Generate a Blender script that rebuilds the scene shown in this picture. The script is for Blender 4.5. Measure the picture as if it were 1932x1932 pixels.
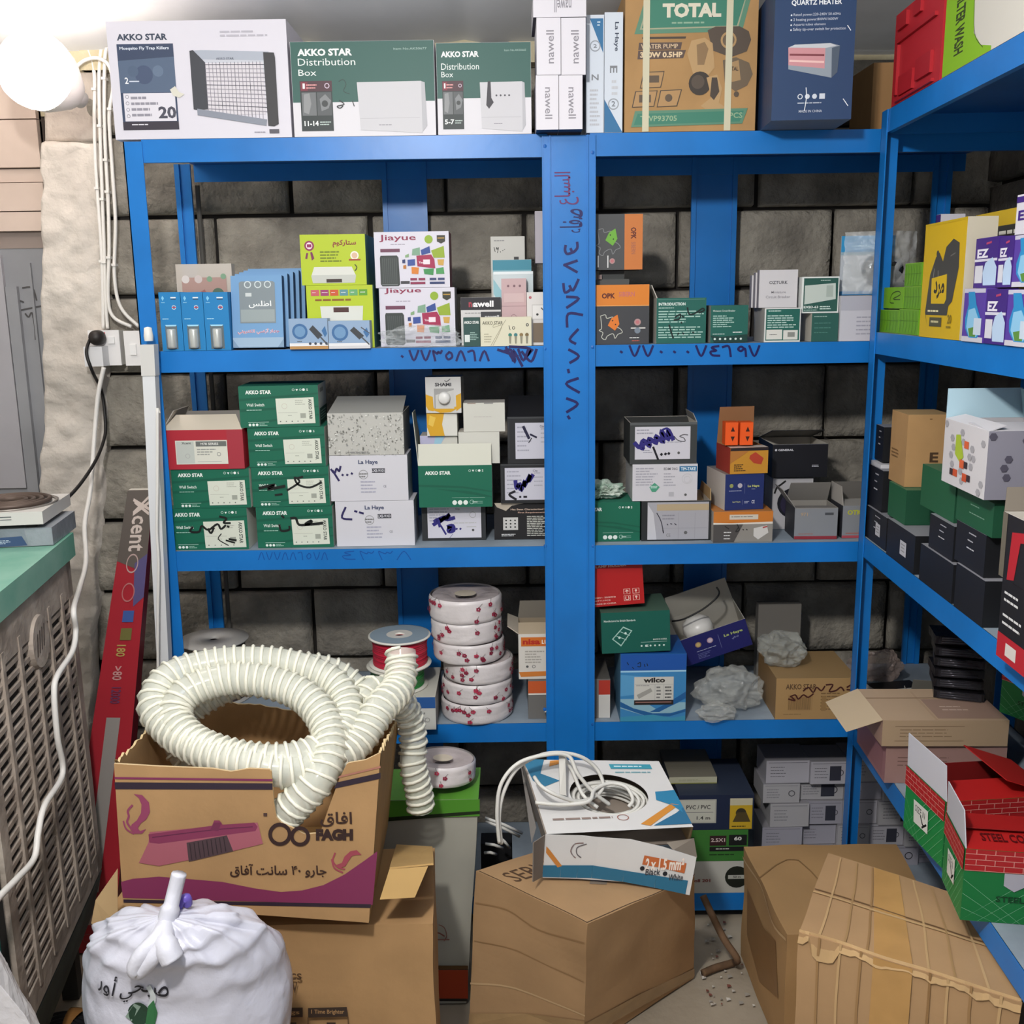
import bpy, bmesh, math, random
from math import sin, cos, tan, pi, radians as R
from mathutils import Vector as V, Matrix, noise
random.seed(7)
SC = bpy.context.scene
for _o in list(bpy.data.objects): bpy.data.objects.remove(_o)
COL = SC.collection

# ------------------------------------------------------------------ camera
FP, CY, CH = 1935.0, -2.3, 1.52            # focal length in pixels of a 1932 px frame, camera y, eye height
PITCH, ROLL = R(11.66), R(.83)
_f = V((0, cos(PITCH), -sin(PITCH))); _r0 = V((1, 0, 0)); _d0 = _f.cross(_r0)
_x = cos(ROLL) * _r0 + sin(ROLL) * _d0; _d = -sin(ROLL) * _r0 + cos(ROLL) * _d0
cam = bpy.data.cameras.new('camera'); cam.sensor_width = 36; cam.lens = 36 * FP / 1932
cam.clip_start = .02
co = bpy.data.objects.new('camera', cam); COL.objects.link(co)
co.matrix_world = Matrix(((_x.x, -_d.x, -_f.x, 0), (_x.y, -_d.y, -_f.y, CY), (_x.z, -_d.z, -_f.z, CH), (0, 0, 0, 1)))
SC.camera = co

# ------------------------------------------------------------------ light and exposure
SC.view_settings.view_transform = 'Standard'; SC.view_settings.look = 'None'
SC.view_settings.gamma = 1; SC.view_settings.use_curve_mapping = False
SC.view_settings.exposure = -0.04
SC.cycles.use_denoising = True
SC.cycles.max_bounces = 8; SC.cycles.transparent_max_bounces = 16
wd = bpy.data.worlds.new('world'); SC.world = wd; wd.use_nodes = True
bg = wd.node_tree.nodes['Background']; bg.inputs[0].default_value = (.90, .95, 1, 1); bg.inputs[1].default_value = .5
def lamp(name, loc, power, size, col=(1, 1, 1)):
    l = bpy.data.lights.new(name, 'POINT'); l.energy = power; l.shadow_soft_size = size; l.color = col
    o = bpy.data.objects.new(name, l); COL.objects.link(o); o.location = loc; return o
lamp('shop_lamp', (-.3, -1.92, 2.16), 108, .06, (1, .97, .93))

def at(px, py, Y):                          # the point of the plane y = Y seen at a photo pixel
    d = _x * ((px - 966) / FP) + _d * ((py - 966) / FP) + _f
    return V((0, CY, CH)) + d * ((Y - CY) / d.y)
def atz(px, py, Z):
    d = _x * ((px - 966) / FP) + _d * ((py - 966) / FP) + _f
    return V((0, CY, CH)) + d * ((Z - CH) / d.z)
def atp(px, py, p, n):
    d = _x * ((px - 966) / FP) + _d * ((py - 966) / FP) + _f; c = V((0, CY, CH))
    return c + d * ((V(p) - c).dot(n) / d.dot(n))

# ------------------------------------------------------------------ materials
def lin(h):
    h = h.lstrip('#')
    if len(h) == 3: h = ''.join(c * 2 for c in h)
    return tuple(((c / 12.92) if c <= .04045 else ((c + .055) / 1.055) ** 2.4) for c in (int(h[i:i + 2], 16) / 255 for i in (0, 2, 4))) + (1,)
_M = {}
def mat(hexc, rough=.55, metal=0, noise_=0., scale=30., bump=0., bscale=60., trans=0, alpha=1, key=None, col2=None, emit=0, spec=.4):
    k = (hexc, rough, metal, noise_, scale, bump, bscale, trans, alpha, col2, emit)
    if k in _M: return _M[k]
    m = bpy.data.materials.new('m' + hexc.strip('#')); m.use_nodes = True; nt = m.node_tree
    b = nt.nodes['Principled BSDF']; c = lin(hexc)
    b.inputs['Base Color'].default_value = c; b.inputs['Roughness'].default_value = rough
    b.inputs['Metallic'].default_value = metal; b.inputs['Alpha'].default_value = alpha
    b.inputs['Transmission Weight'].default_value = trans
    b.inputs['Specular IOR Level'].default_value = spec
    if emit: b.inputs['Emission Color'].default_value = c; b.inputs['Emission Strength'].default_value = emit
    if noise_ or bump: tc = nt.nodes.new('ShaderNodeTexCoord')
    if noise_:
        n = nt.nodes.new('ShaderNodeTexNoise'); n.inputs['Scale'].default_value = scale; n.inputs['Detail'].default_value = 6
        nt.links.new(tc.outputs['Object'], n.inputs['Vector'])
        rp = nt.nodes.new('ShaderNodeValToRGB'); rp.color_ramp.elements[0].position = .32; rp.color_ramp.elements[1].position = .68
        c2 = lin(col2) if col2 else tuple(min(1, v * (1 + noise_)) for v in c[:3]) + (1,)
        c1 = c if col2 else tuple(v * (1 - noise_) for v in c[:3]) + (1,)
        rp.color_ramp.elements[0].color = c1; rp.color_ramp.elements[1].color = c2
        nt.links.new(n.outputs['Fac'], rp.inputs[0]); nt.links.new(rp.outputs[0], b.inputs['Base Color'])
    if bump:
        n2 = nt.nodes.new('ShaderNodeTexNoise'); n2.inputs['Scale'].default_value = bscale; n2.inputs['Detail'].default_value = 5
        nt.links.new(tc.outputs['Object'], n2.inputs['Vector'])
        bp = nt.nodes.new('ShaderNodeBump'); bp.inputs['Strength'].default_value = bump; bp.inputs['Distance'].default_value = .01
        nt.links.new(n2.outputs['Fac'], bp.inputs['Height']); nt.links.new(bp.outputs[0], b.inputs['Normal'])
    _M[k] = m; return m
def pap(h): return h if not isinstance(h, str) else mat(h, .5)
KRAFT = mat('#b08a5c', .8, 0, .10, 9, .05, 40)
KRAFT2 = mat('#a9805a', .8, 0, .10, 7, .05, 40)
KDARK = mat('#7d5f40', .85, 0, .1, 9)
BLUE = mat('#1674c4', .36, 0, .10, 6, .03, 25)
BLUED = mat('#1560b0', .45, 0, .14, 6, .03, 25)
DUST = mat('#8e9aa6', .75, 0, .18, 9, .05, 60)
CONC = mat('#77726a', .95, 0, .4, 9, 1.0, 50, col2='#a8a296')
CONCD = mat('#2b2826', .95)
PLAST = mat('#bdb5ac', .95, 0, .4, 6, .9, 28, col2='#dcd4ca')
CLEAR = mat('#eef1f2', .18, 0, 0, 1, .5, 45, 0, .30)
FILM = mat('#dfe4e6', .12, 0, 0, 1, .3, 60, 0, .16)
INK = '#15131f'; INKB = '#2a2078'

# ------------------------------------------------------------------ text
_T = {}; _AR = {}
_c = 0xFE80
for _l, _n in zip('ءآأؤإئابةتثجحخدذرزسشصضطظعغفقكلمنهوىي', (1, 2, 2, 2, 2, 4, 2, 4, 2, 4, 4, 4, 4, 4, 2, 2, 2, 2, 4, 4, 4, 4, 4, 4, 4, 4, 4, 4, 4, 4, 4, 4, 4, 2, 2, 4)):
    _AR[_l] = (_c, _n); _c += _n
def ar(s):                                   # joined Arabic letter forms in display order
    out = []
    for i, ch in enumerate(s):
        if ch not in _AR: out.append(ch); continue
        c, n = _AR[ch]
        prev = i > 0 and s[i - 1] in _AR and _AR[s[i - 1]][1] == 4
        nxt = n == 4 and i + 1 < len(s) and s[i + 1] in _AR and s[i + 1] != 'ء'
        out.append(chr(c + (3 if prev and nxt else 2 if nxt else 1 if prev and n > 1 else 0)))
    words = ''.join(out).split(' ')
    return ' '.join(w if w[:1].isdigit() else w[::-1] for w in words[::-1])
def text_mesh(s, bold):
    if (s, bold) in _T: return _T[(s, bold)]
    t = s if not any(ch in _AR for ch in s) else ar(s)
    c = bpy.data.curves.new('t', 'FONT'); c.body = t; c.resolution_u = 2; c.offset = .018 * bold
    o = bpy.data.objects.new('t', c); COL.objects.link(o)
    me = bpy.data.meshes.new_from_object(o.evaluated_get(bpy.context.evaluated_depsgraph_get()))
    bpy.data.objects.remove(o); bpy.data.curves.remove(c)
    vs = [v.co.copy() for v in me.vertices]; fs = [tuple(p.vertices) for p in me.polygons]
    bpy.data.meshes.remove(me)
    x0 = min(v.x for v in vs); x1 = max(v.x for v in vs); y0 = min(v.y for v in vs); y1 = max(v.y for v in vs)
    r = ([((v.x - x0) / (x1 - x0), (v.y - y0) / (y1 - y0)) for v in vs], fs)
    _T[(s, bold)] = r; return r

# ------------------------------------------------------------------ mesh builder
class MB:
    def __init__(s): s.v = []; s.f = []; s.m = []; s.ms = []; s.layer = 0
    def mi(s, m):
        m = pap(m)
        if m not in s.ms: s.ms.append(m)
        return s.ms.index(m)
    def add(s, vs, fs, m):
        b = len(s.v); s.v += [V(v) for v in vs]; k = s.mi(m)
        for f in fs: s.f.append(tuple(i + b for i in f)); s.m.append(k)
    def poly(s, pts, m): s.add(pts, [tuple(range(len(pts)))], m)
    def hexa(s, c, m, faces='BTFKLR'):         # eight corners: bottom fl fr br bl, top fl fr br bl
        q = {'B': (0, 3, 2, 1), 'T': (4, 5, 6, 7), 'F': (0, 1, 5, 4), 'R': (1, 2, 6, 5), 'K': (2, 3, 7, 6), 'L': (3, 0, 4, 7)}
        for k in faces: s.add([c[i] for i in q[k]], [(0, 1, 2, 3)], m[k] if isinstance(m, dict) else m)
    def box(s, x0, x1, y0, y1, z0, z1, m, ch=0, faces='BTFKLR'):
        s.hexa([(x0, y0, z0), (x1, y0, z0), (x1, y1, z0), (x0, y1, z0), (x0, y0, z1), (x1, y0, z1), (x1, y1, z1), (x0, y1, z1)], m, faces)
    def slab(s, pts, th, m, m2=None):           # a planar outline given thickness th along its own normal
        n = V((0, 0, 0)); p = [V(q) for q in pts]
        for i in range(len(p)): n += p[i].cross(p[(i + 1) % len(p)])
        n.normalize(); k = len(p)
        s.add(p, [tuple(range(k))], m); q = [a - n * th for a in p]
        s.add(q, [tuple(reversed(range(k)))], m2 or m)
        for i in range(k):
            j = (i + 1) % k; s.add([p[j], p[i], q[i], q[j]], [(0, 1, 2, 3)], m2 or m)
    def tube(s, path, r, m, seg=8, closed=False, caps=True):
        p = [V(a) for a in path]; n = len(p); rings = []; up = None
        for i in range(n):
            if closed: t = p[(i + 1) % n] - p[i - 1]
            else: t = p[min(i + 1, n - 1)] - p[max(i - 1, 0)]
            t.normalize()
            if up is None:
                up = V((0, 0, 1)) if abs(t.z) < .9 else V((1, 0, 0))
            a = (up - t * up.dot(t)); a.normalize(); b = t.cross(a); up = a
            rr = r[i] if isinstance(r, (list, tuple)) else r
            rings.append([p[i] + (a * cos(2 * pi * k / seg) + b * sin(2 * pi * k / seg)) * rr for k in range(seg)])
        vs = [v for g in rings for v in g]; fs = []
        for i in range(n if closed else n - 1):
            j = (i + 1) % n
            for k in range(seg): l = (k + 1) % seg; fs.append((i * seg + k, i * seg + l, j * seg + l, j * seg + k))
        if caps and not closed: fs += [tuple(reversed(range(seg))), tuple((n - 1) * seg + k for k in range(seg))]
        s.add(vs, fs, m)
    def lathe(s, prof, m, seg=32, c=(0, 0, 0), arc=None):
        vs = []; fs = []; n = len(prof)
        for k in range(seg):
            a = 2 * pi * k / seg
            for r, z in prof: vs.append((c[0] + r * cos(a), c[1] + r * sin(a), c[2] + z))
        for k in range(seg):
            l = (k + 1) % seg
            for i in range(n - 1): fs.append((k * n + i, l * n + i, l * n + i + 1, k * n + i + 1))
        s.add(vs, fs, m)
    def grid(s, fn, nu, nv, m, flip=False):
        vs = [fn(i / nu, j / nv) for j in range(nv + 1) for i in range(nu + 1)]; fs = []
        for j in range(nv):
            for i in range(nu):
                a = j * (nu + 1) + i; q = (a, a + 1, a + nu + 2, a + nu + 1)
                fs.append(q[::-1] if flip else q)
        s.add(vs, fs, m)
    # printing: every mark goes through mp(u, v, lift) onto a surface; asp = width / height of that surface
    def marks(s, specs, mp, asp=1.0):
        for d in specs:
            s.layer += 1; o = .0004 + .00003 * s.layer; k = d[0]
            if k == 'r':
                _, a, b, c, e, m = d; s.poly([mp(a, e, o), mp(c, e, o), mp(c, b, o), mp(a, b, o)], m)
            elif k == 'p': s.poly([mp(u, v, o) for u, v in d[1]], d[2])
            elif k == 'c':
                _, u, v, r, m = d[:5]; n = 20
                s.poly([mp(u + r * cos(2 * pi * i / n), v - r * asp * sin(2 * pi * i / n), o) for i in range(n)], m)
            elif k == 'o':                        # ring
                _, u, v, r, w, m = d; n = 24; q = []
                for i in range(n):
                    for rr in (r, r - w): q.append(mp(u + rr * cos(2 * pi * i / n), v - rr * asp * sin(2 * pi * i / n), o))
                s.add(q, [(2 * i, (2 * i + 2) % (2 * n), (2 * i + 3) % (2 * n), 2 * i + 1) for i in range(n)], m)
            elif k == 't':
                _, t, a, b, c, e, m = d[:7]; rot = d[7] if len(d) > 7 else 0; bold = d[8] if len(d) > 8 else 1
                tv, tf = text_mesh(t, bold); q = []
                for x, y in tv:
                    if rot == 90: x, y = y, 1 - x        # reads downwards
                    elif rot == -90: x, y = 1 - y, x
                    elif rot == 180: x, y = 1 - x, 1 - y
                    q.append(mp(a + (c - a) * x, e + (b - e) * y, o))
                s.add(q, tf, m)
            elif k == 'l':                        # pen stroke, width as a fraction of the surface's height
                _, pts, w, m = d
                if len(pts) > 2: pts = [(q.x, q.y) for q in smooth_path([(u, v, 0) for u, v in pts], 4)]
                P = [V((u * asp, v)) for u, v in pts]; n = len(P); q = []
                for i in range(n):
                    t = P[min(i + 1, n - 1)] - P[max(i - 1, 0)]
                    if t.length < 1e-9: t = V((1, 0))
                    t.normalize(); nn = V((-t.y, t.x)) * w * .5
                    e = t * w * .4 * (-1 if i == 0 else 1 if i == n - 1 else 0)
                    for sg in (1, -1): z = P[i] + e + nn * sg; q.append(mp(z.x / asp, z.y, o))
                s.add(q, [(2 * i, 2 * i + 2, 2 * i + 3, 2 * i + 1) for i in range(n - 1)], m)
            elif k == 'g':                        # small print: n lines too fine to read
                _, a, b, c, e, n, m = d; rnd = random.Random(int(a * 991 + b * 313 + n)); st = (e - b) / n
                for i in range(n):
                    x = a + (c - a) * rnd.uniform(.55, 1); y = b + st * (i + .2); h = min(st * .45, .03)
                    u = a
                    while u < x:
                        z = min(x, u + (c - a) * rnd.uniform(.08, .25)); s.poly([mp(u, y + h, o), mp(z, y + h, o), mp(z, y, o), mp(u, y, o)], m); u = z + (c - a) * .025
    def build(s, name, parent=None, smooth=False, bevel=0, loc=None, sub=0):
        me = bpy.data.meshes.new(name); me.from_pydata([tuple(v) for v in s.v], [], s.f)
        for m in s.ms: me.materials.append(m)
        me.polygons.foreach_set('material_index', s.m)
        if smooth: me.polygons.foreach_set('use_smooth', [True] * len(s.f))
        me.update(); o = bpy.data.objects.new(name, me); COL.objects.link(o)
        if parent: o.parent = parent
        if loc: o.location = loc
        if bevel:
            b = o.modifiers.new('bevel', 'BEVEL'); b.width = bevel; b.segments = 2; b.limit_method = 'ANGLE'; b.angle_limit = R(50)
        if sub:
            b = o.modifiers.new('sub', 'SUBSURF'); b.levels = sub; b.render_levels = sub
        return o
def tag(o, label, cat, group=None):
    o['label'] = label; o['category'] = cat
    if group: o['group'] = group
    return o
def thing(name, label, cat, loc=(0, 0, 0), rz=0, group=None):
    o = bpy.data.objects.new(name, None); o.empty_display_size = .05; COL.objects.link(o)
    o.location = loc; o.rotation_euler = (0, 0, rz); return tag(o, label, cat, group)
def struct(o): o['kind'] = 'structure'; return o
def smooth_path(pts, n=8, closed=False):
    P = [V(p) for p in pts]; out = []; k = len(P)
    for i in range(k if closed else k - 1):
        if closed: a, b, c, d = P[i - 1], P[i], P[(i + 1) % k], P[(i + 2) % k]
        else: a, b, c, d = P[max(i - 1, 0)], P[i], P[i + 1], P[min(i + 2, k - 1)]
        for j in range(n):
            t = j / n
            out.append(.5 * (2 * b + (c - a) * t + (2 * a - 5 * b + 4 * c - d) * t * t + (3 * b - a - 3 * c + d) * t ** 3))
    if not closed: out.append(P[-1])
    return out

def crinkle(p, seed):                       # sharp folds of thin film, about -1 .. 1
    d = noise.voronoi(p + V((seed, seed * .7, 0)))[0]; e = noise.voronoi(p * 2.3 + V((0, seed, seed)))[0]
    return 1 - 2.2 * (d[1] - d[0]) + .5 - 1.0 * (e[1] - e[0])
# a carton that has been handled: eight corners, faces subdivided and gently buckled
def soft(b, c, m, amp=.006, n=14, seed=0, faces='BTFKLR', fq=7):
    c = [V(p) for p in c]; q = {'B': (3, 2, 1, 0), 'T': (4, 5, 6, 7), 'F': (0, 1, 5, 4), 'R': (1, 2, 6, 5), 'K': (2, 3, 7, 6), 'L': (3, 0, 4, 7)}
    def disp(p): return V((noise.noise(p * fq + V((seed, 0, 0))), noise.noise(p * fq + V((0, seed + 9, 0))), noise.noise(p * fq + V((0, 0, seed + 5))) * .7)) * amp
    def mapper(f):
        a, e, g, h = (c[i] for i in q[f]); nn = (e - a).cross(h - a).normalized()
        return lambda u, v, o=0: (lambda p: p + disp(p) + nn * o)((a + (e - a) * u) * v + (h + (g - h) * u) * (1 - v))
    for f in faces:
        mp = mapper(f); b.grid(lambda u, v: mp(u, 1 - v), n, n, m[f] if isinstance(m, dict) else m)
    return mapper

# ------------------------------------------------------------------ cartons
class Bx: pass
def facemap(f, w, d, h):
    k = lambda x: min(max(x, .002), .998)
    if f == 'F': return (lambda u, v, o: V((k(u) * w, -o, h * (1 - k(v))))), w / h
    if f == 'R': return (lambda u, v, o: V((w + o, k(u) * d, h * (1 - k(v))))), d / h
    if f == 'L': return (lambda u, v, o: V((-o, d * (1 - k(u)), h * (1 - k(v))))), d / h
    if f == 'T': return (lambda u, v, o: V((k(u) * w, d * (1 - k(v)), h + o))), w / d
    if f == 'B': return (lambda u, v, o: V((u * w, d * v, -o))), w / d
def gbox(name, label, cat, P, ang, w, d, h, col, marks=(), parts=(), flaps=(), inner='#c9c3b8', openb=False, group=None, tilt=(0, 0), body='carton', bev=.0015):
    """a carton standing at P (front left bottom corner), front face turned by ang; parts = printed labels, flaps = open lids"""
    P = V(P); P.z += .0007; h -= .0007
    b = Bx(); b.w, b.d, b.h, b.P, b.ang = w, d, h, V(P), ang; b.top = P[2] + h
    multi = bool(parts or flaps)
    m = MB(); cd = {k: pap(col.get(k, col['*'])) for k in 'BTFKLR'} if isinstance(col, dict) else {k: pap(col) for k in 'BTFKLR'}
    if openb:
        t = .002
        m.box(0, w, 0, d, 0, h, cd, faces='BFKLR')
        m.box(t, w - t, t, d - t, .004, h, inner, faces='')
        i = pap(inner); a = (t, w - t, t, d - t)
        m.add([(a[0], a[2], .003), (a[1], a[2], .003), (a[1], a[3], .003), (a[0], a[3], .003), (a[0], a[2], h), (a[1], a[2], h), (a[1], a[3], h), (a[0], a[3], h)],
              [(0, 1, 2, 3), (1, 0, 4, 5), (2, 1, 5, 6), (3, 2, 6, 7), (0, 3, 7, 4)], i)
        m.add([(0, 0, h), (w, 0, h), (w, d, h), (0, d, h), (t, t, h), (w - t, t, h), (w - t, d - t, h), (t, d - t, h)], [(0, 1, 5, 4), (1, 2, 6, 5), (2, 3, 7, 6), (3, 0, 4, 7)], i)
    else: m.box(0, w, 0, d, 0, h, cd)
    md = marks if isinstance(marks, dict) else {'F': marks}
    for f, sp in md.items():
        mp, asp = facemap(f, w, d, h); m.marks(sp, mp, asp)
    if multi:
        root = thing(name, label, cat, P, ang, group); o = m.build(body, root, bevel=0 if openb else bev)
    else:
        root = o = tag(m.build(name, bevel=0 if openb else bev), label, cat, group); o.location = P; o.rotation_euler = (0, 0, ang)
    root.rotation_euler = (tilt[0], tilt[1], ang)
    for p in parts:
        nm, f, sp = p[:3]; q = MB(); q.layer = 6 + len(md.get(f, ())); mp, asp = facemap(f, w, d, h); q.marks(sp, mp, asp); c = q.build(nm, root)
        if len(p) > 3: c['label'] = p[3]
    for fl in flaps:                              # (edge, angle from upright tipping outwards, length, outer colour, inner colour[, end taper])
        e, a, L, co_, ci = fl[:5]; tp = fl[5] if len(fl) > 5 else .0
        A, B, out = {'F': ((0, 0), (w, 0), (0, -1)), 'K': ((w, d), (0, d), (0, 1)), 'L': ((0, d), (0, 0), (-1, 0)), 'R': ((w, 0), (w, d), (1, 0))}[e]
        A = V((*A, h)); B = V((*B, h)); dr = V((out[0] * sin(a), out[1] * sin(a), cos(a))) * L; ax = (B - A)
        q = MB(); q.slab([A + ax * .004, B - ax * .004, B - ax * (.004 + tp) + dr, A + ax * (.004 + tp) + dr], .0015, co_, ci); q.build('flap', root)
    b.root = root; return b
def fbox(name, label, cat, px, Y, d, rest, col, marks=(), ang=0, **k):
    """px = left, top, right, bottom of the front face in the photograph; Y = its distance plane; rest = height it stands on"""
    x0, y0, x1, y1 = px; a = at(x0, y1, Y); b = at(x1, y1, Y); t = at((x0 + x1) / 2, y0, Y)
    if rest is None: rest = (a.z + b.z) / 2
    return gbox(name, label, cat, (a.x, Y, rest), ang, b.x - a.x, d, t.z - rest, col, marks, **k)

# ================================================================== the room
YW = .43                                     # face of the back wall
def block_wall(name, w, h, ox, oz, m, seed):
    """rough concrete blocks in running bond, in the plane y = 0 facing -y"""
    rnd = random.Random(seed); b = MB(); bw, bh, g = .40, .2, .003
    row = 0; z = oz
    while z < h:
        x = ox - (row % 2) * .2
        while x < w:
            if x + bw > ox:
                dx, dy = rnd.uniform(-.004, .004), rnd.uniform(-.006, .006); sd = rnd.uniform(0, 90)
                x0, x1, z0, z1 = max(x + g + rnd.uniform(0, .006), ox), x + bw - g, z + g + rnd.uniform(0, .004), z + bh - g
                z1 = min(z1, h)
                def fn(u, v, x0=x0, x1=x1, z0=z0, z1=z1, dy=dy, sd=sd):
                    if 0 < u < 1: u = .012 + .976 * (u * 18 - 1) / 16
                    if 0 < v < 1: v = .025 + .95 * (v * 9 - 1) / 7
                    X, Z = x0 + (x1 - x0) * u, z0 + (z1 - z0) * v
                    e = min(u, 1 - u) * (x1 - x0); q = min(v, 1 - v) * (z1 - z0); k = min(e, q)
                    n = noise.noise(V((X * 9, Z * 9, sd))) * .006 + noise.noise(V((X * 34, Z * 34, sd))) * .003
                    return (X, dy + n + (.03 if k < 1e-6 else .003 if k < .006 else 0), Z)
                b.grid(fn, 18, 9, m)
            x += bw
        z += bh; row += 1
    b.poly([(ox, .035, oz), (w, .035, oz), (w, .035, h), (ox, .035, h)], CONCD)
    return struct(b.build(name, smooth=True))
zj = at(300, 706, YW).z % .2 - .2
wb = block_wall('wall_back', 1.5, 2.10, -1.16, zj, CONC, 3); wb.location = (0, YW, 0)
fl = MB(); FLOOR = mat('#857a6a', .9, 0, .3, 3, .3, 30, col2='#a89c8a')
fl.grid(lambda u, v: (-2.6 + 4.4 * u, -3.6 + 4.3 * v, noise.noise(V((u * 9, v * 9, 2))) * .004 - .004), 60, 60, FLOOR)
struct(fl.build('floor', smooth=True))
ce = MB(); CEIL = mat('#e4e7ea', .7, 0, .1, 2.5, .15, 8)
def ceil_z(x, y): return 2.215 + .2 * (-y) + .012 * noise.noise(V((x * 2.5, y * 3, 1)))  # steep slope, shaped so the sheet catches more lamp light
ce.grid(lambda u, v: (-2.6 + 4.4 * u, .75 - 3.6 * v, ceil_z(-2.6 + 4.4 * u, .75 - 3.6 * v) + (.008 * (1 - abs(((u * 4.4 * 2.6) % 1) * 2 - 1)) ** 6)), 220, 24, CEIL, True)
struct(ce.build('ceiling', smooth=True))
# the right-hand wall behind the side rack, turned a little off square
AZ = R(2.68); P0 = at(1668, 214, -.045); TH = -(pi / 2 + AZ); WN = V((cos(AZ), -sin(AZ), 0)); WU = V((-sin(AZ), -cos(AZ), 0))
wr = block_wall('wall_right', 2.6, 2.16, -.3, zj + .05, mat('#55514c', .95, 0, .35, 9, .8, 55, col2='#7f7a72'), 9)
wr.rotation_euler = (0, 0, TH); q = V((P0.x, P0.y, 0)) + WN * .42 - WU * .2; wr.location = q
# left side wall, out of the frame beyond the door
lw = MB(); lw.box(-2.36, -2.3, -3.2, .5, 0, 2.2, PLAST); struct(lw.build('wall_left'))
# stones wedged on top of the wall
STONE = mat('#b9ae90', .95, 0, .25, 8, .6, 40, col2='#cfc6aa')
for n_, (a, b_, c, d) in enumerate([(96, 36, 176, 60), (150, 52, 218, 90), (812, 16, 892, 78), (780, 70, 906, 92), (556, 66, 600, 90), (960, 70, 1010, 90)]):
    p = at(a, d, YW - .03); q = at(c, b_, YW - .03); s_ = MB()
    s_.box(p.x, q.x, YW - .03 - .004 * n_, YW + .1, min(p.z, 2.09), q.z, STONE); struct(s_.build('trim_%d' % (n_ + 1), bevel=.006))
s_ = MB(); s_.box(-1.4, 1.6, YW + .06, YW + .12, 2.0, 2.3, STONE); struct(s_.build('trim_9'))
# rough plaster on the door jamb
def jamb(u, v):
    px = 78 + (205 - 60 * abs(v - .35) - 78) * u; py = 262 + 1290 * v
    p = at(px, py, YW - .012); e = min(u, 1 - u, v, 1 - v)
    n = noise.noise(p * 7) * .02 + noise.noise(p * 26) * .009
    p.x += .012 * noise.noise(p * 15 + V((5, 0, 0))) if .01 < u < .99 or u >= .99 else 0
    p.y += (.035 if e < 1e-6 else 0) + n - .004; return p
j = MB(); j.grid(jamb, 26, 150, PLAST); struct(j.build('trim_7', smooth=True))
def jamb2(u, v):
    px = 78 + 122 * u; py = 40 + 230 * v; p = at(px, py, YW - .006); e = min(u, 1 - u, v, 1 - v)
    p.y += (.03 if e < 1e-6 else 0) + noise.noise(p * 8) * .008 + noise.noise(p * 30) * .006; return p
j = MB(); j.grid(jamb2, 20, 40, mat('#a79c93', .95, 0, .3, 7, .8, 30, col2='#c8bdb2')); struct(j.build('trim_8', smooth=True))
# the door at the far left: boarded panel above, grey metal leaf below
DP = mat('#c4b2a6', .75, 0, .1, 4); DG = mat('#8f9094', .6, .1, .18, 3, .05, 8)
d1 = MB(); YD = YW + .03
def dl(px, py, Y=YD): return at(px, py, Y)
xr = dl(92, 600).x + .02; xl = -2.25
zz = [dl(40, y).z for y in (-60, 128, 226, 318, 345, 400, 438)]
for i in range(6):
    f = .012 if i == 3 else 0
    d1.box(xl, xr, YD + f, YD + .03, zz[i + 1] + .003, zz[i], DP)
d1.box(xl, xr, YD + .018, YD + .05, zz[6] - .04, zz[0], mat('#8d8079', .8))
d1.box(xl - .3, xr + .3, YD + .09, YD + .11, 0, 2.2, mat('#3a3633', .9))  # dark backing added to stop world light showing past the door edge
root = struct(d1.build('door_1', bevel=.003))
d2 = MB(); zt = dl(40, 466).z; d2.box(xl, xr, YD + .02, YD + .05, .05, zt, DG)
x1 = dl(25, 700).x; d2.box(x1, x1 + .03, YD + .006, YD + .02, .08, zt - .1, DG)
x2 = dl(22, 700).x; d2.box(xl, x2, YD + .008, YD + .03, dl(20, 922).z, zt - .02, mat('#a5a3a8', .6, .1, .1, 3))
x3 = dl(70, 700).x; d2.box(x3, x3 + .006, YD + .012, YD + .02, .1, zt - .04, DG)
PENG = mat('#4c4a4a', .7); mpd = lambda u, v, o: at(u, v, YD + .019 - o)
d2.layer = 2
d2.marks([('l', [(18, 572), (16, 560), (44, 570)], 3, PENG), ('l', [(19, 560), (30, 552)], 3, PENG), ('l', [(43, 543), (61, 543), (69, 566)], 3, PENG), ('l', [(35, 586), (84, 576)], 3, PENG),
          ('l', [(48, 592), (54, 598), (60, 590), (65, 612), (67, 640)], 3, PENG), ('l', [(62, 598), (66, 590)], 3, PENG)], mpd)
d2.build('door_leaf', root, bevel=.003)

# ================================================================== blue racks
def pen(b, mp, strokes, w, m):
    for s_ in strokes: b.marks([('l', s_, w, m)], mp)
GL = {'7': [[(0, 0), (.5, 1), (1, 0)]], '8': [[(0, 1), (.5, 0), (1, 1)]], '0': [[(.45, .55), (.55, .62)]], '1': [[(.5, 0), (.55, 1)]],
      '6': [[(0, .1), (.6, .02), (.8, 1)]], '3': [[(1, 0), (.85, .25), (.6, .1), (.5, .3), (.2, .12), (.0, .05), (.25, 1)]],
      '4': [[(.9, 0), (.2, .15), (.7, .45), (.1, .55), (.3, .9), (1, .95)]], '9': [[(.9, .3), (.5, .05), (.2, .3), (.5, .5), (.9, .25), (1, 1)]],
      '5': [[(.5, .15), (.15, .5), (.4, .9), (.85, .65), (.75, .25), (.5, .15)]], '2': [[(0, 0), (.15, 1)], [(.0, .1), (.4, .25), (.8, 0)]]}
def digits(s, x0, y0, x1, y1, dy=0):
    out = []; w = (x1 - x0) / len(s)
    for i, c in enumerate(s):
        for st in GL.get(c, []): out.append([(x0 + w * (i + .12 + .74 * a), y0 + (y1 - y0) * b + dy * i) for a, b in st])
    return out
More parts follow.
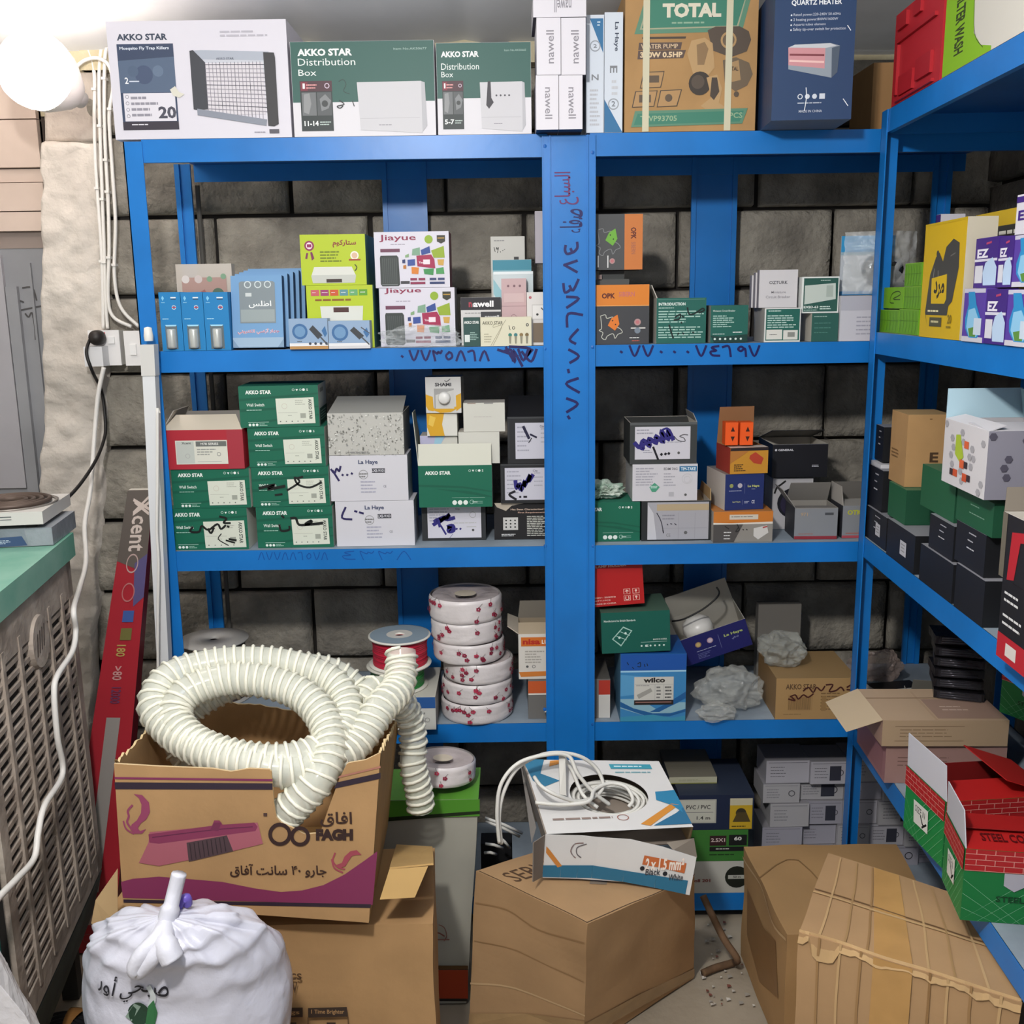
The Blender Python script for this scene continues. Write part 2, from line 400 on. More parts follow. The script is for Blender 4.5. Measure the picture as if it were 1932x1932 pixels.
Zs = [at(650, 258, 0).z, at(650, 658, 0).z, at(650, 1036, 0).z, at(900, 1366, 0).z, at(1360, 1685, 0).z]
RD = .37                                     # rack depth
rack = thing('storage_rack', 'blue steel storage rack against the block wall, hand-written numbers on its wide centre post', 'shelving rack', (0, 0, 0))
XL, XC0, XC1, XR = at(232, 262, 0).x, at(1024, 500, 0).x, at(1123, 500, 0).x, 1.14
LP = .047
def shelf(x0, x1, z, root, marks=None, name='shelf'):
    b = MB(); t = .002
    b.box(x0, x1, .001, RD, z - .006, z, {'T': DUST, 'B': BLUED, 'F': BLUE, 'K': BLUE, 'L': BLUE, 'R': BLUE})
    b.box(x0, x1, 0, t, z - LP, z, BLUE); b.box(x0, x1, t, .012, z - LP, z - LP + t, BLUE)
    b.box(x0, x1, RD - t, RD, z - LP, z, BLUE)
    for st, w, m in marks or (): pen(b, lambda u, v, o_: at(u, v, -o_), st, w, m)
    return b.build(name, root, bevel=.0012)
PEN = mat('#141058', .5); PENF = mat('#0d4fa0', .6)
sc_ = [[(962, 654), (1000, 658), (990, 676), (1004, 660)], [(985, 664), (1002, 682), (1012, 660)], [(955, 656), (972, 684), (968, 660), (985, 690)], [(940, 660), (976, 672)]]
MK = {(1, 0): [(digits('07735868', 748, 662, 925, 680), 4.2, PEN), (sc_, 5, PEN), (digits('67', 950, 660, 1000, 680), 5, PEN)],
      (1, 1): [(digits('07700074697', 1160, 653, 1436, 672), 4.2, PEN)],
      (2, 0): [(digits('877886578', 486, 1042, 620, 1056), 1.5, PENF), (digits('4338', 640, 1040, 780, 1056), 1.5, PENF)]}
for i, z in enumerate(Zs):
    shelf(XL + .038, XC0 + .012, z, rack, MK.get((i, 0))); shelf(XC1 - .012, XR, z, rack, MK.get((i, 1)))
ZT = Zs[0] - .004
def angle(x, y, sx, sy, w, z1, root, m=BLUE, wy=None, name='upright'):
    b = MB(); t = .0025; wy = wy or w
    x0, x1 = sorted((x, x + sx * w)); b.box(x0, x1, *sorted((y, y + sy * t)), 0, z1, m)
    y0, y1 = sorted((y, y + sy * wy)); b.box(*sorted((x, x + sx * t)), y0, y1, 0, z1, m)
    return b.build(name, root, bevel=.001)
angle(XL, -.003, 1, 1, .040, ZT, rack)
angle(XC0, -.003, 1, -1, .016, ZT, rack, wy=.004); angle(XC1, -.003, -1, -1, .016, ZT, rack, wy=.004)
b = MB(); xa, xb = XC0 + .0155, XC1 - .0155
b.box(xa, xb, -.0055, -.003, 0, ZT, BLUE)
for x in (xa, xb - .003): b.box(x, x + .003, -.009, -.0055, 0, ZT, BLUE)
k = b; mp = lambda u, v, o: at(u, v, -.0056 - o)
pen(k, mp, [[(1089, 458), (1089, 468), (1081, 476), (1077, 470)], [(1081, 476), (1070, 479), (1066, 472), (1067, 464)],
            [(1065, 500), (1088, 492)], [(1065, 500), (1088, 513)], [(1091, 528), (1081, 548), (1075, 540)], [(1078, 545), (1066, 552), (1063, 536)],
            [(1070, 560), (1092, 563), (1070, 580)], [(1098, 594), (1072, 592), (1070, 616)], [(1090, 622), (1075, 640), (1085, 648)],
            [(1074, 660), (1092, 672), (1076, 684)], [(1072, 698), (1073, 702)], [(1090, 714), (1068, 724), (1092, 740)], [(1070, 752), (1090, 762), (1070, 777)], [(1072, 786), (1074, 789)]], 5, PEN)
k.marks([('t', 'صفاء', 1056, 394, 1102, 440, PEN, -90, .6), ('t', 'السباع', 1046, 324, 1092, 386, mat('#6a3466', .6), -90, .3)], mp)
b.build('cover_strip', rack, bevel=.001)['label'] = 'wide centre strip with dark handwriting and digits'
for px, py in ((1028, 276), (1028, 1338), (1118, 288), (1118, 1366), (1028, 658), (1118, 655), (1029, 1030), (1119, 1030)):
    b = MB(); p = at(px, py, -.003); b.lathe([(0, .0), (.0045, 0), (.004, -.003), (0, -.004)], BLUED, 10)
    for i in range(len(b.v) - 40, len(b.v)): v = b.v[i]; b.v[i] = V((p.x + v.x, -.003 + v.z, p.z + v.y))
    b.build('bolt', rack)
# rear posts
def rear(px0, px1, y=RD):
    a, c = at(px0, 380, y).x, at(px1, 380, y).x; b = MB()
    b.box(a, c, y, y + .003, 0, ZT, BLUE); b.box(a, a + .012, y - .006, y, 0, ZT, BLUE); b.box(c - .012, c, y - .006, y, 0, ZT, BLUE)
    return b.build('upright', rack, bevel=.001)
rear(334, 364); rear(722, 806); rear(1304, 1390); rear(1757, 1792)
b = MB(); b.tube([at(372, 350, RD + .02), at(372, 350, RD + .02) - V((0, 0, 1.7))], .006, mat('#5d5a55', .8), 8); b.build('side_brace', rack)

# the rack along the right-hand wall; its local x runs towards the camera, y into the rack
def rr(px, py, s=0.): return atp(px, py, V(P0) + WN * s, WN)
RZ = [rr(1672, 209).z, rr(1652, 627).z, rr(1634, 1016).z, rr(1612, 1372).z, Zs[4]]
side = thing('side_rack', 'blue steel storage rack running along the right-hand wall towards the camera', 'shelving rack', (P0.x, P0.y, 0), TH)
RL, RW = 1.9, .36
for z in RZ[:4]:
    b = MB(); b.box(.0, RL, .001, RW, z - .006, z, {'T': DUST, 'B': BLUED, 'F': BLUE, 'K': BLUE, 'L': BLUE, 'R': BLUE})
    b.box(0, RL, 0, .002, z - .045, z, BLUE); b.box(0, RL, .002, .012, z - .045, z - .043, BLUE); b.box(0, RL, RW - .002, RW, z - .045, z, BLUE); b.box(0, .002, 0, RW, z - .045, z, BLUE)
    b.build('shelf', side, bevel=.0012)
zt = RZ[0] + .0
for x, y, sx, sy in ((-.003, -.003, 1, 1), (-.003, RW + .003, 1, -1), (RL + .003, -.003, -1, 1), (RL + .003, RW + .003, -1, -1)):
    b = MB(); b.box(*sorted((x, x + sx * .0025)), *sorted((y, y + sy * .036)), 0, zt, BLUE); b.box(*sorted((x, x + sx * .036)), *sorted((y, y + sy * .0025)), 0, zt, BLUE)
    b.build('upright', side, bevel=.001)
def rbox(name, label, cat, q, s, d, rest, col, marks=(), **k):
    """q = left x, top y, bottom y at the left edge, right x, bottom y at the right edge of the aisle-side face"""
    xl, yt, yb, xr, yb2 = q; a = rr(xl, yb, s); c = rr(xr, yb2, s); u_ = (a - V(P0)).dot(WU)
    if u_ < .004: a = a + WU * (.004 - u_)
    t = rr(xl, yt, s); r = a.z if rest is None else rest
    return gbox(name, label, cat, (a.x, a.y, r), TH + k.pop('turn', 0), ((c - a).to_2d()).length, d, t.z - r, col, marks, **k)

# ================================================================== the lit bulb, cables and sockets at the left
WH = mat('#e4e1dc', .4); WHC = mat('#dcdad6', .45)
lb = thing('led_bulb', 'large glowing white LED bulb hanging at the top left of the room', 'lamp', at(128, 172, .2))
A = V((at(52, 122, .12) - at(135, 176, .24)).normalized()); rot = V((0, 0, 1)).rotation_difference(A).to_matrix()
def axl(b, prof, m, seg=32):
    n0 = len(b.v); b.lathe(prof, m, seg)
    for i in range(n0, len(b.v)): b.v[i] = rot @ b.v[i]
b = MB(); axl(b, [(0, .165), (.03, .163), (.06, .150), (.078, .122), (.082, .10), (.08, .078), (.074, .06)], mat('#fff0e4', .3, emit=38)); b.build('light_dome', lb, True)
b = MB(); axl(b, [(.075, .06), (.072, .045), (.055, .015), (.04, -.01), (.02, -.02), (0, -.021)], WH); b.build('housing', lb, True)
b = MB(); axl(b, [(.021, -.018), (.019, -.045), (.0, -.046)], WHC); b.build('socket', lb, True)
def cable(name, label, pts, r, m, n=8, cat='cable', group=None):
    b = MB(); b.tube(smooth_path(pts, n), r, m, 8); return tag(b.build(name, smooth=True), label, cat, group)
yc = YW - .03
def pp(*a): return [at(x, y, yc if len(p_) == 0 else p_[0]) for x, y, *p_ in a]
GW = 'white power cables clipped to the wall'
c1 = cable('wall_cable', 'white cable looping from the ceiling corner, leftmost of the four wall cables', pp((-40, 42), (60, 40), (110, 33), (140, 55), (165, 90), (178, 140), (178, 230), (181, 320), (190, 450), (193, 520), (195, 620)), .0046, WH, group=GW)
yc = YW - .032
c2 = cable('wall_cable', 'white wall cable second from the left, running straight down to the plugged socket', pp((208, 40), (196, 70), (189, 110), (187, 160), (189, 250), (193, 370), (197, 480), (199, 560), (203, 620)), .0046, WH, group=GW)
yc = YW - .041
c3 = cable('wall_cable', 'white wall cable third from the left, bending right behind the socket tops', pp((216, 70), (200, 95), (197, 160), (198, 260), (204, 380), (206, 470), (204, 560), (214, 598), (248, 616)), .0046, WH, group=GW)
yc = YW - .052
c4 = cable('wall_cable', 'white wall cable on the right, swinging out to the blue rack post', pp((140, 130), (160, 114), (185, 110), (206, 125), (213, 165), (206, 220), (212, 320), (218, 420), (216, 520), (228, 580), (262, 616)), .0046, WH, group=GW)
for nm, ys in ((c1, (165, 355, 493)), (c2, (238, 376, 495)), (c3, (150, 302, 362, 486)), (c4, (208, 500))):
    for y_ in ys:
        zt_ = at(200, y_, yc).z; p = min((v.co for v in nm.data.vertices), key=lambda q_: abs(q_.z - zt_)); x_ = [v.co.x for v in nm.data.vertices if abs(v.co.z - p.z) < .02]; x_ = sum(x_) / len(x_)
        yc = p.y; b = MB(); p = V((x_, yc, zt_)); b.box(p.x - .0052, p.x + .0052, yc - .008, yc + .012, p.z - .003, p.z + .003, WH); b.build('cable_clip', nm, bevel=.001)
def socket(px, w, label, sw):
    p = at(px[0], px[1], YW - .045); q = at(px[2], px[3], YW - .045); W = q.x - p.x; Hh = p.z - q.z
    t = thing('wall_socket', label, 'socket', (p.x, YW - .045, q.z), 0, 'white wall sockets beside the rack')
    b = MB(); b.box(0, W, 0, .03, 0, Hh, WHC); b.build('back_box', t, bevel=.003)
    b = MB(); b.box(-.001, W + .001, -.008, 0, -.001, Hh + .001, mat('#ebe9e8', .3)); f = b.build('face_plate', t, bevel=.003)
    b = MB(); a, c, d, e = sw; b.box(a * W, c * W, -.012, -.008, d * Hh, e * Hh, mat('#f2f1f0', .3)); b.build('rocker_switch', t, bevel=.002)
    return t, W, Hh
t, W, Hh = socket((168, 624, 231, 688), 0, 'white switched wall socket with a black plug in it', (.66, .86, .62, .82))
b = MB(); b.marks([('r', .42, .05, .56, .09, '#c22')], lambda u, v, o: V((u * W, -.008 - o, Hh * (1 - v)))); b.build('indicator_lamp', t)
b = MB(); b.box(.02 * W, .62 * W, -.05, -.009, -.01 * Hh, .56 * Hh, mat('#dcdcde', .35)); b.build('white_adapter', t, bevel=.006)
t, W, Hh = socket((235, 625, 292, 688), 0, 'white wall socket half hidden behind the leaning tube fixture', (.2, .42, .3, .62))
pl = thing('black_plug', 'black round power plug with its cord hanging down to the hotplate', 'plug', at(184, 637, YW - .078))
b = MB(); b.lathe([(0, -.026), (.014, -.024), (.019, -.012), (.019, .008), (.014, .02)], mat('#2b2624', .5), 20)
for i, v in enumerate(b.v): b.v[i] = V((v.x, v.z, v.y))
b.build('plug_body', pl, True)
pb = pl.location
cd = [at(x, y, Y) for x, y, Y in ((170, 640, .345), (163, 665, .31), (174, 700, .31), (192, 740, .37), (199, 800, .36), (196, 830, .33), (180, 870, .25), (150, 915, .12), (120, 945, .02), (92, 958, -.04))]
b = MB(); b.tube([v - pb for v in smooth_path(cd)], .0042, mat('#1d1b1b', .5), 8); b.build('cord', pl, True)
FA = R(98.3); fc = at(134, 1100, -.17)
def cool(px, py, s): n_ = V((sin(FA), -cos(FA), 0)); return atp(px, py, V((fc.x, fc.y, 0)) - n_ * s, n_)      # on the side of the air cooler
cable('power_cable', 'long white power cord hanging from the sockets down past the air cooler', [at(x, y, Y) for x, y, Y in
      ((196, 693, .335), (186, 740, .33), (180, 800, .32), (175, 870, .29), (170, 930, .22), (160, 990, .14), (162, 1060, .03), (150, 1110, -.1))] + [cool(x, y, -.03) for x, y in ((139, 1150), (143, 1190), (136, 1230), (108, 1275), (102, 1310), (108, 1390), (118, 1460), (84, 1520), (72, 1570), (64, 1620), (30, 1660), (-8, 1700), (-50, 1760))], .0058, WH)

# ================================================================== top of the rack
W_, G_ = '#e9e6ee', '#1f5a4c'
Z1, Z2, Z3, Z4, Z5 = Zs
fly = [('t', 'AKKO STAR', .055, .105, .335, .16, '#3b4557', 0, 2), ('r', .05, .19, .365, .92, '#3a4660'), ('t', 'Mosquito Fly Trap Killers', .065, .213, .34, .245, '#dfe6f2'),
       ('p', [(.05, .33), (.365, .3), (.365, .6), (.05, .6)], '#55657e'), ('c', .19, .45, .05, '#475470'), ('c', .27, .42, .03, '#64758d'), ('c', .13, .42, .03, '#51617a'), ('t', '2', .08, .47, .1, .525, '#f4f4f8'), ('r', .105, .50, .16, .51, '#cfd6e4'),
       ('r', .065, .605, .355, .845, '#dcd9e2'), ('o', .085, .635, .01, .003, '#8c8a96'), ('o', .085, .69, .01, .003, '#8c8a96'), ('o', .085, .745, .01, .003, '#8c8a96'), ('o', .085, .80, .01, .003, '#8c8a96'),
       ('g', .105, .625, .26, .82, 4, '#8f8d99'), ('t', '20', .255, .72, .355, .825, '#4a4a58', 0, 2), ('r', .05, .85, .365, .92, '#39343f'), ('g', .1, .865, .25, .885, 1, '#d9d6de'),
       ('g', .63, .085, .93, .15, 2, '#b5b2bd'),
       ('p', [(.455, .27), (.895, .28), (.90, .45), (.455, .36)], '#c5c8d2'), ('p', [(.455, .255), (.52, .25), (.895, .27), (.895, .345), (.455, .325)], '#aab0bd'),
       ('r', .535, .36, .86, .80, '#d4cfd6')]
for i in range(16): fly.append(('p', [(.535 + i * .0205, .352), (.538 + i * .0205, .352), (.538 + i * .0205, .80 + i * .003), (.535 + i * .0205, .80 + i * .003)], '#4a4a56' if i % 4 == 0 else '#7d7a86'))
for i in range(12): fly.append(('p', [(.53, .37 + i * .034), (.88, .375 + i * .0365), (.88, .381 + i * .0365), (.53, .375 + i * .034)], '#4a4a56' if i % 5 == 0 else '#8a8792'))
fly += [('p', [(.455, .255), (.475, .25), (.535, .35), (.535, .75), (.475, .755), (.455, .75)], '#3f4148'), ('p', [(.475, .745), (.865, .845), (.86, .90), (.475, .80)], '#888d9a'), ('p', [(.865, .275), (.925, .28), (.93, .32), (.93, .885), (.905, .905), (.87, .90)], '#38373b'),
        ('t', 'AKKO STAR', .60, .315, .70, .333, '#5d6270'), ('g', .79, .945, .87, .965, 1, '#9a98a5'), ('r', .875, .93, .93, .965, '#55535d'), ('p', [(.33, .58), (.36, .55), (.38, .60), (.41, .62), (.38, .65), (.345, .63)], '#d6d3c6')]
fbox('fly_killer_box', 'large white carton picturing a mosquito fly trap, leftmost on the top shelf', 'box', (218, 38, 551, 258), .0, .2, Z1, '#d9d6e0', fly)
def dist(num, item, pole, tie=False):
    m = [('r', 0, 0, 1, .635 if pole else .6, '#2f5c55'), ('t', 'AKKO STAR', .05, .075 if pole else .09, .43 if pole else .45, .15 if pole else .155, '#f2f4f2', 0, 2.2), ('t', 'Distribution', .05, .175 if pole else .22, .45, .25 if pole else .29, '#e4eae8', 0, 0), ('t', 'Box', .05, .29 if pole else .31, .175, .355 if pole else .37, '#e4eae8', 0, 0),
         ('t', item, .72, .075, .95, .098, '#9fb9b2', 0, 0), ('r', .055, .41, .28, .94, '#2c3536'), ('r', .055, .41, .28, .52, '#4b2c36'), ('r', .062, .42, .11, .51, '#7d2c3c'), ('t', '1', .075, .435, .09, .49, '#fff'), ('g', .10, .44, .18, .50, 2, '#d99'), ('o', .245, .462, .018, .006, '#cbc'),
         ('r', .065, .53, .165, .775, '#6d7073'), ('r', .172, .53, .272, .775, '#54585b'), ('p', [(.08, .55), (.12, .54), (.13, .65), (.11, .76), (.075, .74)], '#8e9092'), ('p', [(.19, .6), (.23, .55), (.27, .62), (.25, .70), (.2, .73)], '#7f8285'), ('c', .225, .65, .022, '#3c4042'),
         ('t', num, .075, .83, .175, .885, '#eef2f0', 0, 1.6), ('g', .185, .835, .27, .885, 2, '#b9c9c4'),
         ('p', [(.46, .43), (.90, .425), (.93, .44), (.94, .90), (.9, .97), (.47, .93)], '#b4b4ba'), ('p', [(.455, .43), (.905, .425), (.905, .975), (.47, .935)], '#c9c8cd'), ('r', .47, .81, .89, .815, '#b5b3ba'), ('g', .6, .875, .72, .895, 1, '#8f8d98')]
    if tie: m += [('p', [(.54, .42), (.57, .42), (.575, .6), (.6, .65), (.55, .72), (.52, .68)], '#35333b')] + [('c', .63 + .045 * i, .575, .01, '#4a4952') for i in range(4)]
    else: m += [('l', [(.33, .42), (.36, .40), (.38, .45), (.36, .52), (.40, .55)], .006, '#2b3a38'), ('l', [(.33, .62), (.36, .66), (.31, .68), (.33, .70), (.35, .68)], .012, '#2b2f33'), ('l', [(.42, .63), (.43, .68)], .01, '#2b2f33')]
    return m
fbox('distribution_box', 'green and white distribution box carton marked 11-14, second from left on top', 'box', (556, 77, 823, 258), .0, .22, Z1, '#dad8de', dist('11-14', 'Item No.AK50677', 1))
fbox('distribution_box', 'smaller green and white distribution box carton marked 5-7 with a tie shape', 'box', (827, 80, 1003, 257), .0, .22, Z1, '#dad8de', dist('5-7', 'Item No.AK50665', 0, True))
NW = {'*': '#dedbe3', 'B': '#2a2740'}
def nawell(px, rest, d, rot, label, glare=False):
    q = (.25, .2, .5, .8) if rot else (.3, .25, .75, .75)
    return fbox('dimmer_carton', label, 'box', px, -.05, d, rest, NW, [('t', 'nawell', *((.4, .22, .72, .8) if rot else (.24, .2, .76, .7)), '#8d8a93', rot, .4)], group='glossy white cartons above the centre post')
n1 = nawell((1012, 142, 1054, 249), Z1, .16, 180 if 0 else 90, 'glossy white carton, lower left of the stack over the centre post')
n2 = nawell((1055, 142, 1099, 250), Z1, .16, 90, 'glossy white carton with grey name, lower right of the stack over the centre post')
n3 = nawell((1013, 33, 1058, 141), n1.top, .16, -90, 'glossy white carton, upper left of the upright pair over the centre post')
n4 = nawell((1059, 33, 1105, 141), n2.top, .16, -90, 'glossy white carton, upper right of the upright pair over the centre post')
nawell((1006, -12, 1106, 31), n3.top, .16, 180, 'glossy white carton lying flat across the top of the four cartons')
for x0, x1, flip, yt in ((1106, 1139, 0, 28), (1140, 1174, 1, 23)):
    mk = [('p', [(0, .72), (0, 1), (1, 1)] if flip else [(.2, .03), (.95, .03), (.95, .32)], '#2c6f9f'), ('t', 'La Haye', .5, .08, .78, .32, '#2d3a52', 90) if flip else ('g', .62, .05, .85, .1, 2, '#cfe2ee'),
          ('o', .5, .76 if flip else .26, .3, .06, '#9aa0a8'), ('t', '2', .4, .735 if flip else .245, .6, .78 if flip else .275, '#777d86'), ('t', 'E' if flip else 'N', .3, .44 if flip else .5, .7, .5 if flip else .55, '#7f8288', 90 if flip else 0), ('g', .2, .62, .8, .95, 9, '#bdbfc6') if not flip else ('g', .4, .55, .8, .7, 3, '#c7c9cf')]
    fbox('switch_carton', 'narrow white and blue carton standing on end, ' + ('touching the brown pump carton' if flip else 'left of the pair beside the pump carton'), 'box', (x0, yt, x1, 253), .0, .16, Z1, '#d3dbe6', mk, group='upright white and blue cartons')
TG, TB = '#3f7f6b', '#4a4038'
pump = [('p', [(.16, .03), (.95, .03), (.88, .30), (.07, .31)], '#5c8a72'), ('p', [(.18, .05), (.91, .05), (.85, .27), (.11, .28)], '#a3a58a'), ('p', [(.19, .06), (.90, .06), (.84, .26), (.125, .27)], TG), ('t', 'TOTAL', .28, .1, .72, .2, '#dcd5c2', 0, 3), ('g', .35, .225, .7, .25, 1, '#8fae95'),
        ('p', [(.13, .33), (.46, .33), (.455, .345), (.128, .345)], TB), ('p', [(.105, .37), (.43, .37), (.42, .42), (.10, .42)], '#5b4a44'), ('t', 'WATER PUMP', .12, .38, .4, .412, '#d2b796'), ('p', [(.10, .425), (.46, .425), (.44, .48), (.095, .485)], '#5b4a44'), ('t', '370W 0.5HP', .115, .435, .435, .475, '#e0c7a2', 0, 2),
        ('p', [(.62, .29), (.68, .265), (.86, .265), (.93, .30), (.95, .36), (.92, .44), (.8, .48), (.66, .43)], '#564a40'), ('p', [(.5, .36), (.6, .34), (.66, .38), (.68, .55), (.62, .62), (.52, .6), (.47, .45)], '#b9976a'), ('p', [(.54, .39), (.6, .37), (.63, .42), (.6, .53), (.55, .53)], '#8d7150'),
        ('c', .78, .36, .06, '#b08e62'), ('c', .78, .36, .045, '#6a5a49'), ('p', [(.74, .5), (.84, .48), (.94, .52), (.97, .60), (.93, .68), (.84, .72), (.76, .66)], '#6f5f4c'), ('p', [(.76, .53), (.86, .5), (.88, .64), (.78, .66)], '#a98960'), ('t', 'TOTAL', .765, .545, .86, .575, '#3d342d', 0, 2),
        ('c', .57, .66, .085, '#3e3630'), ('c', .555, .65, .05, '#574b41'), ('p', [(.62, .62), (.7, .6), (.74, .7), (.72, .8), (.78, .84), (.66, .87), (.58, .82), (.66, .76)], '#b9976a'), ('p', [(.66, .62), (.70, .62), (.72, .72), (.68, .78), (.65, .75)], '#4b4038'), ('c', .85, .74, .02, '#5b4d40'),
        ('p', [(.14, .575), (.30, .57), (.275, .685), (.115, .69)], TB), ('p', [(.147, .58), (.294, .576), (.27, .68), (.122, .685)], '#b08a5c'), ('r', .18, .60, .26, .65, '#5f4f40'), ('p', [(.08, .71), (.25, .705), (.225, .82), (.055, .825)], TB), ('p', [(.087, .715), (.243, .71), (.22, .815), (.063, .82)], '#b08a5c'), ('r', .11, .735, .2, .79, '#5f4f40'),
        ('p', [(.27, .705), (.435, .70), (.40, .82), (.245, .825)], TB), ('p', [(.277, .71), (.427, .706), (.395, .814), (.252, .82)], '#b08a5c'), ('c', .335, .76, .028, '#5f4f40'),
        ('p', [(.08, .85), (.94, .84), (.90, .95), (.05, .965)], '#5c8a72'), ('p', [(.1, .87), (.91, .858), (.88, .935), (.07, .95)], TG), ('t', 'TWP93705', .12, .885, .4, .925, '#96b08e', 0, 1), ('t', '1PCS', .78, .87, .9, .91, '#96b08e', 0, 1)]
b = fbox('water_pump_carton', 'brown cardboard water pump carton tied with two pale plastic straps', 'box', (1178, -22, 1424, 249), .0, .3, Z1, KRAFT, pump, parts=[('strap', 'F', [('r', .135, 0, .185, 1, '#cfc9ae')], 'pale plastic packing strap'), ('strap', 'F', [('r', .76, 0, .81, 1, '#cfc9ae')], 'pale plastic packing strap')])
HB = '#263f66'
heat = [('t', 'KH-2000', .38, .045, .65, .085, '#e6eaf2', 0, 1.6), ('t', 'QUARTZ HEATER', .2, .115, .82, .16, '#e9edf4', 0, 1.4), ('c', .205, .225, .01, '#dfe4ee'), ('c', .205, .26, .01, '#dfe4ee'), ('c', .205, .297, .01, '#dfe4ee'), ('c', .205, .333, .01, '#dfe4ee'),
        ('t', 'Rated power:220-240V 50-60Hz', .23, .212, .81, .237, '#c3cbdb', 0, .3), ('t', '2 heating power:800W/1600W', .23, .248, .78, .273, '#c3cbdb', 0, .3), ('t', 'Aquartz tubes element', .23, .285, .63, .308, '#c3cbdb', 0, .3), ('t', 'Safety tip-over switch for protection', .23, .318, .88, .345, '#c3cbdb', 0, .3),
        ('p', [(.18, .46), (.26, .44), (.70, .435), (.82, .455), (.80, .65), (.73, .69), (.19, .62)], '#8f9aa6'), ('p', [(.18, .46), (.64, .47), (.64, .62), (.19, .59)], '#c98f96'), ('p', [(.2, .505), (.63, .515), (.63, .53), (.2, .52)], '#7e3f48'), ('p', [(.2, .55), (.63, .565), (.63, .58), (.2, .565)], '#e9c1bd'), ('p', [(.72, .47), (.82, .455), (.80, .65), (.73, .69)], '#4d5a6b'), ('p', [(.26, .44), (.70, .435), (.78, .455), (.64, .47), (.18, .46)], '#c3c7cd'),
        ('o', .35, .825, .032, .01, '#dfe5ee'), ('c', .44, .825, .03, '#cfd6e2'), ('c', .53, .825, .03, '#cfd6e2'), ('r', .59, .805, .66, .845, '#cfd6e2'), ('g', .32, .865, .66, .885, 1, '#aab4c6'), ('t', 'MADE IN CHINA', .34, .925, .63, .945, '#c3cbdb', 0, .3), ('l', [(.42, .76), (.43, .83), (.41, .93)], .006, '#e9eef5'), ('l', [(.9, .31), (.94, .345)], .006, '#e9eef5'), ('l', [(.89, .85), (.95, .90)], .006, '#e9eef5')]
fbox('heater_carton', 'tall navy blue quartz heater carton overhanging the top shelf', 'box', (1455, -30, 1603, 229), -.12, .2, Z1, {'*': HB, 'B': '#7c7f86'}, heat, ang=R(-3))
b = fbox('small_carton', 'small brown taped carton in the shadow behind the red plastic case', 'box', (1642, 118, 1690, 246), .12, .15, Z1, KRAFT, [('r', .2, .0, .8, 1, '#a07a50')])

# ================================================================== second shelf, left bay
BF = '#1c7dbb'
for i, (x0, x1, ang) in enumerate(((307, 347, 0), (348, 389, 0), (390, 436, 0))):
    mk = [('p', [(.12, .1), (.18, .06), (.25, .1), (.18, .15)], '#7fc4ea'), ('g', .1, .165, .3, .19, 1, '#8fcaea'), ('r', .55, .085, .8, .105, '#e9f2f6'), ('r', .55, .115, .8, .125, '#333'), ('o', .68, .26, .1, .03, '#cfd6da'), ('r', .59, .25, .77, .265, '#c33'), ('g', .1, .44, .45, .47, 1, '#a8dcf5')]
    q = fbox('water_filter_box', ['bright blue water filter box, leftmost of the three', 'bright blue water filter box in the middle of the three', 'bright blue water filter box, right of the three, beside the leaning kit'][i], 'box', (x0, 551, x1, 656), .0, .1, Z2, {'*': BF, 'T': '#b9d2df'}, mk,
             parts=[('window', 'F', [('r', .2, .57, .75, .97, '#5d6a70'), ('p', [(.2, .555), (.75, .555), (.7, .58), (.25, .58)], '#9fd5ee')], 'die-cut window')], group='blue water filter boxes')
    b = MB(); w, h = q.w, q.h; b.lathe([(0, 0), (.0095, 0), (.0105, .004), (.0105, .038), (.0095, .042), (0, .042)], mat('#c9ccc8', .3, .4), 20, (w * .48, -.001, h * .045)); b.build('filter_cartridge', q.root, True)
t = thing('blister_pack', 'clear plastic clamshell with reddish contents standing behind the blue filter boxes', 'package', at(335, 556, .14))
a = at(335, 556, .14); c = at(436, 498, .14); w, h = c.x - a.x, c.z - a.z
z0 = Z2 - a.z; t.location = (a.x, .14, Z2 + .001); h = c.z - Z2
b = MB(); b.box(0, w, 0, .03, 0, h, mat('#d9cfc4', .3, alpha=.75)); b.build('clamshell', t, bevel=.006)
b = MB(); b.marks([('r', .1, .16, .9, .95, '#b08f86'), ('c', .17, .18, .07, '#d8d0cc'), ('c', .4, .18, .07, '#cdbfbb'), ('c', .74, .36, .11, '#55705f'), ('p', [(.1, .45), (.5, .3), (.75, .6), (.6, .7)], '#a06a66'), ('c', .6, .18, .05, '#7fa184'), ('c', .85, .15, .05, '#7fa184')], lambda u, v, o: V((u * w, -.002 - o, h * (1 - v))), w / h); b.build('insert_card', t)
ATL = '#5d8ab8'
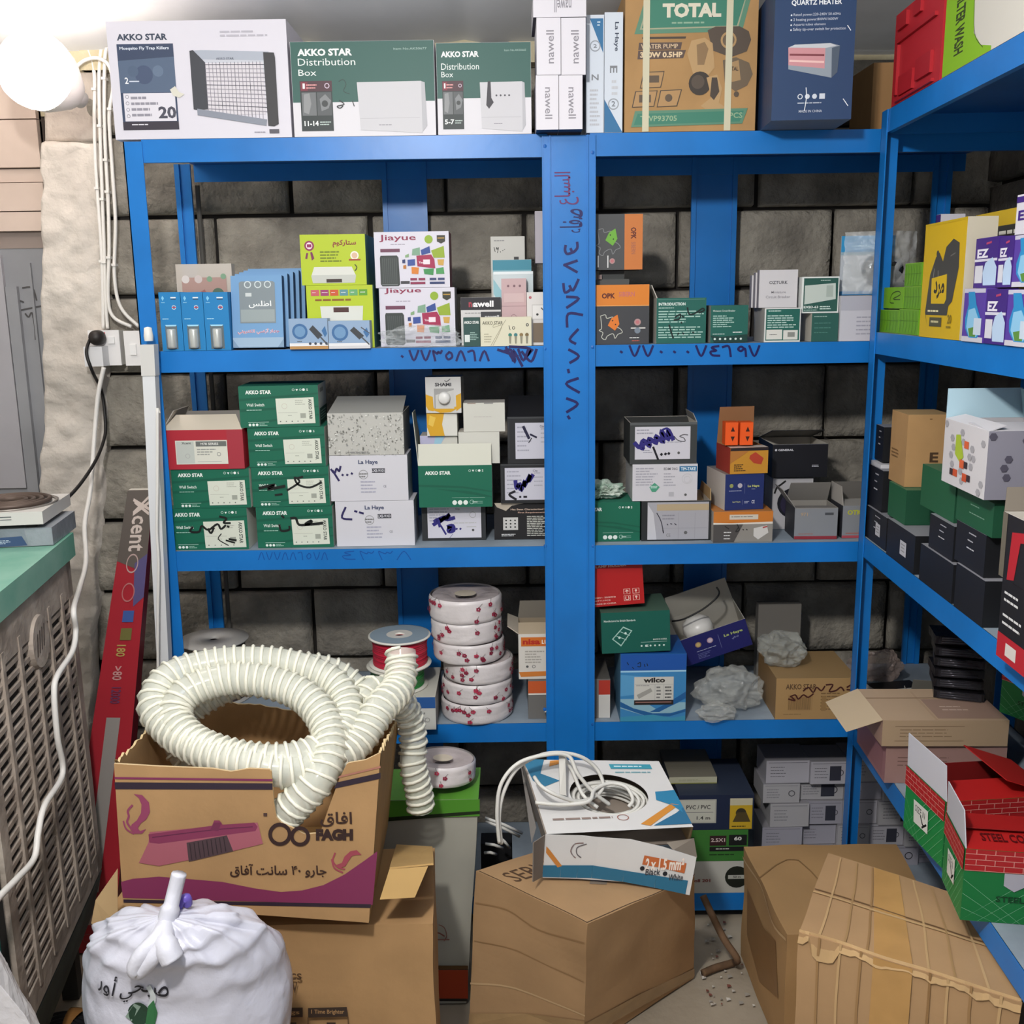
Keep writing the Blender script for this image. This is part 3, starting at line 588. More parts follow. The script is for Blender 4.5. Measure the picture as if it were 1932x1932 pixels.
def atlas(x0, y0, x1, Y, n, lab):
    a = at(x0, 655, Y); c = at(x1, 655, Y); t = at(x0, y0, Y); w = c.x - a.x; h = (t.z - Z2) * 1.03
    return gbox('doorbell_kit_box', lab, 'box', (a.x, Y, Z2 + .0042), 0, w, .022, h, {'*': ATL, 'F': '#6f9cc8', 'R': '#22406e'},
                [('r', .08, .06, .92, .94, '#82a9cf')] if n else [('r', 0, .86, 1, 1, '#9ab4cc'), ('p', [(.0, .88), (.12, 1), (0, 1)], '#7f9ab5'), ('p', [(1, .88), (.88, 1), (1, 1)], '#7f9ab5'), ('t', 'جهاز أرضي الكتروني', .1, .735, .92, .815, '#f3e6ea', 0, 2.5), ('t', 'جهاز أرضي الكتروني', .1, .735, .92, .815, '#c0576b', 0, .4)],
                parts=[] if n else [('window', 'F', [('p', [(.16, .10), (.2, .08), (.82, .08), (.86, .10), (.86, .66), (.16, .66)], '#7f8a90'), ('o', .33, .125, .07, .02, '#c9d3d6'), ('o', .53, .125, .07, .02, '#c9d3d6'), ('o', .72, .125, .07, .02, '#c9d3d6'), ('r', .28, .24, .4, .29, '#c8cfd0'), ('r', .18, .47, .84, .64, '#95a0a2'), ('t', 'اطلس', .34, .35, .78, .45, '#eef1f2', 0, 1)], 'clear window with pale fittings behind it')],
                group='blue doorbell kit boxes', tilt=(R(-6 - n * .6), 0))
for k in range(5):
    atlas(440 + k * 8, 527 - k * 3.5, 536 + k * 10.5, .012 + k * .028, k, 'blue see-through kit box leaning at the front of its row' if k == 0 else 'blue kit box edge leaning, %s behind the front one' % ['', 'first', 'second', 'third', 'last'][k])
SG = '#b3c626'
star = {'F': [('t', 'ستاركوم', .5, .11, .86, .26, '#8e2233', 0, 1.5), ('g', .3, .32, .68, .56, 4, '#6d7d1a'), ('c', .14, .22, .075, '#8f2b57'), ('c', .14, .22, .05, '#f1d7e4'), ('r', .105, .19, .175, .25, '#8f2b57'), ('p', [(.09, .36), (.12, .36), (.10, .48), (.07, .47)], '#7a2a55'), ('p', [(.15, .35), (.18, .34), (.21, .47), (.17, .51)], '#7a2a55'),
              ('c', .83, .42, .065, '#f3eadd'), ('c', .83, .42, .045, '#d9b79b'), ('r', .74, .49, .92, .52, '#a1432f'), ('p', [(.2, .64), (.78, .64), (.84, .82), (.82, .96), (.17, .96), (.15, .82)], '#d9dad2'), ('p', [(.15, .80), (.84, .80), (.82, .96), (.17, .96)], '#c3c5bf'), ('r', .38, .88, .62, .95, '#3a2a28'), ('l', [(.83, .6), (.86, .66), (.83, .72)], .02, '#3b3f22')]}
star2 = {'F': [('r', .07 + .145 * i, .07, .195 + .145 * i, .165, c) for i, c in enumerate(('#c25a62', '#9b3f6e', '#c8552f', '#5c8f99', '#64a56c', '#5d9b2d'))] + [('g', .09 + .145 * i, .105, .18 + .145 * i, .125, 1, '#eee') for i in range(6)] +
         [('g', .13, .2, .88, .28, 1, '#8a5a1e'), ('p', [(.2, .33), (.85, .33), (.83, .6), (.76, .72), (.29, .72), (.22, .6)], '#d5d6ce'), ('p', [(.22, .58), (.83, .58), (.76, .72), (.29, .72)], '#bdbfba'), ('r', .4, .35, .63, .43, '#4a2b28'), ('p', [(.15, .68), (.18, .62), (.21, .68)], '#3d4320')]}
sc2 = {'*': SG, 'R': '#5f8f86', 'L': '#5f9aa0'}
s1 = fbox('receiver_box', 'lime green receiver box with a row of coloured badges, under another', 'box', (583, 538, 707, 652), .03, .2, Z2, sc2, star2, group='lime green receiver boxes')
fbox('receiver_box', 'lime green receiver box with a purple rosette, on top of its twin', 'box', (570, 442, 692, 536), .035, .2, s1.top, sc2, star, group='lime green receiver boxes')
JY = '#d9d6e2'
def jiay(v=0):
    m = [('t', 'Jiayue', .07, .05 if not v else 0, .56, .18 if not v else .1, '#8e2a4c', 0, .8), ('g', .22, .21, .56, .24, 1, '#a9a3b4'), ('r', .08, .3, .34, .36, '#6e3d55'), ('c', .73, .14, .055, '#8fae2e'), ('p', [(.84, .07), (.95, .07), (.95, .18), (.895, .22), (.84, .18)], '#35342c'), ('r', .85, .11, .94, .13, '#b9913d'),
         ('p', [(.08, .42), (.30, .42), (.32, .46), (.33, .94), (.31, .97), (.09, .97), (.07, .93), (.07, .46)], '#3a403f'), ('r', .09, .93, .3, .95, '#6a7070')]
    m += [('r', .1 + .026 * i, .47, .112 + .026 * i, .91, '#4c5352') for i in range(8)]
    for q, c in (([(.56, .43), (.76, .41), (.8, .5), (.81, .66), (.57, .62)], '#a3264f'), ([(.51, .31), (.61, .28), (.61, .42), (.5, .42)], '#7fa58b'), ([(.62, .33), (.74, .26), (.75, .38), (.63, .42)], '#2f4a93'), ([(.76, .34), (.93, .26), (.94, .47), (.79, .47)], '#93ab2c'), ([(.44, .5), (.54, .49), (.54, .6), (.44, .61)], '#37509a'),
                 ([(.49, .63), (.59, .64), (.58, .76), (.49, .75)], '#d8802e'), ([(.65, .67), (.79, .66), (.78, .78), (.66, .76)], '#3e8f52'), ([(.82, .66), (.92, .64), (.93, .76), (.82, .76)], '#4b9a5a'), ([(.84, .50), (.93, .5), (.92, .61), (.85, .6)], '#cda24d'), ([(.37, .5), (.41, .49), (.41, .56), (.37, .56)], '#2f3d70'), ([(.38, .6), (.42, .59), (.42, .66), (.38, .66)], '#b9742e'), ([(.41, .42), (.46, .39), (.46, .45), (.41, .46)], '#86a97c')): m.append(('p', q, c))
    m += [('t', 'You', .59, .53, .65, .57, '#f3e4ea'), ('r', .65, .5, .74, .585, '#f0dfe6'), ('r', .34, .88, .46, .93, '#3b3a40'), ('r', .47, .83, .56, .87, '#8e3152'), ('r', .58, .83, .67, .87, '#8e3152'), ('r', .47, .9, .67, .94, '#8e3152'), ('r', .73, .83, .82, .87, '#33406f'), ('r', .84, .83, .93, .87, '#33406f'), ('r', .73, .9, .93, .94, '#33406f')]
    return m
j1 = fbox('speaker_box', 'white router box with coloured tiles, lower of the two, plastic wrap at its foot', 'box', (719, 543, 860, 652), .05, .1, Z2, {'*': JY, 'R': '#9a98a0'}, jiay(1), group='white boxes with coloured tiles')
fbox('speaker_box', 'white router box with coloured tiles and grey speaker, upper of the two', 'box', (709, 437, 849, 541), .05, .1, j1.top, {'*': JY, 'R': '#77374c'}, jiay(), group='white boxes with coloured tiles')
for i, (x0, y0, x1) in enumerate(((547, 601, 620), (621, 605, 699))):
    mk = [('p', [(0, 0), (1, 0), (1, .8), (0, .8)], '#8fa8c6'), ('r', 0, .8, 1, .9, '#e3e3e6'), ('r', 0, .9, 1, 1, '#b98d57' if i == 0 else '#cfcfd3'), ('c', .28, .42, .2, '#3f6b9d'), ('c', .28, .42, .14, '#6d95bd'), ('p', [(.52, .35), (.62, .22), (.86, .55), (.74, .68)], '#3c3f44'), ('l', [(.8, .6), (.97, .85)], .05, '#4a4d52'), ('p', [(.84, .4), (.93, .25), (.98, .5), (.92, .62)], '#3d6da0'), ('g', .2, .72, .35, .78, 1, '#333')]
    mk += [('c', .53 + .14 * k, .82, .035, '#3d4350') for k in range(4)] if i == 0 else [('l', [(.8, .25), (1, .45)], .04, '#4a4d52')]
    fbox('adapter_box', 'small pale blue box picturing a power adapter, ' + ('left one with an orange base stripe' if i == 0 else 'right one in front of the lime boxes'), 'box', (x0, y0, x1, 655), -.01, .035, Z2, '#a9bcd2', mk, group='power adapter boxes')

def crumple(name, label, cat, P, sx, sy, sz, m, seed, amp=.35, fr=14, n=28, group=None, base=True):
    """a crumpled bag: a closed blob with sharp creases, resting on its base"""
    b = MB(); P = V(P)
    def fn(u, v):
        a = u * 2 * pi; ph = v * pi; d = V((sin(ph) * cos(a), sin(ph) * sin(a), -cos(ph)))
        k = 1 + amp * (.9 * noise.noise(d * 1.7 + V((seed, 0, 0))) + .42 * crinkle(d * fr * .11, seed) - .2)
        p = V((d.x * sx * k, d.y * sy * k, (d.z * k * .5 + .5) * sz)); p.z = max(p.z, .0008 if base else -9); return p
    b.grid(fn, int(n * 3), int(n * 1.5), m); o = b.build(name, smooth=False); o.location = P
    return tag(o, label, cat, group)
p = at(790, 652, .02); crumple('plastic_wrap', 'crumpled clear plastic wrap lying in front of the lower router box', 'plastic bag', (p.x, .012, Z2), .085, .03, .045, FILM, 3, .5, 20)
mk = [('r', 0, 0, 1, .26, '#24222a'), ('t', 'nawell', .2, .07, .82, .2, '#f3f1f4', 0, 2), ('r', .19, .07, .3, .2, '#24222a'), ('t', 'n', .2, .095, .28, .2, '#b33a4c', 0, 2), ('g', .1, .31, .75, .34, 1, '#777'), ('r', .5, .3, 1, .46, '#3c3b40'), ('t', 'nawell', .6, .37, .95, .43, '#ddd', 0, 1)]
fbox('timer_box', 'white box with black nawell band standing behind smaller cream and green boxes', 'box', (871, 561, 946, 650), .06, .025, Z2, '#d5d3d2', [m_ for m_ in mk], inner='#999')
fbox('bulb_box', 'small dark green box tucked left of the cream bulb box', 'box', (875, 599, 906, 650), .015, .04, Z2, {'*': '#264b47', 'T': '#3a5f5a'}, [('t', 'AKKO STAR', .05, .12, .95, .22, '#e8ecea', 0, 1.5), ('g', .4, .5, .95, .8, 5, '#9fc0b8'), ('r', .07, .6, .38, .85, '#d7dedb')])
mk = [('t', 'AKKO STAR', .04, .14, .44, .26, '#4b4a3b', 0, .5), ('l', [(.28, .2), (.25, .35), (.42, .32), (.24, .98)], .012, '#8a846c'), ('l', [(.5, .1), (.42, .32), (.2, .98)], .012, '#8a846c'), ('g', .07, .55, .22, .9, 4, '#a8a38c'), ('l', [(.56, .3), (.58, .44)], .02, '#222'), ('o', .65, .38, .03, .01, '#222'), ('o', .92, .28, .03, .015, '#555')]
for k, c in enumerate(('#2f7d70', '#3a7a80', '#8a7248', '#77633f')): mk += [('c', .58 + .11 * k, .62, .036, c), ('p', [(.555 + .11 * k, .66), (.605 + .11 * k, .66), (.595 + .11 * k, .92), (.565 + .11 * k, .92)], '#8d8a78')]
fbox('bulb_box', 'cream bulb box with four coloured bulbs and a lightning outline', 'box', (907, 598, 1003, 651), .004, .024, Z2, '#d9d5bd', mk)
q1 = fbox('white_card_box', 'upright white box with a handwritten price, tallest by the centre post', 'box', (929, 446, 992, 650), .2, .05, Z2, '#d4d2cb', [('l', [(.1, .1), (.13, .14)], .006, '#333'), ('l', [(.16, .12), (.18, .1), (.2, .12), (.23, .1), (.2, .15)], .006, '#333'), ('l', [(.28, .14), (.29, .145)], .006, '#333'), ('l', [(.35, .13), (.36, .13)], .006, '#333'), ('l', [(.4, .12), (.41, .12)], .006, '#333'), ('r', .68, .19, .82, .22, '#333'), ('g', .1, .03, .55, .05, 1, '#999')])
fbox('shaver_pack', 'teal topped packet behind the pink device, by the centre post', 'package', (932, 490, 1004, 650), .12, .03, Z2, '#c9d6d8', [('r', 0, 0, 1, .13, '#3f8ba0'), ('r', 0, .12, 1, .15, '#7fb2bf')])
q = fbox('shaver_pack', 'pale packet framing a pink handset with three dots', 'package', (933, 512, 1007, 650), .09, .02, Z2, '#c7d3d6', [('p', [(0, .1), (.25, .3), (.2, .5), (0, .3)], '#8fbcc6'), ('r', .0, .0, 1, .04, '#e6edef')])
b = MB(); w, h = q.w, q.h; b.box(.2 * w, .82 * w, -.03, -.001, .12 * h, .9 * h, mat('#c4a6a8', .4))
b.marks([('c', .37, .2, .03, '#7d5f66'), ('c', .52, .2, .03, '#7d5f66'), ('c', .66, .2, .03, '#7d5f66'), ('r', .2, .47, .82, .475, '#8d6f74'), ('o', .5, .62, .07, .015, '#9b7f82'), ('r', .26, .3, .76, .42, '#cdb3b3'), ('l', [(.5, .7), (.6, .74), (.75, .68)], .012, '#7a5d3b')], lambda u, v, o: V((u * w, -.03 - o, h * (1 - v))), w / h); b.build('handset', q.root if q.root.type == 'EMPTY' else q.root, bevel=.005)
fbox('socket_pack', 'white socket packet cut off by the left edge of the centre post', 'package', (995, 551, 1040, 652), .03, .04, Z2, '#d9d5d2', [('c', .14, .1, .06, '#b5606a'), ('r', .2, .23, .9, .52, '#c8c5c2'), ('r', .24, .25, .86, .5, '#e2dfdc'), ('l', [(.6, .3), (.68, .34)], .02, '#4a3d33'), ('c', .43, .42, .05, '#222'), ('r', .25, .58, .95, .95, '#7a6a58')], bev=.001)
fbox('white_strip', 'tall white strip carton glimpsed left of the centre post', 'box', (1010, 398, 1045, 497), .22, .05, None, '#bfb9c2')

# ================================================================== third shelf, left bay
AK = '#12664e'; AKD = '#0e5a45'
def akko(px, Y, rest, label, scr=(), lab=(.46, .29, .95, .93), d=.12, ang=0, grp='green wall switch cartons', **k):
    a, b_, c, e = lab; m = [('p', [(0, .3), (1, .18), (1, .22), (0, .36)], AKD), ('p', [(0, .55), (1, .5), (1, .53), (0, .62)], AKD), ('p', [(.2, .85), (1, .7), (1, .73), (.25, .9)], AKD),
        ('t', 'AKKO STAR', .085, .1, .41, .195, '#e8efe9', 0, 2.4), ('t', 'Wall Switch', .09, .415, .315, .49, '#dbe7df', 0, 1), ('g', .09, .56, .3, .6, 1, '#9fc9b8'), ('r', .1, .865, .36, .877, '#a9d1c1'),
        ('c', .12, .935, .017, '#e6efe9'), ('c', .165, .935, .017, '#e6efe9'), ('c', .21, .935, .017, '#e6efe9'), ('g', .24, .9, .35, .97, 2, '#9fc9b8')]
    m += [('o', .69, .105, .016, .005, '#cfe2d8'), ('p', [(.72, .09), (.75, .09), (.735, .14)], '#eef4f0'), ('o', .78, .105, .014, .005, '#b9d6c9'), ('c', .82, .105, .017, '#eef4f0'), ('t', 'S', .855, .08, .875, .135, '#dbe7df')]
    W = c - a; H = e - b_; X = lambda f: a + W * f; Y_ = lambda f: b_ + H * f
    L = [('p', [(a, b_ + .02), (c - .01, b_), (c, e - .01), (a + .01, e)], '#d9ddcf'), ('t', 'AKKO STAR', X(.84), Y_(.06), X(.93), Y_(.84), '#3f463f', 90, 1.4), ('g', X(.5), Y_(.08), X(.78), Y_(.3), 3, '#b3b6aa'), ('o', X(.22), Y_(.32), .035, .004, '#c4b8ac'), ('r', X(.05), Y_(.56), X(.55), Y_(.575), '#b9bcb0'), ('g', X(.3), Y_(.66), X(.45), Y_(.7), 1, '#888c82'), ('r', X(.62), Y_(.6), X(.76), Y_(.78), '#a2a69b')]
    L += [('c', X(.1 + .15 * i), Y_(.9), .008, '#8b9088' if i % 2 else '#6a6f68') for i in range(5)]
    L += [('l', s_, w, '#141816') for s_, w in scr]
    return fbox('switch_carton', label, 'box', px, Y, d, rest, {'*': AK, 'R': '#cfd2c9', 'L': '#d6dad0', 'T': '#2c7a63'}, m, parts=[('paper_label', 'F', L, 'pale sticker')], ang=ang, group=grp, **k)
s1 = [([(.30, .45), (.27, .55), (.38, .56), (.42, .42), (.5, .52), (.62, .38), (.66, .5), (.72, .42)], .05), ([(.66, .2), (.74, .25), (.70, .35), (.78, .36)], .05), ([(.5, .5), (.53, .6), (.57, .48)], .05), ([(.75, .44), (.76, .45)], .05), ([(.66, .62), (.62, .75), (.74, .9)], .025), ([(.76, .75), (.84, .78)], .05), ([(.72, .78), (.82, .84)], .04)]
s2 = [([(.1, .52), (.3, .44), (.2, .55), (.42, .48)], .07), ([(.3, .7), (.38, .68)], .05), ([(.46, .58), (.62, .38), (.56, .26), (.6, .44), (.75, .52), (.9, .4)], .05), ([(.6, .28), (.66, .25)], .05)]
s3 = [([(.30, .44), (.32, .58), (.42, .56), (.43, .48)], .05), ([(.46, .28), (.52, .28), (.56, .44), (.7, .42), (.72, .34), (.64, .44), (.86, .4)], .06), ([(.72, .44), (.86, .42)], .05), ([(.34, .22), (.36, .25)], .05)]
a1 = akko((322, 959, 470, 1034), .012, Z3, 'green wall switch carton scribbled with black marker, bottom of the leftmost stack', s1, (.44, .3, .97, .96))
a2 = akko((487, 956, 630, 1030), .02, Z3, 'green wall switch carton scribbled in black, bottom of the second stack', s3)
a3 = akko((328, 885, 474, 959), .012, a1.top, 'clean green wall switch carton directly under the red carton')
a4 = akko((478, 881, 623, 956), .02, a2.top, 'green wall switch carton with a black marker tick, second from the bottom of its stack', s2)
a5 = akko((471, 806, 615, 880), .02, a4.top, 'clean green wall switch carton, third from the bottom of its stack')
a6 = akko((454, 728, 602, 804), .015, a5.top, 'green wall switch carton topping its stack, turned to show a dark green end', ang=R(3), d=.14)
b = MB(); b.layer = 12; mp, asp = facemap('R', a6.w, .14, a6.h)
b.marks([('r', .1, .58, 1, .98, '#1d4a3c'), ('g', .2, .64, .9, .9, 4, '#a9c7ba'), ('r', .2, .1, .6, .2, '#8f938a')], mp, asp); b.build('end_print', a6.root)
xc = [('p', [(.0, .0), (1, 0), (1, 1), (0, 1)], '#a82332')]
fbox('switch_carton', 'red carton with a framed white sticker and open top flaps, on the leftmost stack', 'box', (311, 811, 462, 884), .008, .14, a3.top, {'*': '#ad2735', 'L': '#d9d2cc'}, [('r', .8, 0, 1, 1, '#a5323f')],
     parts=[('paper_label', 'F', [('r', .155, .265, .80, .87, '#d9d8cc'), ('r', .165, .29, .385, .85, '#bfc4bd'), ('r', .41, .29, .79, .42, '#6a6d6a'), ('t', 'Xcent', .235, .3, .35, .36, '#444'), ('t', 'M78 SERIES', .47, .325, .69, .385, '#e6e6e0', 0, 1), ('g', .42, .47, .68, .66, 3, '#9a9c96'), ('o', .69, .62, .025, .006, '#777'), ('o', .3, .66, .03, .006, '#aaa'), ('r', .42, .8, .72, .81, '#aaa')], 'white sticker')],
     openb=True, flaps=[('F', R(-52), .05, '#c9bfae', '#cfc4b0', .12), ('K', R(-8), .03, '#8d8986', '#96918c', .08), ('L', R(-30), .05, '#b9b2aa', '#b0a89f', .1)], inner='#8f877c')
spk = [('r', .0, .0, 1, 1, '#bdbcb6')] + [('c', random.random(), random.random(), random.uniform(.004, .012), random.choice(('#8f8f8b', '#d9d9d4', '#a6a6a1', '#75756f'))) for _ in range(260)] + [('g', .25, .9, .55, .94, 1, '#666')]
LHW = '#d2d1d8'
def lah(px, Y, rest, label, v):
    m = [('t', 'La Haye', .375 if v else .37, .1, .62, .215, '#3b4568', 0, 1.6), ('r', .535 if v else .54, .29, .71, .385, '#3a3a42'), ('t', 'LXE-9103' if v else 'LXE-9101', .54, .305, .70, .37, '#d6d6de', 0, 1), ('o', .43, .42, .06, .006, '#888'), ('g', .375, .38, .5, .5, 2, '#777') , ('g', .39, .55, .6, .85, 4, '#aab'), ('t', 'CE', .68, .66, .72, .71, '#8a8a94')]
    st = [[(.13, .14), (.08, .36), (.20, .40)], [(.25, .22), (.27, .23)], [(.31, .25), (.35, .27)]] if v else [[(.02, .3), (.06, .38), (.09, .28), (.12, .34), (.14, .24)], [(.04, .33), (.11, .54)], [(.16, .42), (.165, .425)], [(.22, .42), (.225, .425)], [(.28, .39), (.285, .395)]]
    m += [('l', s_, .045, '#2a2458') for s_ in st]
    return fbox('switch_carton', label, 'box', px, Y, .1, rest, {'*': LHW, 'R': '#b4b6bf'}, m, group='white priced cartons')
l1 = lah((636, 945, 783, 1027), .025, Z3, 'white carton with a purple V-shaped price mark, bottom of its stack', 1)
l2 = lah((625, 859, 771, 944), .025, l1.top, 'white carton with a purple handwritten number, under the speckled carton', 0)
fbox('speckled_carton', 'grey speckled carton with a loose arched lid, on two white cartons', 'box', (621, 779, 763, 858), .025, .15, l2.top, {'*': '#bdbcb6', 'R': '#8f8e8a'}, spk, openb=True, flaps=[('F', R(-78), .13, '#a9a8a2', '#a9a8a2', .02)])
k1 = fbox('socket_carton', 'dark carton with a scribbled white sticker, under the open green carton', 'box', (797, 951, 917, 1019), .07, .12, Z3, '#2e3033', [], parts=[('paper_label', 'F', [('r', .09, .07, .93, .93, '#d4d2dc'), ('t', 'City', .53, .11, .6, .17, '#555'), ('g', .12, .1, .5, .5, 5, '#a9a9b6'), ('o', .8, .3, .05, .006, '#999'), ('r', .7, .62, .85, .64, '#bbb'), ('c', .8, .72, .02, '#555'), ('g', .5, .5, .9, .55, 1, '#bbb')] +
          [('l', s_, w, '#2c2678') for s_, w in (([(.19, .55), (.3, .42), (.22, .45), (.36, .35), (.28, .48), (.44, .28), (.38, .42), (.5, .38)], .1), ([(.2, .46), (.25, .42), (.28, .6)], .08), ([(.3, .6), (.37, .82)], .05), ([(.42, .62), (.48, .6), (.49, .72), (.42, .74), (.43, .65)], .12), ([(.54, .68), (.545, .685)], .05), ([(.6, .68), (.605, .685)], .05), ([(.43, .93), (.48, .82)], .01))], 'scribbled white sticker')])
gk = [('p', [(0, .45), (.6, .5), (1, .62), (1, .65), (.6, .54), (0, .5)], AKD), ('p', [(.2, .55), (.7, .62), (1, .75), (1, .78), (.6, .66)], AKD), ('t', 'AKKO STAR', .09, .13, .44, .22, '#e8efe9', 0, 2.4), ('o', .7, .13, .016, .005, '#cfe2d8'), ('p', [(.73, .11), (.76, .11), (.745, .16)], '#eef4f0'), ('o', .79, .13, .014, .005, '#b9d6c9'), ('c', .83, .13, .017, '#eef4f0'), ('t', 'S', .865, .1, .885, .16, '#dbe7df'),
      ('r', .45, .77, .68, .777, '#9fc9b8'), ('r', .69, .77, .9, .777, '#9fc9b8'), ('c', .485, .89, .032, '#e3ece6'), ('c', .56, .89, .032, '#e3ece6'), ('c', .635, .89, .032, '#e3ece6'), ('o', .72, .88, .03, .006, '#a9d1c1'), ('r', .72, .86, .87, .868, '#a9d1c1'), ('r', .72, .905, .87, .913, '#a9d1c1'), ('g', .73, .87, .8, .9, 1, '#cfe2d8')]
g1 = fbox('open_carton', 'green carton with its pale lid folded up, packed with small white boxes', 'box', (791, 878, 929, 951), .03, .13, k1.top, {'*': AK, 'R': '#d7dcd3'}, gk, openb=True, inner='#cdd0c4',
          flaps=[('F', R(-14), .05, '#c9c9bb', '#cfcfc2', .0), ('L', R(6), .12, '#b9bcae', '#b9bcae', .25)])
sm = {'*': '#d0cfc6', 'T': '#c9c3bb'}
e1 = fbox('dimmer_box', 'small white box with a pastel coloured corner inside the green carton', 'box', (794, 822, 864, 876), .07, .075, g1.P.z + .006, sm, [('p', [(0, 0), (.7, 0), (.35, .3), (0, .45)], '#b9b7d3'), ('p', [(.42, .0), (.66, 0), (.42, .3), (.3, .3)], '#9cc7dc'), ('p', [(0, .2), (.25, .3), (0, .6)], '#d9d49b')])
e2 = fbox('dimmer_box', 'plain white box standing in the green carton beside the pastel one', 'box', (866, 815, 943, 871), .05, .08, g1.top, sm, [('g', .3, .35, .7, .45, 1, '#bbb')])
fbox('dimmer_box', 'plain white box on top of the box at the green carton end', 'box', (875, 760, 953, 815), .05, .08, e2.top, sm, [('g', .25, .45, .75, .53, 1, '#c3bfb9'), ('r', .1, .0, .3, .025, '#88705f'), ('r', .5, .0, .72, .03, '#777')])
YL = '#d3a01f'
e3 = fbox('dimmer_box', 'yellow and white box lying under the boxed dimmer dial', 'box', (806, 779, 863, 821), .06, .08, e1.top, {'*': '#d6d5cd', 'L': '#3b3536'}, [('p', [(0, 0), (.58, 0), (.5, .5), (.58, 1), (.1, 1), (.0, .6)], YL), ('p', [(.1, .1), (.3, .2), (.2, .6), (.05, .5)], '#e3bd4f')])
q = fbox('dimmer_box', 'open-windowed box showing a round white dimmer dial, topmost on the stack', 'box', (804, 711, 871, 777), .055, .06, e3.top, {'*': '#c9c8c6', 'R': '#8f8a80'}, [('p', [(0, .48), (.2, .55), (.22, .95), (.06, .92), (0, .8)], YL), ('p', [(1, .45), (.85, .52), (.86, .95), (1, .85)], YL), ('p', [(.05, .86), (1, .82), (.7, .98), (.4, 1)], YL), ('t', 'SHAMI', .27, .16, .73, .26, '#35343a', 0, 2), ('l', [(.55, .1), (.6, .13), (.7, .06)], .02, '#555'), ('r', .24, .32, .8, .88, '#9d9c9a'), ('p', [(.28, .5), (.8, .36), (.8, .88), (.28, .88)], '#c6c5c1')], ang=R(-4))
b = MB(); b.lathe([(0, -.012), (.011, -.012), (.0135, -.009), (.0145, 0)], mat('#e0dfdc', .35), 24)
for i, v in enumerate(b.v): b.v[i] = V((v.x + q.w * .53, v.z - .001, v.y + q.h * .42))
b.build('dimmer_dial', q.root, True)
SKT = '#232427'
def sock(px, Y, rest, label, scr, lab=(.17, .13, 1, .9), **k):
    a, b_, c, e = lab; L = [('r', a, b_, c, e, '#c9c8d4'), ('g', a + .04, b_ + .06, a + .35, e - .12, 6, '#a2a2b0'), ('g', a + .55, b_ + .1, a + .72, e - .3, 4, '#aaaab6'), ('t', 'City', a + .53, b_ + .05, a + .62, b_ + .12, '#5a5a66')]
    L += [('l', s_, w, col) for s_, w, col in scr]
    return fbox('socket_carton', label, 'box', px, Y, .13, rest, SKT, [('r', 0, 0, 1, .04, '#3d3f42'), ('r', .02, .1, .04, .9, '#34363a')], parts=[('paper_label', 'F', L, 'white sticker with marker strokes')], **k)
bk1 = fbox('socket_carton', 'black carton with small print and a socket picture, its top edge torn', 'box', (933, 948, 1045, 1018), .07, .13, Z3, '#1d1b1d', [('p', [(0, .0), (.5, .02), (.3, .08), (.2, .22), (.05, .12)], '#b9ae9e'), ('t', 'Has Been Characterized by The', .28, .16, 1.0, .22, '#dcc4b2', 0, 1), ('t', 'First Requirement', .4, .25, .85, .3, '#cfaa98', 0, 1), ('g', .55, .36, .95, .92, 12, '#cfcfc6'), ('p', [(.15, .4), (.4, .4), (.4, .74), (.15, .74)], '#c9c7c4'), ('g', .12, .84, .42, .92, 2, '#ddd')] +
           [('c', .2 + .075 * i, .48 + .09 * j, .014, '#222') for i in range(3) for j in range(3)])
bk2 = sock((945, 875, 1045, 941), .06, bk1.top, 'black carton with a white sticker and purple scribble, second up by the centre post', [([(.28, .45), (.3, .62), (.36, .5), (.38, .68), (.46, .42), (.44, .58), (.56, .28), (.52, .46), (.6, .3)], .1, '#2c2678'), ([(.26, .7), (.16, .78), (.28, .9)], .06, INK), ([(.36, .84), (.37, .84)], .05, INK), ([(.44, .84), (.48, .84)], .05, INK)], (.08, .1, 1, .92))
sock((958, 786, 1045, 861), .06, bk2.top, 'black carton, short black marks on its sticker, topping the centre post stack', [([(.35, .22), (.46, .45)], .06, '#1b1a3a'), ([(.5, .38), (.62, .44)], .04, '#1b1a3a'), ([(.46, .55), (.52, .46)], .02, INK)], flaps=[('F', R(-66), .1, '#232326', '#6d6c6a', .03)])

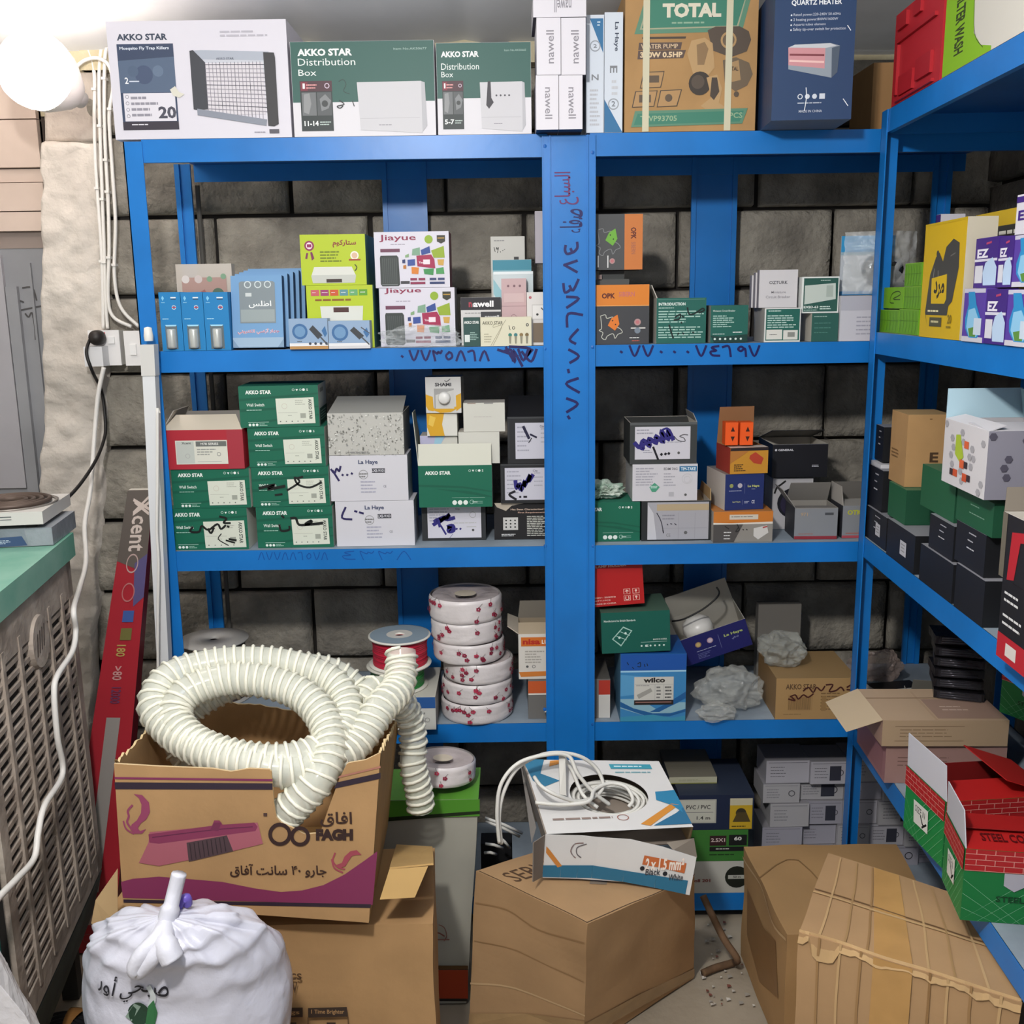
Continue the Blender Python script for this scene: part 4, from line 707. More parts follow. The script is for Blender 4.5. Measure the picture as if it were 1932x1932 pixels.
# ================================================================== second shelf, right bay
OR, OD = '#d9802a', '#3f4044'
prong = lambda x, y, s, c, col: [('l', [(x + s * a, y + s * b_) for a, b_ in ((-.1, .0), (.1, -.05), (.16, .1), (.4, .05), (.5, .2), (.62, .22), (.58, .45), (.72, .55), (.8, .7), (.62, .78), (.5, .95), (.42, .75), (.18, .85), (.1, 1.0), (-.05, .9), (.0, .7), (-.16, .6), (-.05, .5), (-.1, .0))], .012, c), ('p', [(x + s * .35, y + s * .1), (x + s * .6, y - s * .05), (x + s * .68, y + s * .35), (x + s * .5, y + s * .62), (x + s * .2, y + s * .4)], col), ('c', x + s * .4, y + s * .2, .012, '#222'), ('c', x + s * .52, y + s * .36, .012, '#222')]
o1 = fbox('holder_box', 'orange and charcoal tool box lying flat, lowest of the pair by the centre post', 'box', (1110, 537, 1224, 648), .01, .12, Z2, {'*': OD, 'T': '#b56a24', 'R': '#4b4540'}, [('r', 0, 0, 1, .355, OR), ('r', 0, .345, 1, .358, '#e6a45f'), ('t', 'OPK', .22, .14, .44, .23, '#5b1f18', 0, 2.4), ('t', 'SIBERN', .5, .12, .76, .2, '#c06a6c', 0, 1), ('c', .81, .63, .055, '#b58f8e'), ('c', .81, .63, .03, '#c0747a'), ('r', .7, .72, .94, .74, '#e0ddd8'), ('c', .81, .77, .05, '#7a8693'), ('g', .68, .88, .93, .91, 1, '#e7e7e7'), ('g', .72, .93, .88, .96, 1, '#b5584b')] + prong(.24, .52, .4, '#c6c8bd', '#dd7a2c'))
b = MB(); p = at(1127, 537, .05); z = o1.top + .0006; w = at(1187, 537, .05).x - p.x
b.box(p.x, p.x + w, .05, .11, z, z + .012, '#4a4d4d'); b.box(p.x + .008, p.x + w - .01, .06, .1, z + .012, z + .03, '#3c3f3f'); b.box(p.x + .002, p.x + .01, .05, .1, z + .01, z + .022, '#8d7b78')
o2 = tag(b.build('tool_holder', bevel=.002), 'dark grey plastic cutter lying between the two orange tool boxes', 'tool')
o3 = fbox('holder_box', 'orange and charcoal tool box standing on its side above the other one', 'box', (1110, 404, 1212, 512), .03, .1, z + .031, {'*': '#4b4c4e', 'R': '#7a4a22'}, [('r', .665, 0, 1, 1, '#c9773a'), ('t', 'OPK', .78, .24, .88, .45, '#5b1f18', 90, 2), ('t', 'SIBERN', .79, .5, .87, .72, '#a5644c', 90, 1), ('c', .44, .84, .05, '#b58f8e'), ('c', .44, .84, .03, '#c0747a'), ('r', .35, .74, .37, .96, '#ddd'), ('r', .17, .74, .19, .95, '#ddd')] + prong(.22, .28, .46, '#85878a', '#6fae3c'))
TE = '#1f6157'
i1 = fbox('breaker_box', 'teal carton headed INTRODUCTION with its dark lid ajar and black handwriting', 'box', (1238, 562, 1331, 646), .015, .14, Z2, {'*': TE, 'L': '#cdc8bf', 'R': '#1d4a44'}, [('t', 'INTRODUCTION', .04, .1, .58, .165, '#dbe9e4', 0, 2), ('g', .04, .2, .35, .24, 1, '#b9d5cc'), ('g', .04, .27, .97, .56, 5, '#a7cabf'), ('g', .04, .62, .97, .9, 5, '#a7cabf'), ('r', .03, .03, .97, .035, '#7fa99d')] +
          [('l', s_, .035, '#10201e') for s_ in ([(.62, .22), (.66, .36), (.78, .34), (.92, .24), (.96, .28), (.86, .33)], [(.38, .42), (.48, .36), (.46, .46), (.36, .48)], [(.52, .4), (.54, .42)], [(.5, .54), (.51, .55)], [(.26, .6), (.34, .88)], [(.44, .78), (.45, .79)], [(.54, .78), (.55, .79)], [(.74, .76), (.75, .77)])], ang=R(0), openb=True, flaps=[('K', R(-120), .12, '#2c3633', '#312d2a', .03), ('L', R(20), .03, '#cfc8bd', '#cfc8bd', .1)], inner='#a8a297')
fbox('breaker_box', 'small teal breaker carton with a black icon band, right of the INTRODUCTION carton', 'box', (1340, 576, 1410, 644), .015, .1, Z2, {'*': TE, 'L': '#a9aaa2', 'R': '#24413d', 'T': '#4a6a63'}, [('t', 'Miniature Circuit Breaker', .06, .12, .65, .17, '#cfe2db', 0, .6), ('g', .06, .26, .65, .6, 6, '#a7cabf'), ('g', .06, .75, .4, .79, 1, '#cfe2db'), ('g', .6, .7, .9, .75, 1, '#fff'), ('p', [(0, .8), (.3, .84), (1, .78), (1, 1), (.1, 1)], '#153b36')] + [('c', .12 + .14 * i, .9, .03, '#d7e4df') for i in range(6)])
g2 = fbox('breaker_box', 'white and teal breaker carton carrying the white standing cards', 'box', (1441, 581, 1509, 644), .0, .1, Z2, {'*': '#d8dad8', 'L': '#a29f9a', 'T': '#8f938d'}, [('r', .04, .03, .97, .95, TE), ('g', .1, .06, .5, .12, 1, '#cfe2db'), ('g', .08, .2, .9, .6, 6, '#b9d2ca'), ('r', .06, .63, .5, .92, '#d9d8d2'), ('r', .53, .65, .93, .93, '#d9d8d2'), ('g', .15, .76, .43, .8, 1, '#666'), ('r', .65, .71, .85, .85, '#8a8b86')])
for i in range(3):
    fbox('breaker_box', ['flat white breaker box, front card of the leaning three', 'flat white breaker box, middle of the leaning three', 'flat white breaker box, rear of the leaning three'][i], 'box', (1431 - 7 * i, 509 + 5 * i, 1503 - 8 * i, 580), .02 + .026 * i, .02, g2.top, {'*': '#cfccd0', 'L': '#8f8b95'}, [('t', 'OZTURK', .26, .29, .74, .38, '#55545c', 0, .8), ('t', 'Miniature', .32, .56, .7, .62, '#8f8d95', 0, .3), ('t', 'Circuit Breaker', .18, .68, .82, .75, '#8f8d95', 0, .3)] if i == 0 else [], group='white standing breaker cards')
h1 = fbox('breaker_box', 'small teal breaker carton with a white end, under the framed one', 'box', (1530, 591, 1580, 644), .005, .1, Z2, {'*': '#2a5a52', 'L': '#c9c3b8', 'T': '#889089'}, [('g', .08, .1, .6, .13, 1, '#cfe2db'), ('g', .1, .3, .85, .8, 3, '#4f8177')])
fbox('breaker_box', 'white framed teal breaker box with a blank panel, on the small teal one', 'box', (1511, 522, 1581, 590), .01, .09, h1.top, {'*': '#dfe2e0', 'T': '#9aa09c'}, [('r', .05, .04, .97, .96, '#2a564e'), ('p', [(.08, .24), (.9, .18), (.92, .62), (.08, .76)], '#c3ccc6'), ('g', .5, .09, .9, .12, 1, '#cfe2db'), ('r', .66, .24, .84, .56, '#aab5ae'), ('t', 'EXB3-63', .07, .8, .46, .87, '#e3ece8', 0, 1.4), ('g', .5, .8, .9, .92, 2, '#cfe2db'), ('g', .07, .9, .45, .94, 1, '#b9d2ca')])
w1 = fbox('white_carton', 'plain white carton with a grey band below the headlamp blister, by the side rack post', 'box', (1583, 558, 1660, 643), .0, .12, Z2, {'*': '#c6c4cb', 'T': '#b0b0b6'}, [('r', 0, 0, 1, .32, '#b2b1bb'), ('g', .4, .44, .95, .9, 5, '#a3a2ad')])
pk = at(1583, 556, .04); pq = at(1724, 440, .04); W, Hh = pq.x - pk.x, pq.z - w1.top - .001
t = thing('headlamp_pack', 'clear blister pack holding a silver headlamp, blue at top, on the white carton', 'package', (pk.x, .04, w1.top + .001))
b = MB(); b.box(0, W * .75, 0, .004, 0, Hh * .97, mat('#b5bac0', .4)); b.marks([('r', 0, 0, 1, .27, '#2f8fc4'), ('g', .2, .15, .75, .2, 1, '#8fc6e6'), ('r', 0, .93, 1, 1, '#3f7fb0'), ('r', 0, .27, 1, .32, '#8fa9b8')], lambda u, v, o: V((u * W * .75, -o, Hh * .97 * (1 - v)))); b.build('backing_card', t)
b = MB(); hm = mat('#6f7478', .12, .9); b.lathe([(0, -.004), (.03, -.004), (.04, -.03), (.036, -.046), (.02, -.05), (0, -.044)], hm, 20)
for i, v in enumerate(b.v): b.v[i] = V((v.x * 1.15 + W * .52, v.z, v.y * .9 + Hh * .42))
b.build('headlamp', t, True)
b = MB(); b.grid(lambda u, v: (W * u, -.056 + .035 * (2 * u - 1) ** 2 + .012 * noise.noise(V((u * 9, v * 9, 0))), Hh * (.02 + 1.0 * v)), 30, 20, CLEAR); b.build('clear_blister', t, True)

# ================================================================== third shelf, right bay
g3 = fbox('open_carton', 'green carton cut off by the centre post with green plastic scraps on top', 'box', (1080, 948, 1207, 1016), .035, .12, Z3, {'*': AK, 'T': '#2c7a63', 'R': '#9fb3a5'}, gk)
p = at(1142, 944, .08); crumple('plastic_scrap', 'crumpled green and white plastic scrap on the green carton beside the centre post', 'plastic bag', (p.x - .01, .085, g3.top + .002), .038, .03, .035, mat('#6f9a82', .35, 0, .5, 25, col2='#cfd6cc'), 4, .7, 22)
r1 = fbox('socket_carton', 'dark edged carton with wide grey sticker and folded kraft lip', 'box', (1210, 945, 1340, 1013), .035, .14, Z3, '#26282b', [('r', .085, .03, .97, .97, '#a8a7ae')], parts=[('paper_label', 'F', [('p', [(.09, .08), (.17, .3), (.22, .97), (.09, .97)], '#c9c8ce'), ('r', .22, .08, .97, .24, '#b5a283'), ('g', .3, .33, .5, .5, 2, '#8b8a93'), ('r', .53, .3, .535, .95, '#98979f'), ('r', .77, .3, .775, .95, '#98979f'), ('r', .3, .68, .95, .69, '#98979f'), ('c', .64, .8, .025, '#666'), ('t', 'CE', .36, .82, .42, .9, '#888')] + [('l', s_, .02, '#222230') for s_ in ([(.22, .3), (.28, .5), (.32, .8), (.31, .74)], [(.37, .58), (.38, .6)], [(.42, .57), (.44, .58)], [(.48, .57), (.5, .6)])], 'grey sticker')], openb=True, flaps=[('K', R(-100), .09, '#a58d66', '#8a7657', .03), ('R', R(4), .025, '#b59a70', '#b59a70', .1)])
r2 = fbox('socket_carton', 'white faced carton with a green stamp and orange end, middle of its stack', 'box', (1193, 876, 1315, 943), .035, .14, r1.top, {'*': '#cfcdd3', 'R': '#c0793f', 'L': '#bbb'}, [('g', .05, .08, .4, .6, 7, '#a6a5b0'), ('t', 'EDM 76G', .48, .09, .69, .16, '#6a6a72', 0, .6), ('r', .72, .06, .99, .2, '#2d6f9c'), ('t', 'TIM-TAKE', .74, .085, .97, .175, '#d8e8f2', 0, 1.5), ('g', .48, .23, .68, .62, 5, '#aaa9b3'), ('o', .84, .4, .08, .004, '#b9b9bb'), ('o', .84, .42, .05, .004, '#b9b9bb'), ('p', [(.26, .62), (.34, .5), (.42, .62), (.36, .75), (.3, .75)], '#4c9a7d'), ('g', .28, .58, .4, .66, 2, '#d9efe6'), ('r', .56, .76, .64, .88, '#b5b4ba'), ('c', .82, .84, .02, '#555')])
r3 = fbox('socket_carton', 'black framed carton with purple scribble on a white sticker, lid ajar, top of its stack', 'box', (1188, 797, 1314, 875), .04, .13, r2.top, '#3a3d3d', [('r', 0, 0, 1, .06, '#55585a')], parts=[('paper_label', 'F', [('r', .075, .1, .90, .89, '#cfcdd6'), ('g', .1, .15, .35, .3, 2, '#9a9aa6'), ('g', .2, .65, .35, .75, 2, '#9a9aa6'), ('g', .5, .45, .85, .52, 1, '#b0b0ba'), ('c', .73, .74, .02, '#555')] + [('l', s_, w, c_) for s_, w, c_ in (([(.08, .5), (.15, .6), (.2, .42), (.3, .58), (.28, .38), (.4, .5), (.38, .32), (.5, .48), (.46, .2), (.58, .42), (.56, .16), (.64, .4)], .1, '#2c2678'), ([(.1, .55), (.2, .64), (.24, .5), (.62, .36)], .07, '#2c2678'), ([(.46, .2), (.55, .14), (.6, .24)], .05, '#2c2678'), ([(.66, .34), (.72, .44), (.82, .46), (.8, .38), (.74, .34), (.8, .3), (.86, .31)], .018, INK), ([(.35, .6), (.42, .88)], .05, INK), ([(.47, .77), (.475, .775)], .06, INK), ([(.53, .76), (.535, .765)], .06, INK), ([(.58, .75), (.585, .755)], .06, INK))], 'scribbled white sticker')], openb=True, flaps=[('K', R(-105), .1, '#4a4a48', '#151515', .05), ('R', R(-20), .02, '#8d8a86', '#8d8a86', .1)])
q1 = fbox('adapter_carton', 'orange and grey carton with a white plug picture, lowest of its stack', 'box', (1345, 965, 1457, 1018), .01, .12, Z3, {'*': '#8f8b85', 'T': '#c07c3d'}, [('r', 0, 0, 1, .38, '#c9792f'), ('p', [(0, .36), (.3, .38), (1, .34), (1, .41), (0, .42)], '#ded7cc'), ('r', .27, .1, .75, .26, '#cfc6b8'), ('g', .3, .15, .7, .2, 1, '#555'), ('p', [(0, .42), (.5, .42), (.35, 1), (0, 1)], '#4f4c4b'), ('g', .18, .64, .34, .95, 3, '#ddd'), ('p', [(.68, .55), (.9, .46), (.93, .7), (.76, .92), (.68, .8)], '#cfcdca'), ('l', [(.84, .53), (.9, .5)], .04, '#a33')] + [('l', s_, .03, '#222') for s_ in ([(.2, .48), (.26, .56)], [(.4, .42), (.44, .6), (.38, .66), (.42, .52)], [(.5, .58), (.51, .6)], [(.56, .58), (.57, .6)])], group='adapter cartons')
n1 = fbox('switch_carton', 'navy carton with white ends showing its left side, second up in its stack', 'box', (1367, 895, 1443, 963), .02, .13, q1.top, {'*': '#26336b', 'L': '#c2bdb8', 'R': '#b0b0b6', 'T': '#8b8780'}, [('c', .16, .32, .05, '#9aa05f'), ('c', .38, .32, .06, '#b9b3bd'), ('g', .1, .45, .45, .48, 1, '#b5bad6'), ('t', 'La Haye', .58, .31, .88, .39, '#c9cf7a', 0, 2), ('g', .68, .42, .78, .44, 1, '#c9cfdd'), ('t', 'La Haye', .2, .75, .4, .8, '#c9cf9a', 0, 1), ('r', .5, .26, .505, .55, '#8088b0'), ('r', .45, .72, .455, .86, '#8088b0'), ('t', 'CE', .69, .74, .77, .83, '#d9dcea'), ('g', .5, .75, .65, .83, 2, '#b5bad6')], ang=R(8))
q2 = fbox('adapter_carton', 'yellow and red carton picturing an orange adapter, brown lid standing open', 'box', (1377, 845, 1451, 893), .02, .1, n1.top, {'*': '#c98f33', 'L': '#a03a31', 'T': '#d9d0c9'}, [('r', 0, 0, 1, .12, '#2c2426'), ('p', [(0, .12), (.5, .12), (0, .6)], '#b5773a'), ('p', [(.52, .3), (.66, .18), (.88, .42), (.82, .66), (.62, .6), (.5, .42)], '#b8452f'), ('g', .1, .62, .42, .92, 4, '#3d2c1e')], ang=R(7), openb=True, inner='#a3754f', flaps=[('K', R(-5), .085, '#8a6748', '#9a6c49', .03), ('F', R(-88), .03, '#cfc4bc', '#d9d0c9', .02)], group='adapter cartons')
for i, x in enumerate((1368, 1396)):
    q = fbox('plug_adapter', 'bright orange two-pin plug adapter, %s of the pair in the open carton' % ('left' if i == 0 else 'right'), 'adapter', (x, 797, x + 24, 838), .035, .035, q2.top + .004, '#ee5a1a', [('p', [(.42, .4), (.58, .18), (.74, .4)], '#3a1a10'), ('p', [(.42, .62), (.58, .84), (.74, .62)], '#3a1a10')], group='orange plug adapters', bev=.003)
bk = fbox('tool_carton', 'white, black and grey disc carton standing behind the open grey carton', 'box', (1455, 900, 1530, 1004), .14, .08, Z3, '#bdbbbf', [('r', 0, 0, 1, .02, '#222'), ('c', .5, .5, .38, '#191a24'), ('c', .5, .52, .3, '#2f2a44'), ('p', [(.4, .5), (.72, .36), (.76, .44), (.44, .6)], '#8d5a54'), ('l', [(.05, .3), (.1, .2), (.2, .14), (.3, .08)], .035, '#222')])
gn = fbox('disc_carton', 'black carton with white print and a loose lid, on the disc carton', 'box', (1456, 838, 1560, 899), .13, .14, bk.top, '#15151c', [('t', 'GENERAL', .1, .14, .38, .2, '#dcdce2', 0, 2), ('c', .06, .17, .02, '#dcdce2'), ('g', .72, .62, .9, .7, 2, '#b9b9c2'), ('r', .0, .0, 1, .015, '#55555c')], openb=True, flaps=[('K', R(-75), .12, '#26282b', '#111216', .02)])
gy = {'*': '#85888d', 'L': '#35363c', 'T': '#6f6d6a'}
fbox('bulb_carton', 'open grey carton with lifted flaps in front of the round disc carton', 'box', (1498, 958, 1578, 1010), .03, .095, Z3, gy, [('r', 0, .9, 1, 1, '#8e2f39'), ('t', '971', .14, .15, .3, .26, '#b59a7a', 0, .6), ('r', .7, .15, .9, .23, '#4a4c51'), ('g', .1, .82, .5, .85, 1, '#b5553a')], openb=True, inner='#8e8a84', flaps=[('F', R(-95), .05, '#7d7a77', '#8a8783', .06), ('L', R(35), .05, '#9b9792', '#8a8783', .05), ('K', R(-35), .06, '#55534f', '#8f8b86', .02)], ang=R(-2))
fbox('bulb_carton', 'grey carton with yellow lettering and open flaps by the side rack post', 'box', (1588, 954, 1660, 1009), .035, .09, Z3, gy, [('r', 0, .92, 1, 1, '#b04a55'), ('t', 'OTK', .12, .13, .5, .28, '#b9b93a', 0, 2.4), ('r', .1, .84, .5, .86, '#b5553a')], openb=True, inner='#8e8a84', flaps=[('L', R(5), .045, '#b5b0aa', '#9a958f', .08), ('K', R(-15), .045, '#9c9994', '#77736e', .0), ('F', R(-70), .03, '#8b8884', '#85827e', .02)])

# ================================================================== fourth shelf, left bay
def spool(name, label, px, Y, rest, wire, fl, top=None, grp=None):
    x0, y0, x1, y1 = px; a, c = at(x0, y0, Y), at(x1, y0, Y); r = (c.x - a.x) / 2; h = at((x0 + x1) / 2, y0, Y).z - rest
    t = thing(name, label, 'cable reel', ((a.x + c.x) / 2, Y, rest + .0007), 0, grp); h -= .0015
    f = mat(fl, .3); ft = .004
    for z, nm in ((0, 'flange'), (h - ft, 'flange')):
        b = MB(); b.lathe([(.012, z), (r, z), (r + .0008, z + ft * .5), (r, z + ft), (.012, z + ft), (.012, z)], f, 40)
        if top and z: b.layer = 2; b.lathe([(r * .42, z + ft + .0006), (r * .95, z + ft + .0006)], mat(top, .35), 40); b.lathe([(r * .18, z + ft + .0007), (r * .42, z + ft + .0007)], mat('#d6d3cc', .4), 40)
        b.build(nm, t, True)
    b = MB(); R0 = r * .88; n = max(5, int(h / .0055)); pr = [(.01, ft)]
    for i in range(n):
        z0 = ft + (h - 2 * ft) * i / n; s_ = (h - 2 * ft) / n; w = R0 * (1 + random.uniform(-.015, .02))
        pr += [(w * .985, z0), (w, z0 + s_ * .3), (w, z0 + s_ * .7), (w * .985, z0 + s_ * .98)]
    pr.append((.01, h - ft)); b.lathe(pr, mat(wire, .35, spec=.5), 44); b.build('wire_winding', t, True); t['h'] = 0; del t['h']
    return rest + h + .0015
zz4 = Z4
wb_ = fbox('wire_box', 'white and blue wire box supporting the green and red reels', 'box', (690, 1316, 823, 1376), -.03, .2, Z4, {'*': '#cdccc6', 'T': '#c3c0b6', 'R': '#8d8c88'}, [('r', 0, 0, 1, .34, '#2c5a9b'), ('t', 'WIRES', .45, .08, .72, .24, '#d3dfee', 0, 1.5), ('r', .65, .25, .71, .33, '#d3dfee'), ('t', 'Single Stranded', .58, .46, .85, .54, '#444'), ('o', .62, .7, .035, .006, '#666'), ('o', .88, .7, .035, .006, '#666'), ('r', .62, .645, .88, .65, '#666'), ('r', .62, .75, .88, .755, '#666'), ('t', '2.5 mm²', .67, .67, .83, .73, '#333'), ('t', 'Jordan', .46, .86, .6, .91, '#333', 0, 1.4)])
zg = spool('wire_reel', 'clear-wrapped reel of green wire under the red reel, on the wire box', (692, 1252, 806, 1320), .05, wb_.top, '#1f7a35', '#d2cfc4', grp='reels of coloured wire')
spool('wire_reel', 'reel of red wire with white flanges on top of the green reel', (695, 1196, 812, 1250), .05, zg, '#bb1d3a', '#dedbd2', '#8fa0ad', grp='reels of coloured wire')
spool('cable_reel', 'grey metal reel of brown cable behind the coiled hose, by the left rack post', (338, 1204, 467, 1366), .2, Z4, '#4a4140', '#a8a6a3')
def coil(i, x0, x1, Y, z, h, label):
    a, c = at(x0, 1250, Y), at(x1, 1250, Y); r = (c.x - a.x) / 2; b = MB(); sd = i * 7.3
    t = thing('cable_coil', label, 'cable coil', ((a.x + c.x) / 2, Y, z + .0008), 0, 'white flower-patterned cable coils'); h -= .0012
    def fn(u, v):
        a_ = u * 2 * pi; k = r * (1 - .05 * abs(2 * v - 1) ** 8 + .012 * noise.noise(V((cos(a_) * 3, sin(a_) * 3, v * 5 + sd))) + .004 * sin(v * 38 + noise.noise(V((cos(a_) * 2, sin(a_) * 2, sd))) * 3))
        return V((k * cos(a_), k * sin(a_), h * v))
    sk = mat('#ddd6d6', .32, 0, .05, 20, .25, 30)
    b.grid(fn, 64, 14, sk)
    def cap(z_, fl): b.grid(lambda u, v: V((r * (.25 + .66 * v) * cos(u * 2 * pi), r * (.25 + .66 * v) * sin(u * 2 * pi), z_ + .002 * noise.noise(V((u * 9, v * 5, sd))) - (.012 if v == 0 else 0))), 48, 3, mat('#b9aead', .35, 0, .1, 25, .3, 40), fl)
    cap(h - .003, False); cap(.016, True)
    b.lathe([(.0, h * .96), (r * .3, h * .965)], mat('#d4c8b4', .5), 20)
    rd = random.Random(i)
    def onsurf(u, v, o): p = fn(u, v); q = V((p.x, p.y, 0)).normalized(); return p + q * (o + .0012)
    mk = []
    for _ in range(15):
        u, v = rd.uniform(.5, 1.0), rd.uniform(.15, .85); cc = rd.choice(('#a01f3f', '#b5324f', '#8f2440'))
        for k in range(5): mk.append(('c', u + .007 * cos(k * 1.26), v + .06 * sin(k * 1.26), .0042, cc))
        mk.append(('l', [(u, v + .06), (u + rd.uniform(-.02, .02), v + .22)],   .02, '#77706a'))
    asp = 2 * pi * r / h; b.layer = 0; b.marks(mk, onsurf, asp)
    b.build('wrapped_coil', t, True); return z + h + .0012
z = Z4; xs = [(831, 966), (833, 966), (838, 968), (819, 952), (816, 948), (813, 949)]; hs = [.049, .05, .05, .049, .052, .056]
nm = ['lowest', 'second from the bottom', 'third from the bottom', 'fourth from the bottom', 'second from the top', 'topmost']
for i in range(6): z = coil(i, *xs[i], .075, z, hs[i], 'white cable coil wrapped in red-flowered film, %s of the stack of six' % nm[i])
nb = fbox('lamp_carton', 'grey and orange carton under the white lamp carton, running behind the centre post', 'box', (997, 1282, 1151, 1358), .025, .15, Z4, {'*': '#706e6b', 'L': '#7d7b78', 'T': '#5d5a56', 'R': '#6a665f'}, [('r', 0, .03, .33, .35, '#c65a2c'), ('r', 0, .34, .33, .38, '#ded9d2'), ('t', 'E27', .26, .55, .33, .6, '#ddd'), ('t', '42 PCS', .24, .67, .4, .72, '#ddd', 0, 1), ('r', .2, .78, .4, .84, '#d6d3cd'), ('r', .86, .03, 1, .4, '#b5392b'), ('r', .86, .4, 1, 1, '#cfccc6')])
fbox('lamp_carton', 'white and orange lamp carton with open flaps, left of the centre post', 'box', (979, 1196, 1060, 1276), .03, .13, nb.top, {'*': '#d8d3cb', 'L': '#8a847c'}, [('r', .06, .07, 1, .27, '#d0702a'), ('t', 'nisa', .1, .11, .5, .23, '#b3271f', 0, 2.4), ('t', 'LUCE', .54, .13, .85, .22, '#efe6da', 0, 1.5), ('g', .15, .36, .6, .66, 5, '#aaa59c'), ('p', [(0, .84), (1, .82), (1, .92), (.05, .95)], '#cf7d36'), ('c', .2, .72, .03, '#555'), ('o', .35, .72, .04, .012, '#555'), ('t', 'CE', .75, .68, .9, .75, '#555')], openb=True, inner='#9a8b76', flaps=[('F', R(-70), .045, '#b5a48c', '#c4ab8d', .0), ('K', R(-15), .05, '#7d766c', '#8f887d', .05), ('L', R(60), .03, '#b9ae9f', '#c4b9a9', .1)])

# ================================================================== fourth shelf, right bay
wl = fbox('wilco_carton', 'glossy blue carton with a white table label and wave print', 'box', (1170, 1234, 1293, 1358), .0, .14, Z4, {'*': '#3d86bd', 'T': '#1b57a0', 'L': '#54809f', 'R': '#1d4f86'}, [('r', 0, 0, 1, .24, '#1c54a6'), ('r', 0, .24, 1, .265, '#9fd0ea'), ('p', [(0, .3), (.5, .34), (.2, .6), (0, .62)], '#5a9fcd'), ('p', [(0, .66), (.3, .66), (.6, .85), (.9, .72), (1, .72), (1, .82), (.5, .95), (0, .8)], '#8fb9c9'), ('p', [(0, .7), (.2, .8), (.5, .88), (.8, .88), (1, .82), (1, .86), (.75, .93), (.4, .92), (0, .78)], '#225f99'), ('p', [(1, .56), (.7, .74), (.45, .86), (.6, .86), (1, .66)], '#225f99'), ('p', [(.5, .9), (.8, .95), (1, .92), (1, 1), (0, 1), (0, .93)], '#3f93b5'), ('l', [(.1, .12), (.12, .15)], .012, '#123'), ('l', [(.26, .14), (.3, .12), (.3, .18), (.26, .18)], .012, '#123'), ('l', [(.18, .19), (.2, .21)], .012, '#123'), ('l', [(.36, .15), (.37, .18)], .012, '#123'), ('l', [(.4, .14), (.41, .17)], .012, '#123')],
          parts=[('paper_label', 'F', [('r', .21, .335, .81, .68, '#d0cec6'), ('r', .21, .68, .81, .75, '#2a2422'), ('r', .23, .705, .78, .718, '#a3766d'), ('t', 'wilco', .35, .345, .68, .42, '#26221f', 0, 2.4), ('r', .22, .445, .8, .449, '#999'), ('r', .525, .45, .53, .68, '#aaa'), ('r', .66, .45, .665, .68, '#aaa'), ('g', .55, .47, .64, .67, 4, '#666'), ('g', .68, .47, .79, .67, 4, '#555'), ('p', [(.25, .6), (.46, .5), (.49, .55), (.28, .66)], '#a3a19a'), ('g', .24, .455, .5, .475, 1, '#888')], 'white table label')])
tl = fbox('socket_carton', 'dark teal carton with a white line drawing of a socket, above the glossy blue carton', 'box', (1136, 1156, 1265, 1232), .005, .14, wl.top, {'*': '#0f5a4e', 'L': '#1a4a42', 'T': '#4b6355', 'R': '#123f39'}, [('t', 'Manufactured to British Standards', .04, .18, .5, .23, '#d6e6df', 0, .8), ('p', [(.15, .65), (.32, .35), (.45, .46), (.28, .84)], '#a9cfc4'), ('p', [(.17, .65), (.32, .385), (.43, .47), (.28, .80)], '#0f5a4e'), ('l', [(.22, .58), (.36, .68)], .015, '#a9cfc4'), ('l', [(.28, .48), (.41, .58)], .015, '#a9cfc4'), ('c', .26, .62, .018, '#cfe6de'), ('c', .35, .52, .018, '#cfe6de'), ('t', 'MADE IN CHINA', .75, .68, .95, .72, '#d6e6df', 0, .6), ('r', .57, .755, .95, .763, '#b5d6cb')] + [('c', .58 + .065 * i, .85, .014, '#cfe2da') for i in range(6)] + [('t', 'CE', .63, .82, .68, .88, '#dfece6')], tilt=(0, R(-2)))
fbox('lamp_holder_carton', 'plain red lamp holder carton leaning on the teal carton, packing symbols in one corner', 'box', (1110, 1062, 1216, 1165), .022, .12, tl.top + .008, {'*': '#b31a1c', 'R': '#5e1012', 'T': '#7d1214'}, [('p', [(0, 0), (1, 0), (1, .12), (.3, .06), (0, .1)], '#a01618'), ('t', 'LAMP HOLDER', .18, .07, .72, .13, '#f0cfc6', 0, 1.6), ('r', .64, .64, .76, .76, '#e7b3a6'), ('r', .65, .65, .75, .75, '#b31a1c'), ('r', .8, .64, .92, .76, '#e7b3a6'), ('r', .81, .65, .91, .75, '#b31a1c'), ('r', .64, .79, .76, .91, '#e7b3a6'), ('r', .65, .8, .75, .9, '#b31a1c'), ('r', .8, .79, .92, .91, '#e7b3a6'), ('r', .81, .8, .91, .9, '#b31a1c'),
     ('p', [(.66, .7), (.7, .66), (.74, .7)], '#f0cfc6'), ('r', .695, .68, .705, .74, '#f0cfc6'), ('c', .86, .69, .02, '#f0cfc6'), ('r', .855, .7, .865, .74, '#f0cfc6'), ('l', [(.675, .82), (.675, .88), (.725, .88), (.725, .82)], .018, '#f0cfc6'), ('c', .86, .835, .02, '#f0cfc6'), ('r', .855, .84, .865, .885, '#f0cfc6'), ('t', '250V~ 50/60Hz', .12, .78, .5, .815, '#eec4ba', 0, 1), ('t', 'QTY:1PCS', .12, .85, .4, .885, '#eec4ba', 0, 1), ('t', 'MADE IN CHINA', .12, .92, .5, .955, '#eec4ba', 0, 1)], tilt=(0, R(-4)))
lz = atz(1400, 1260, 0)
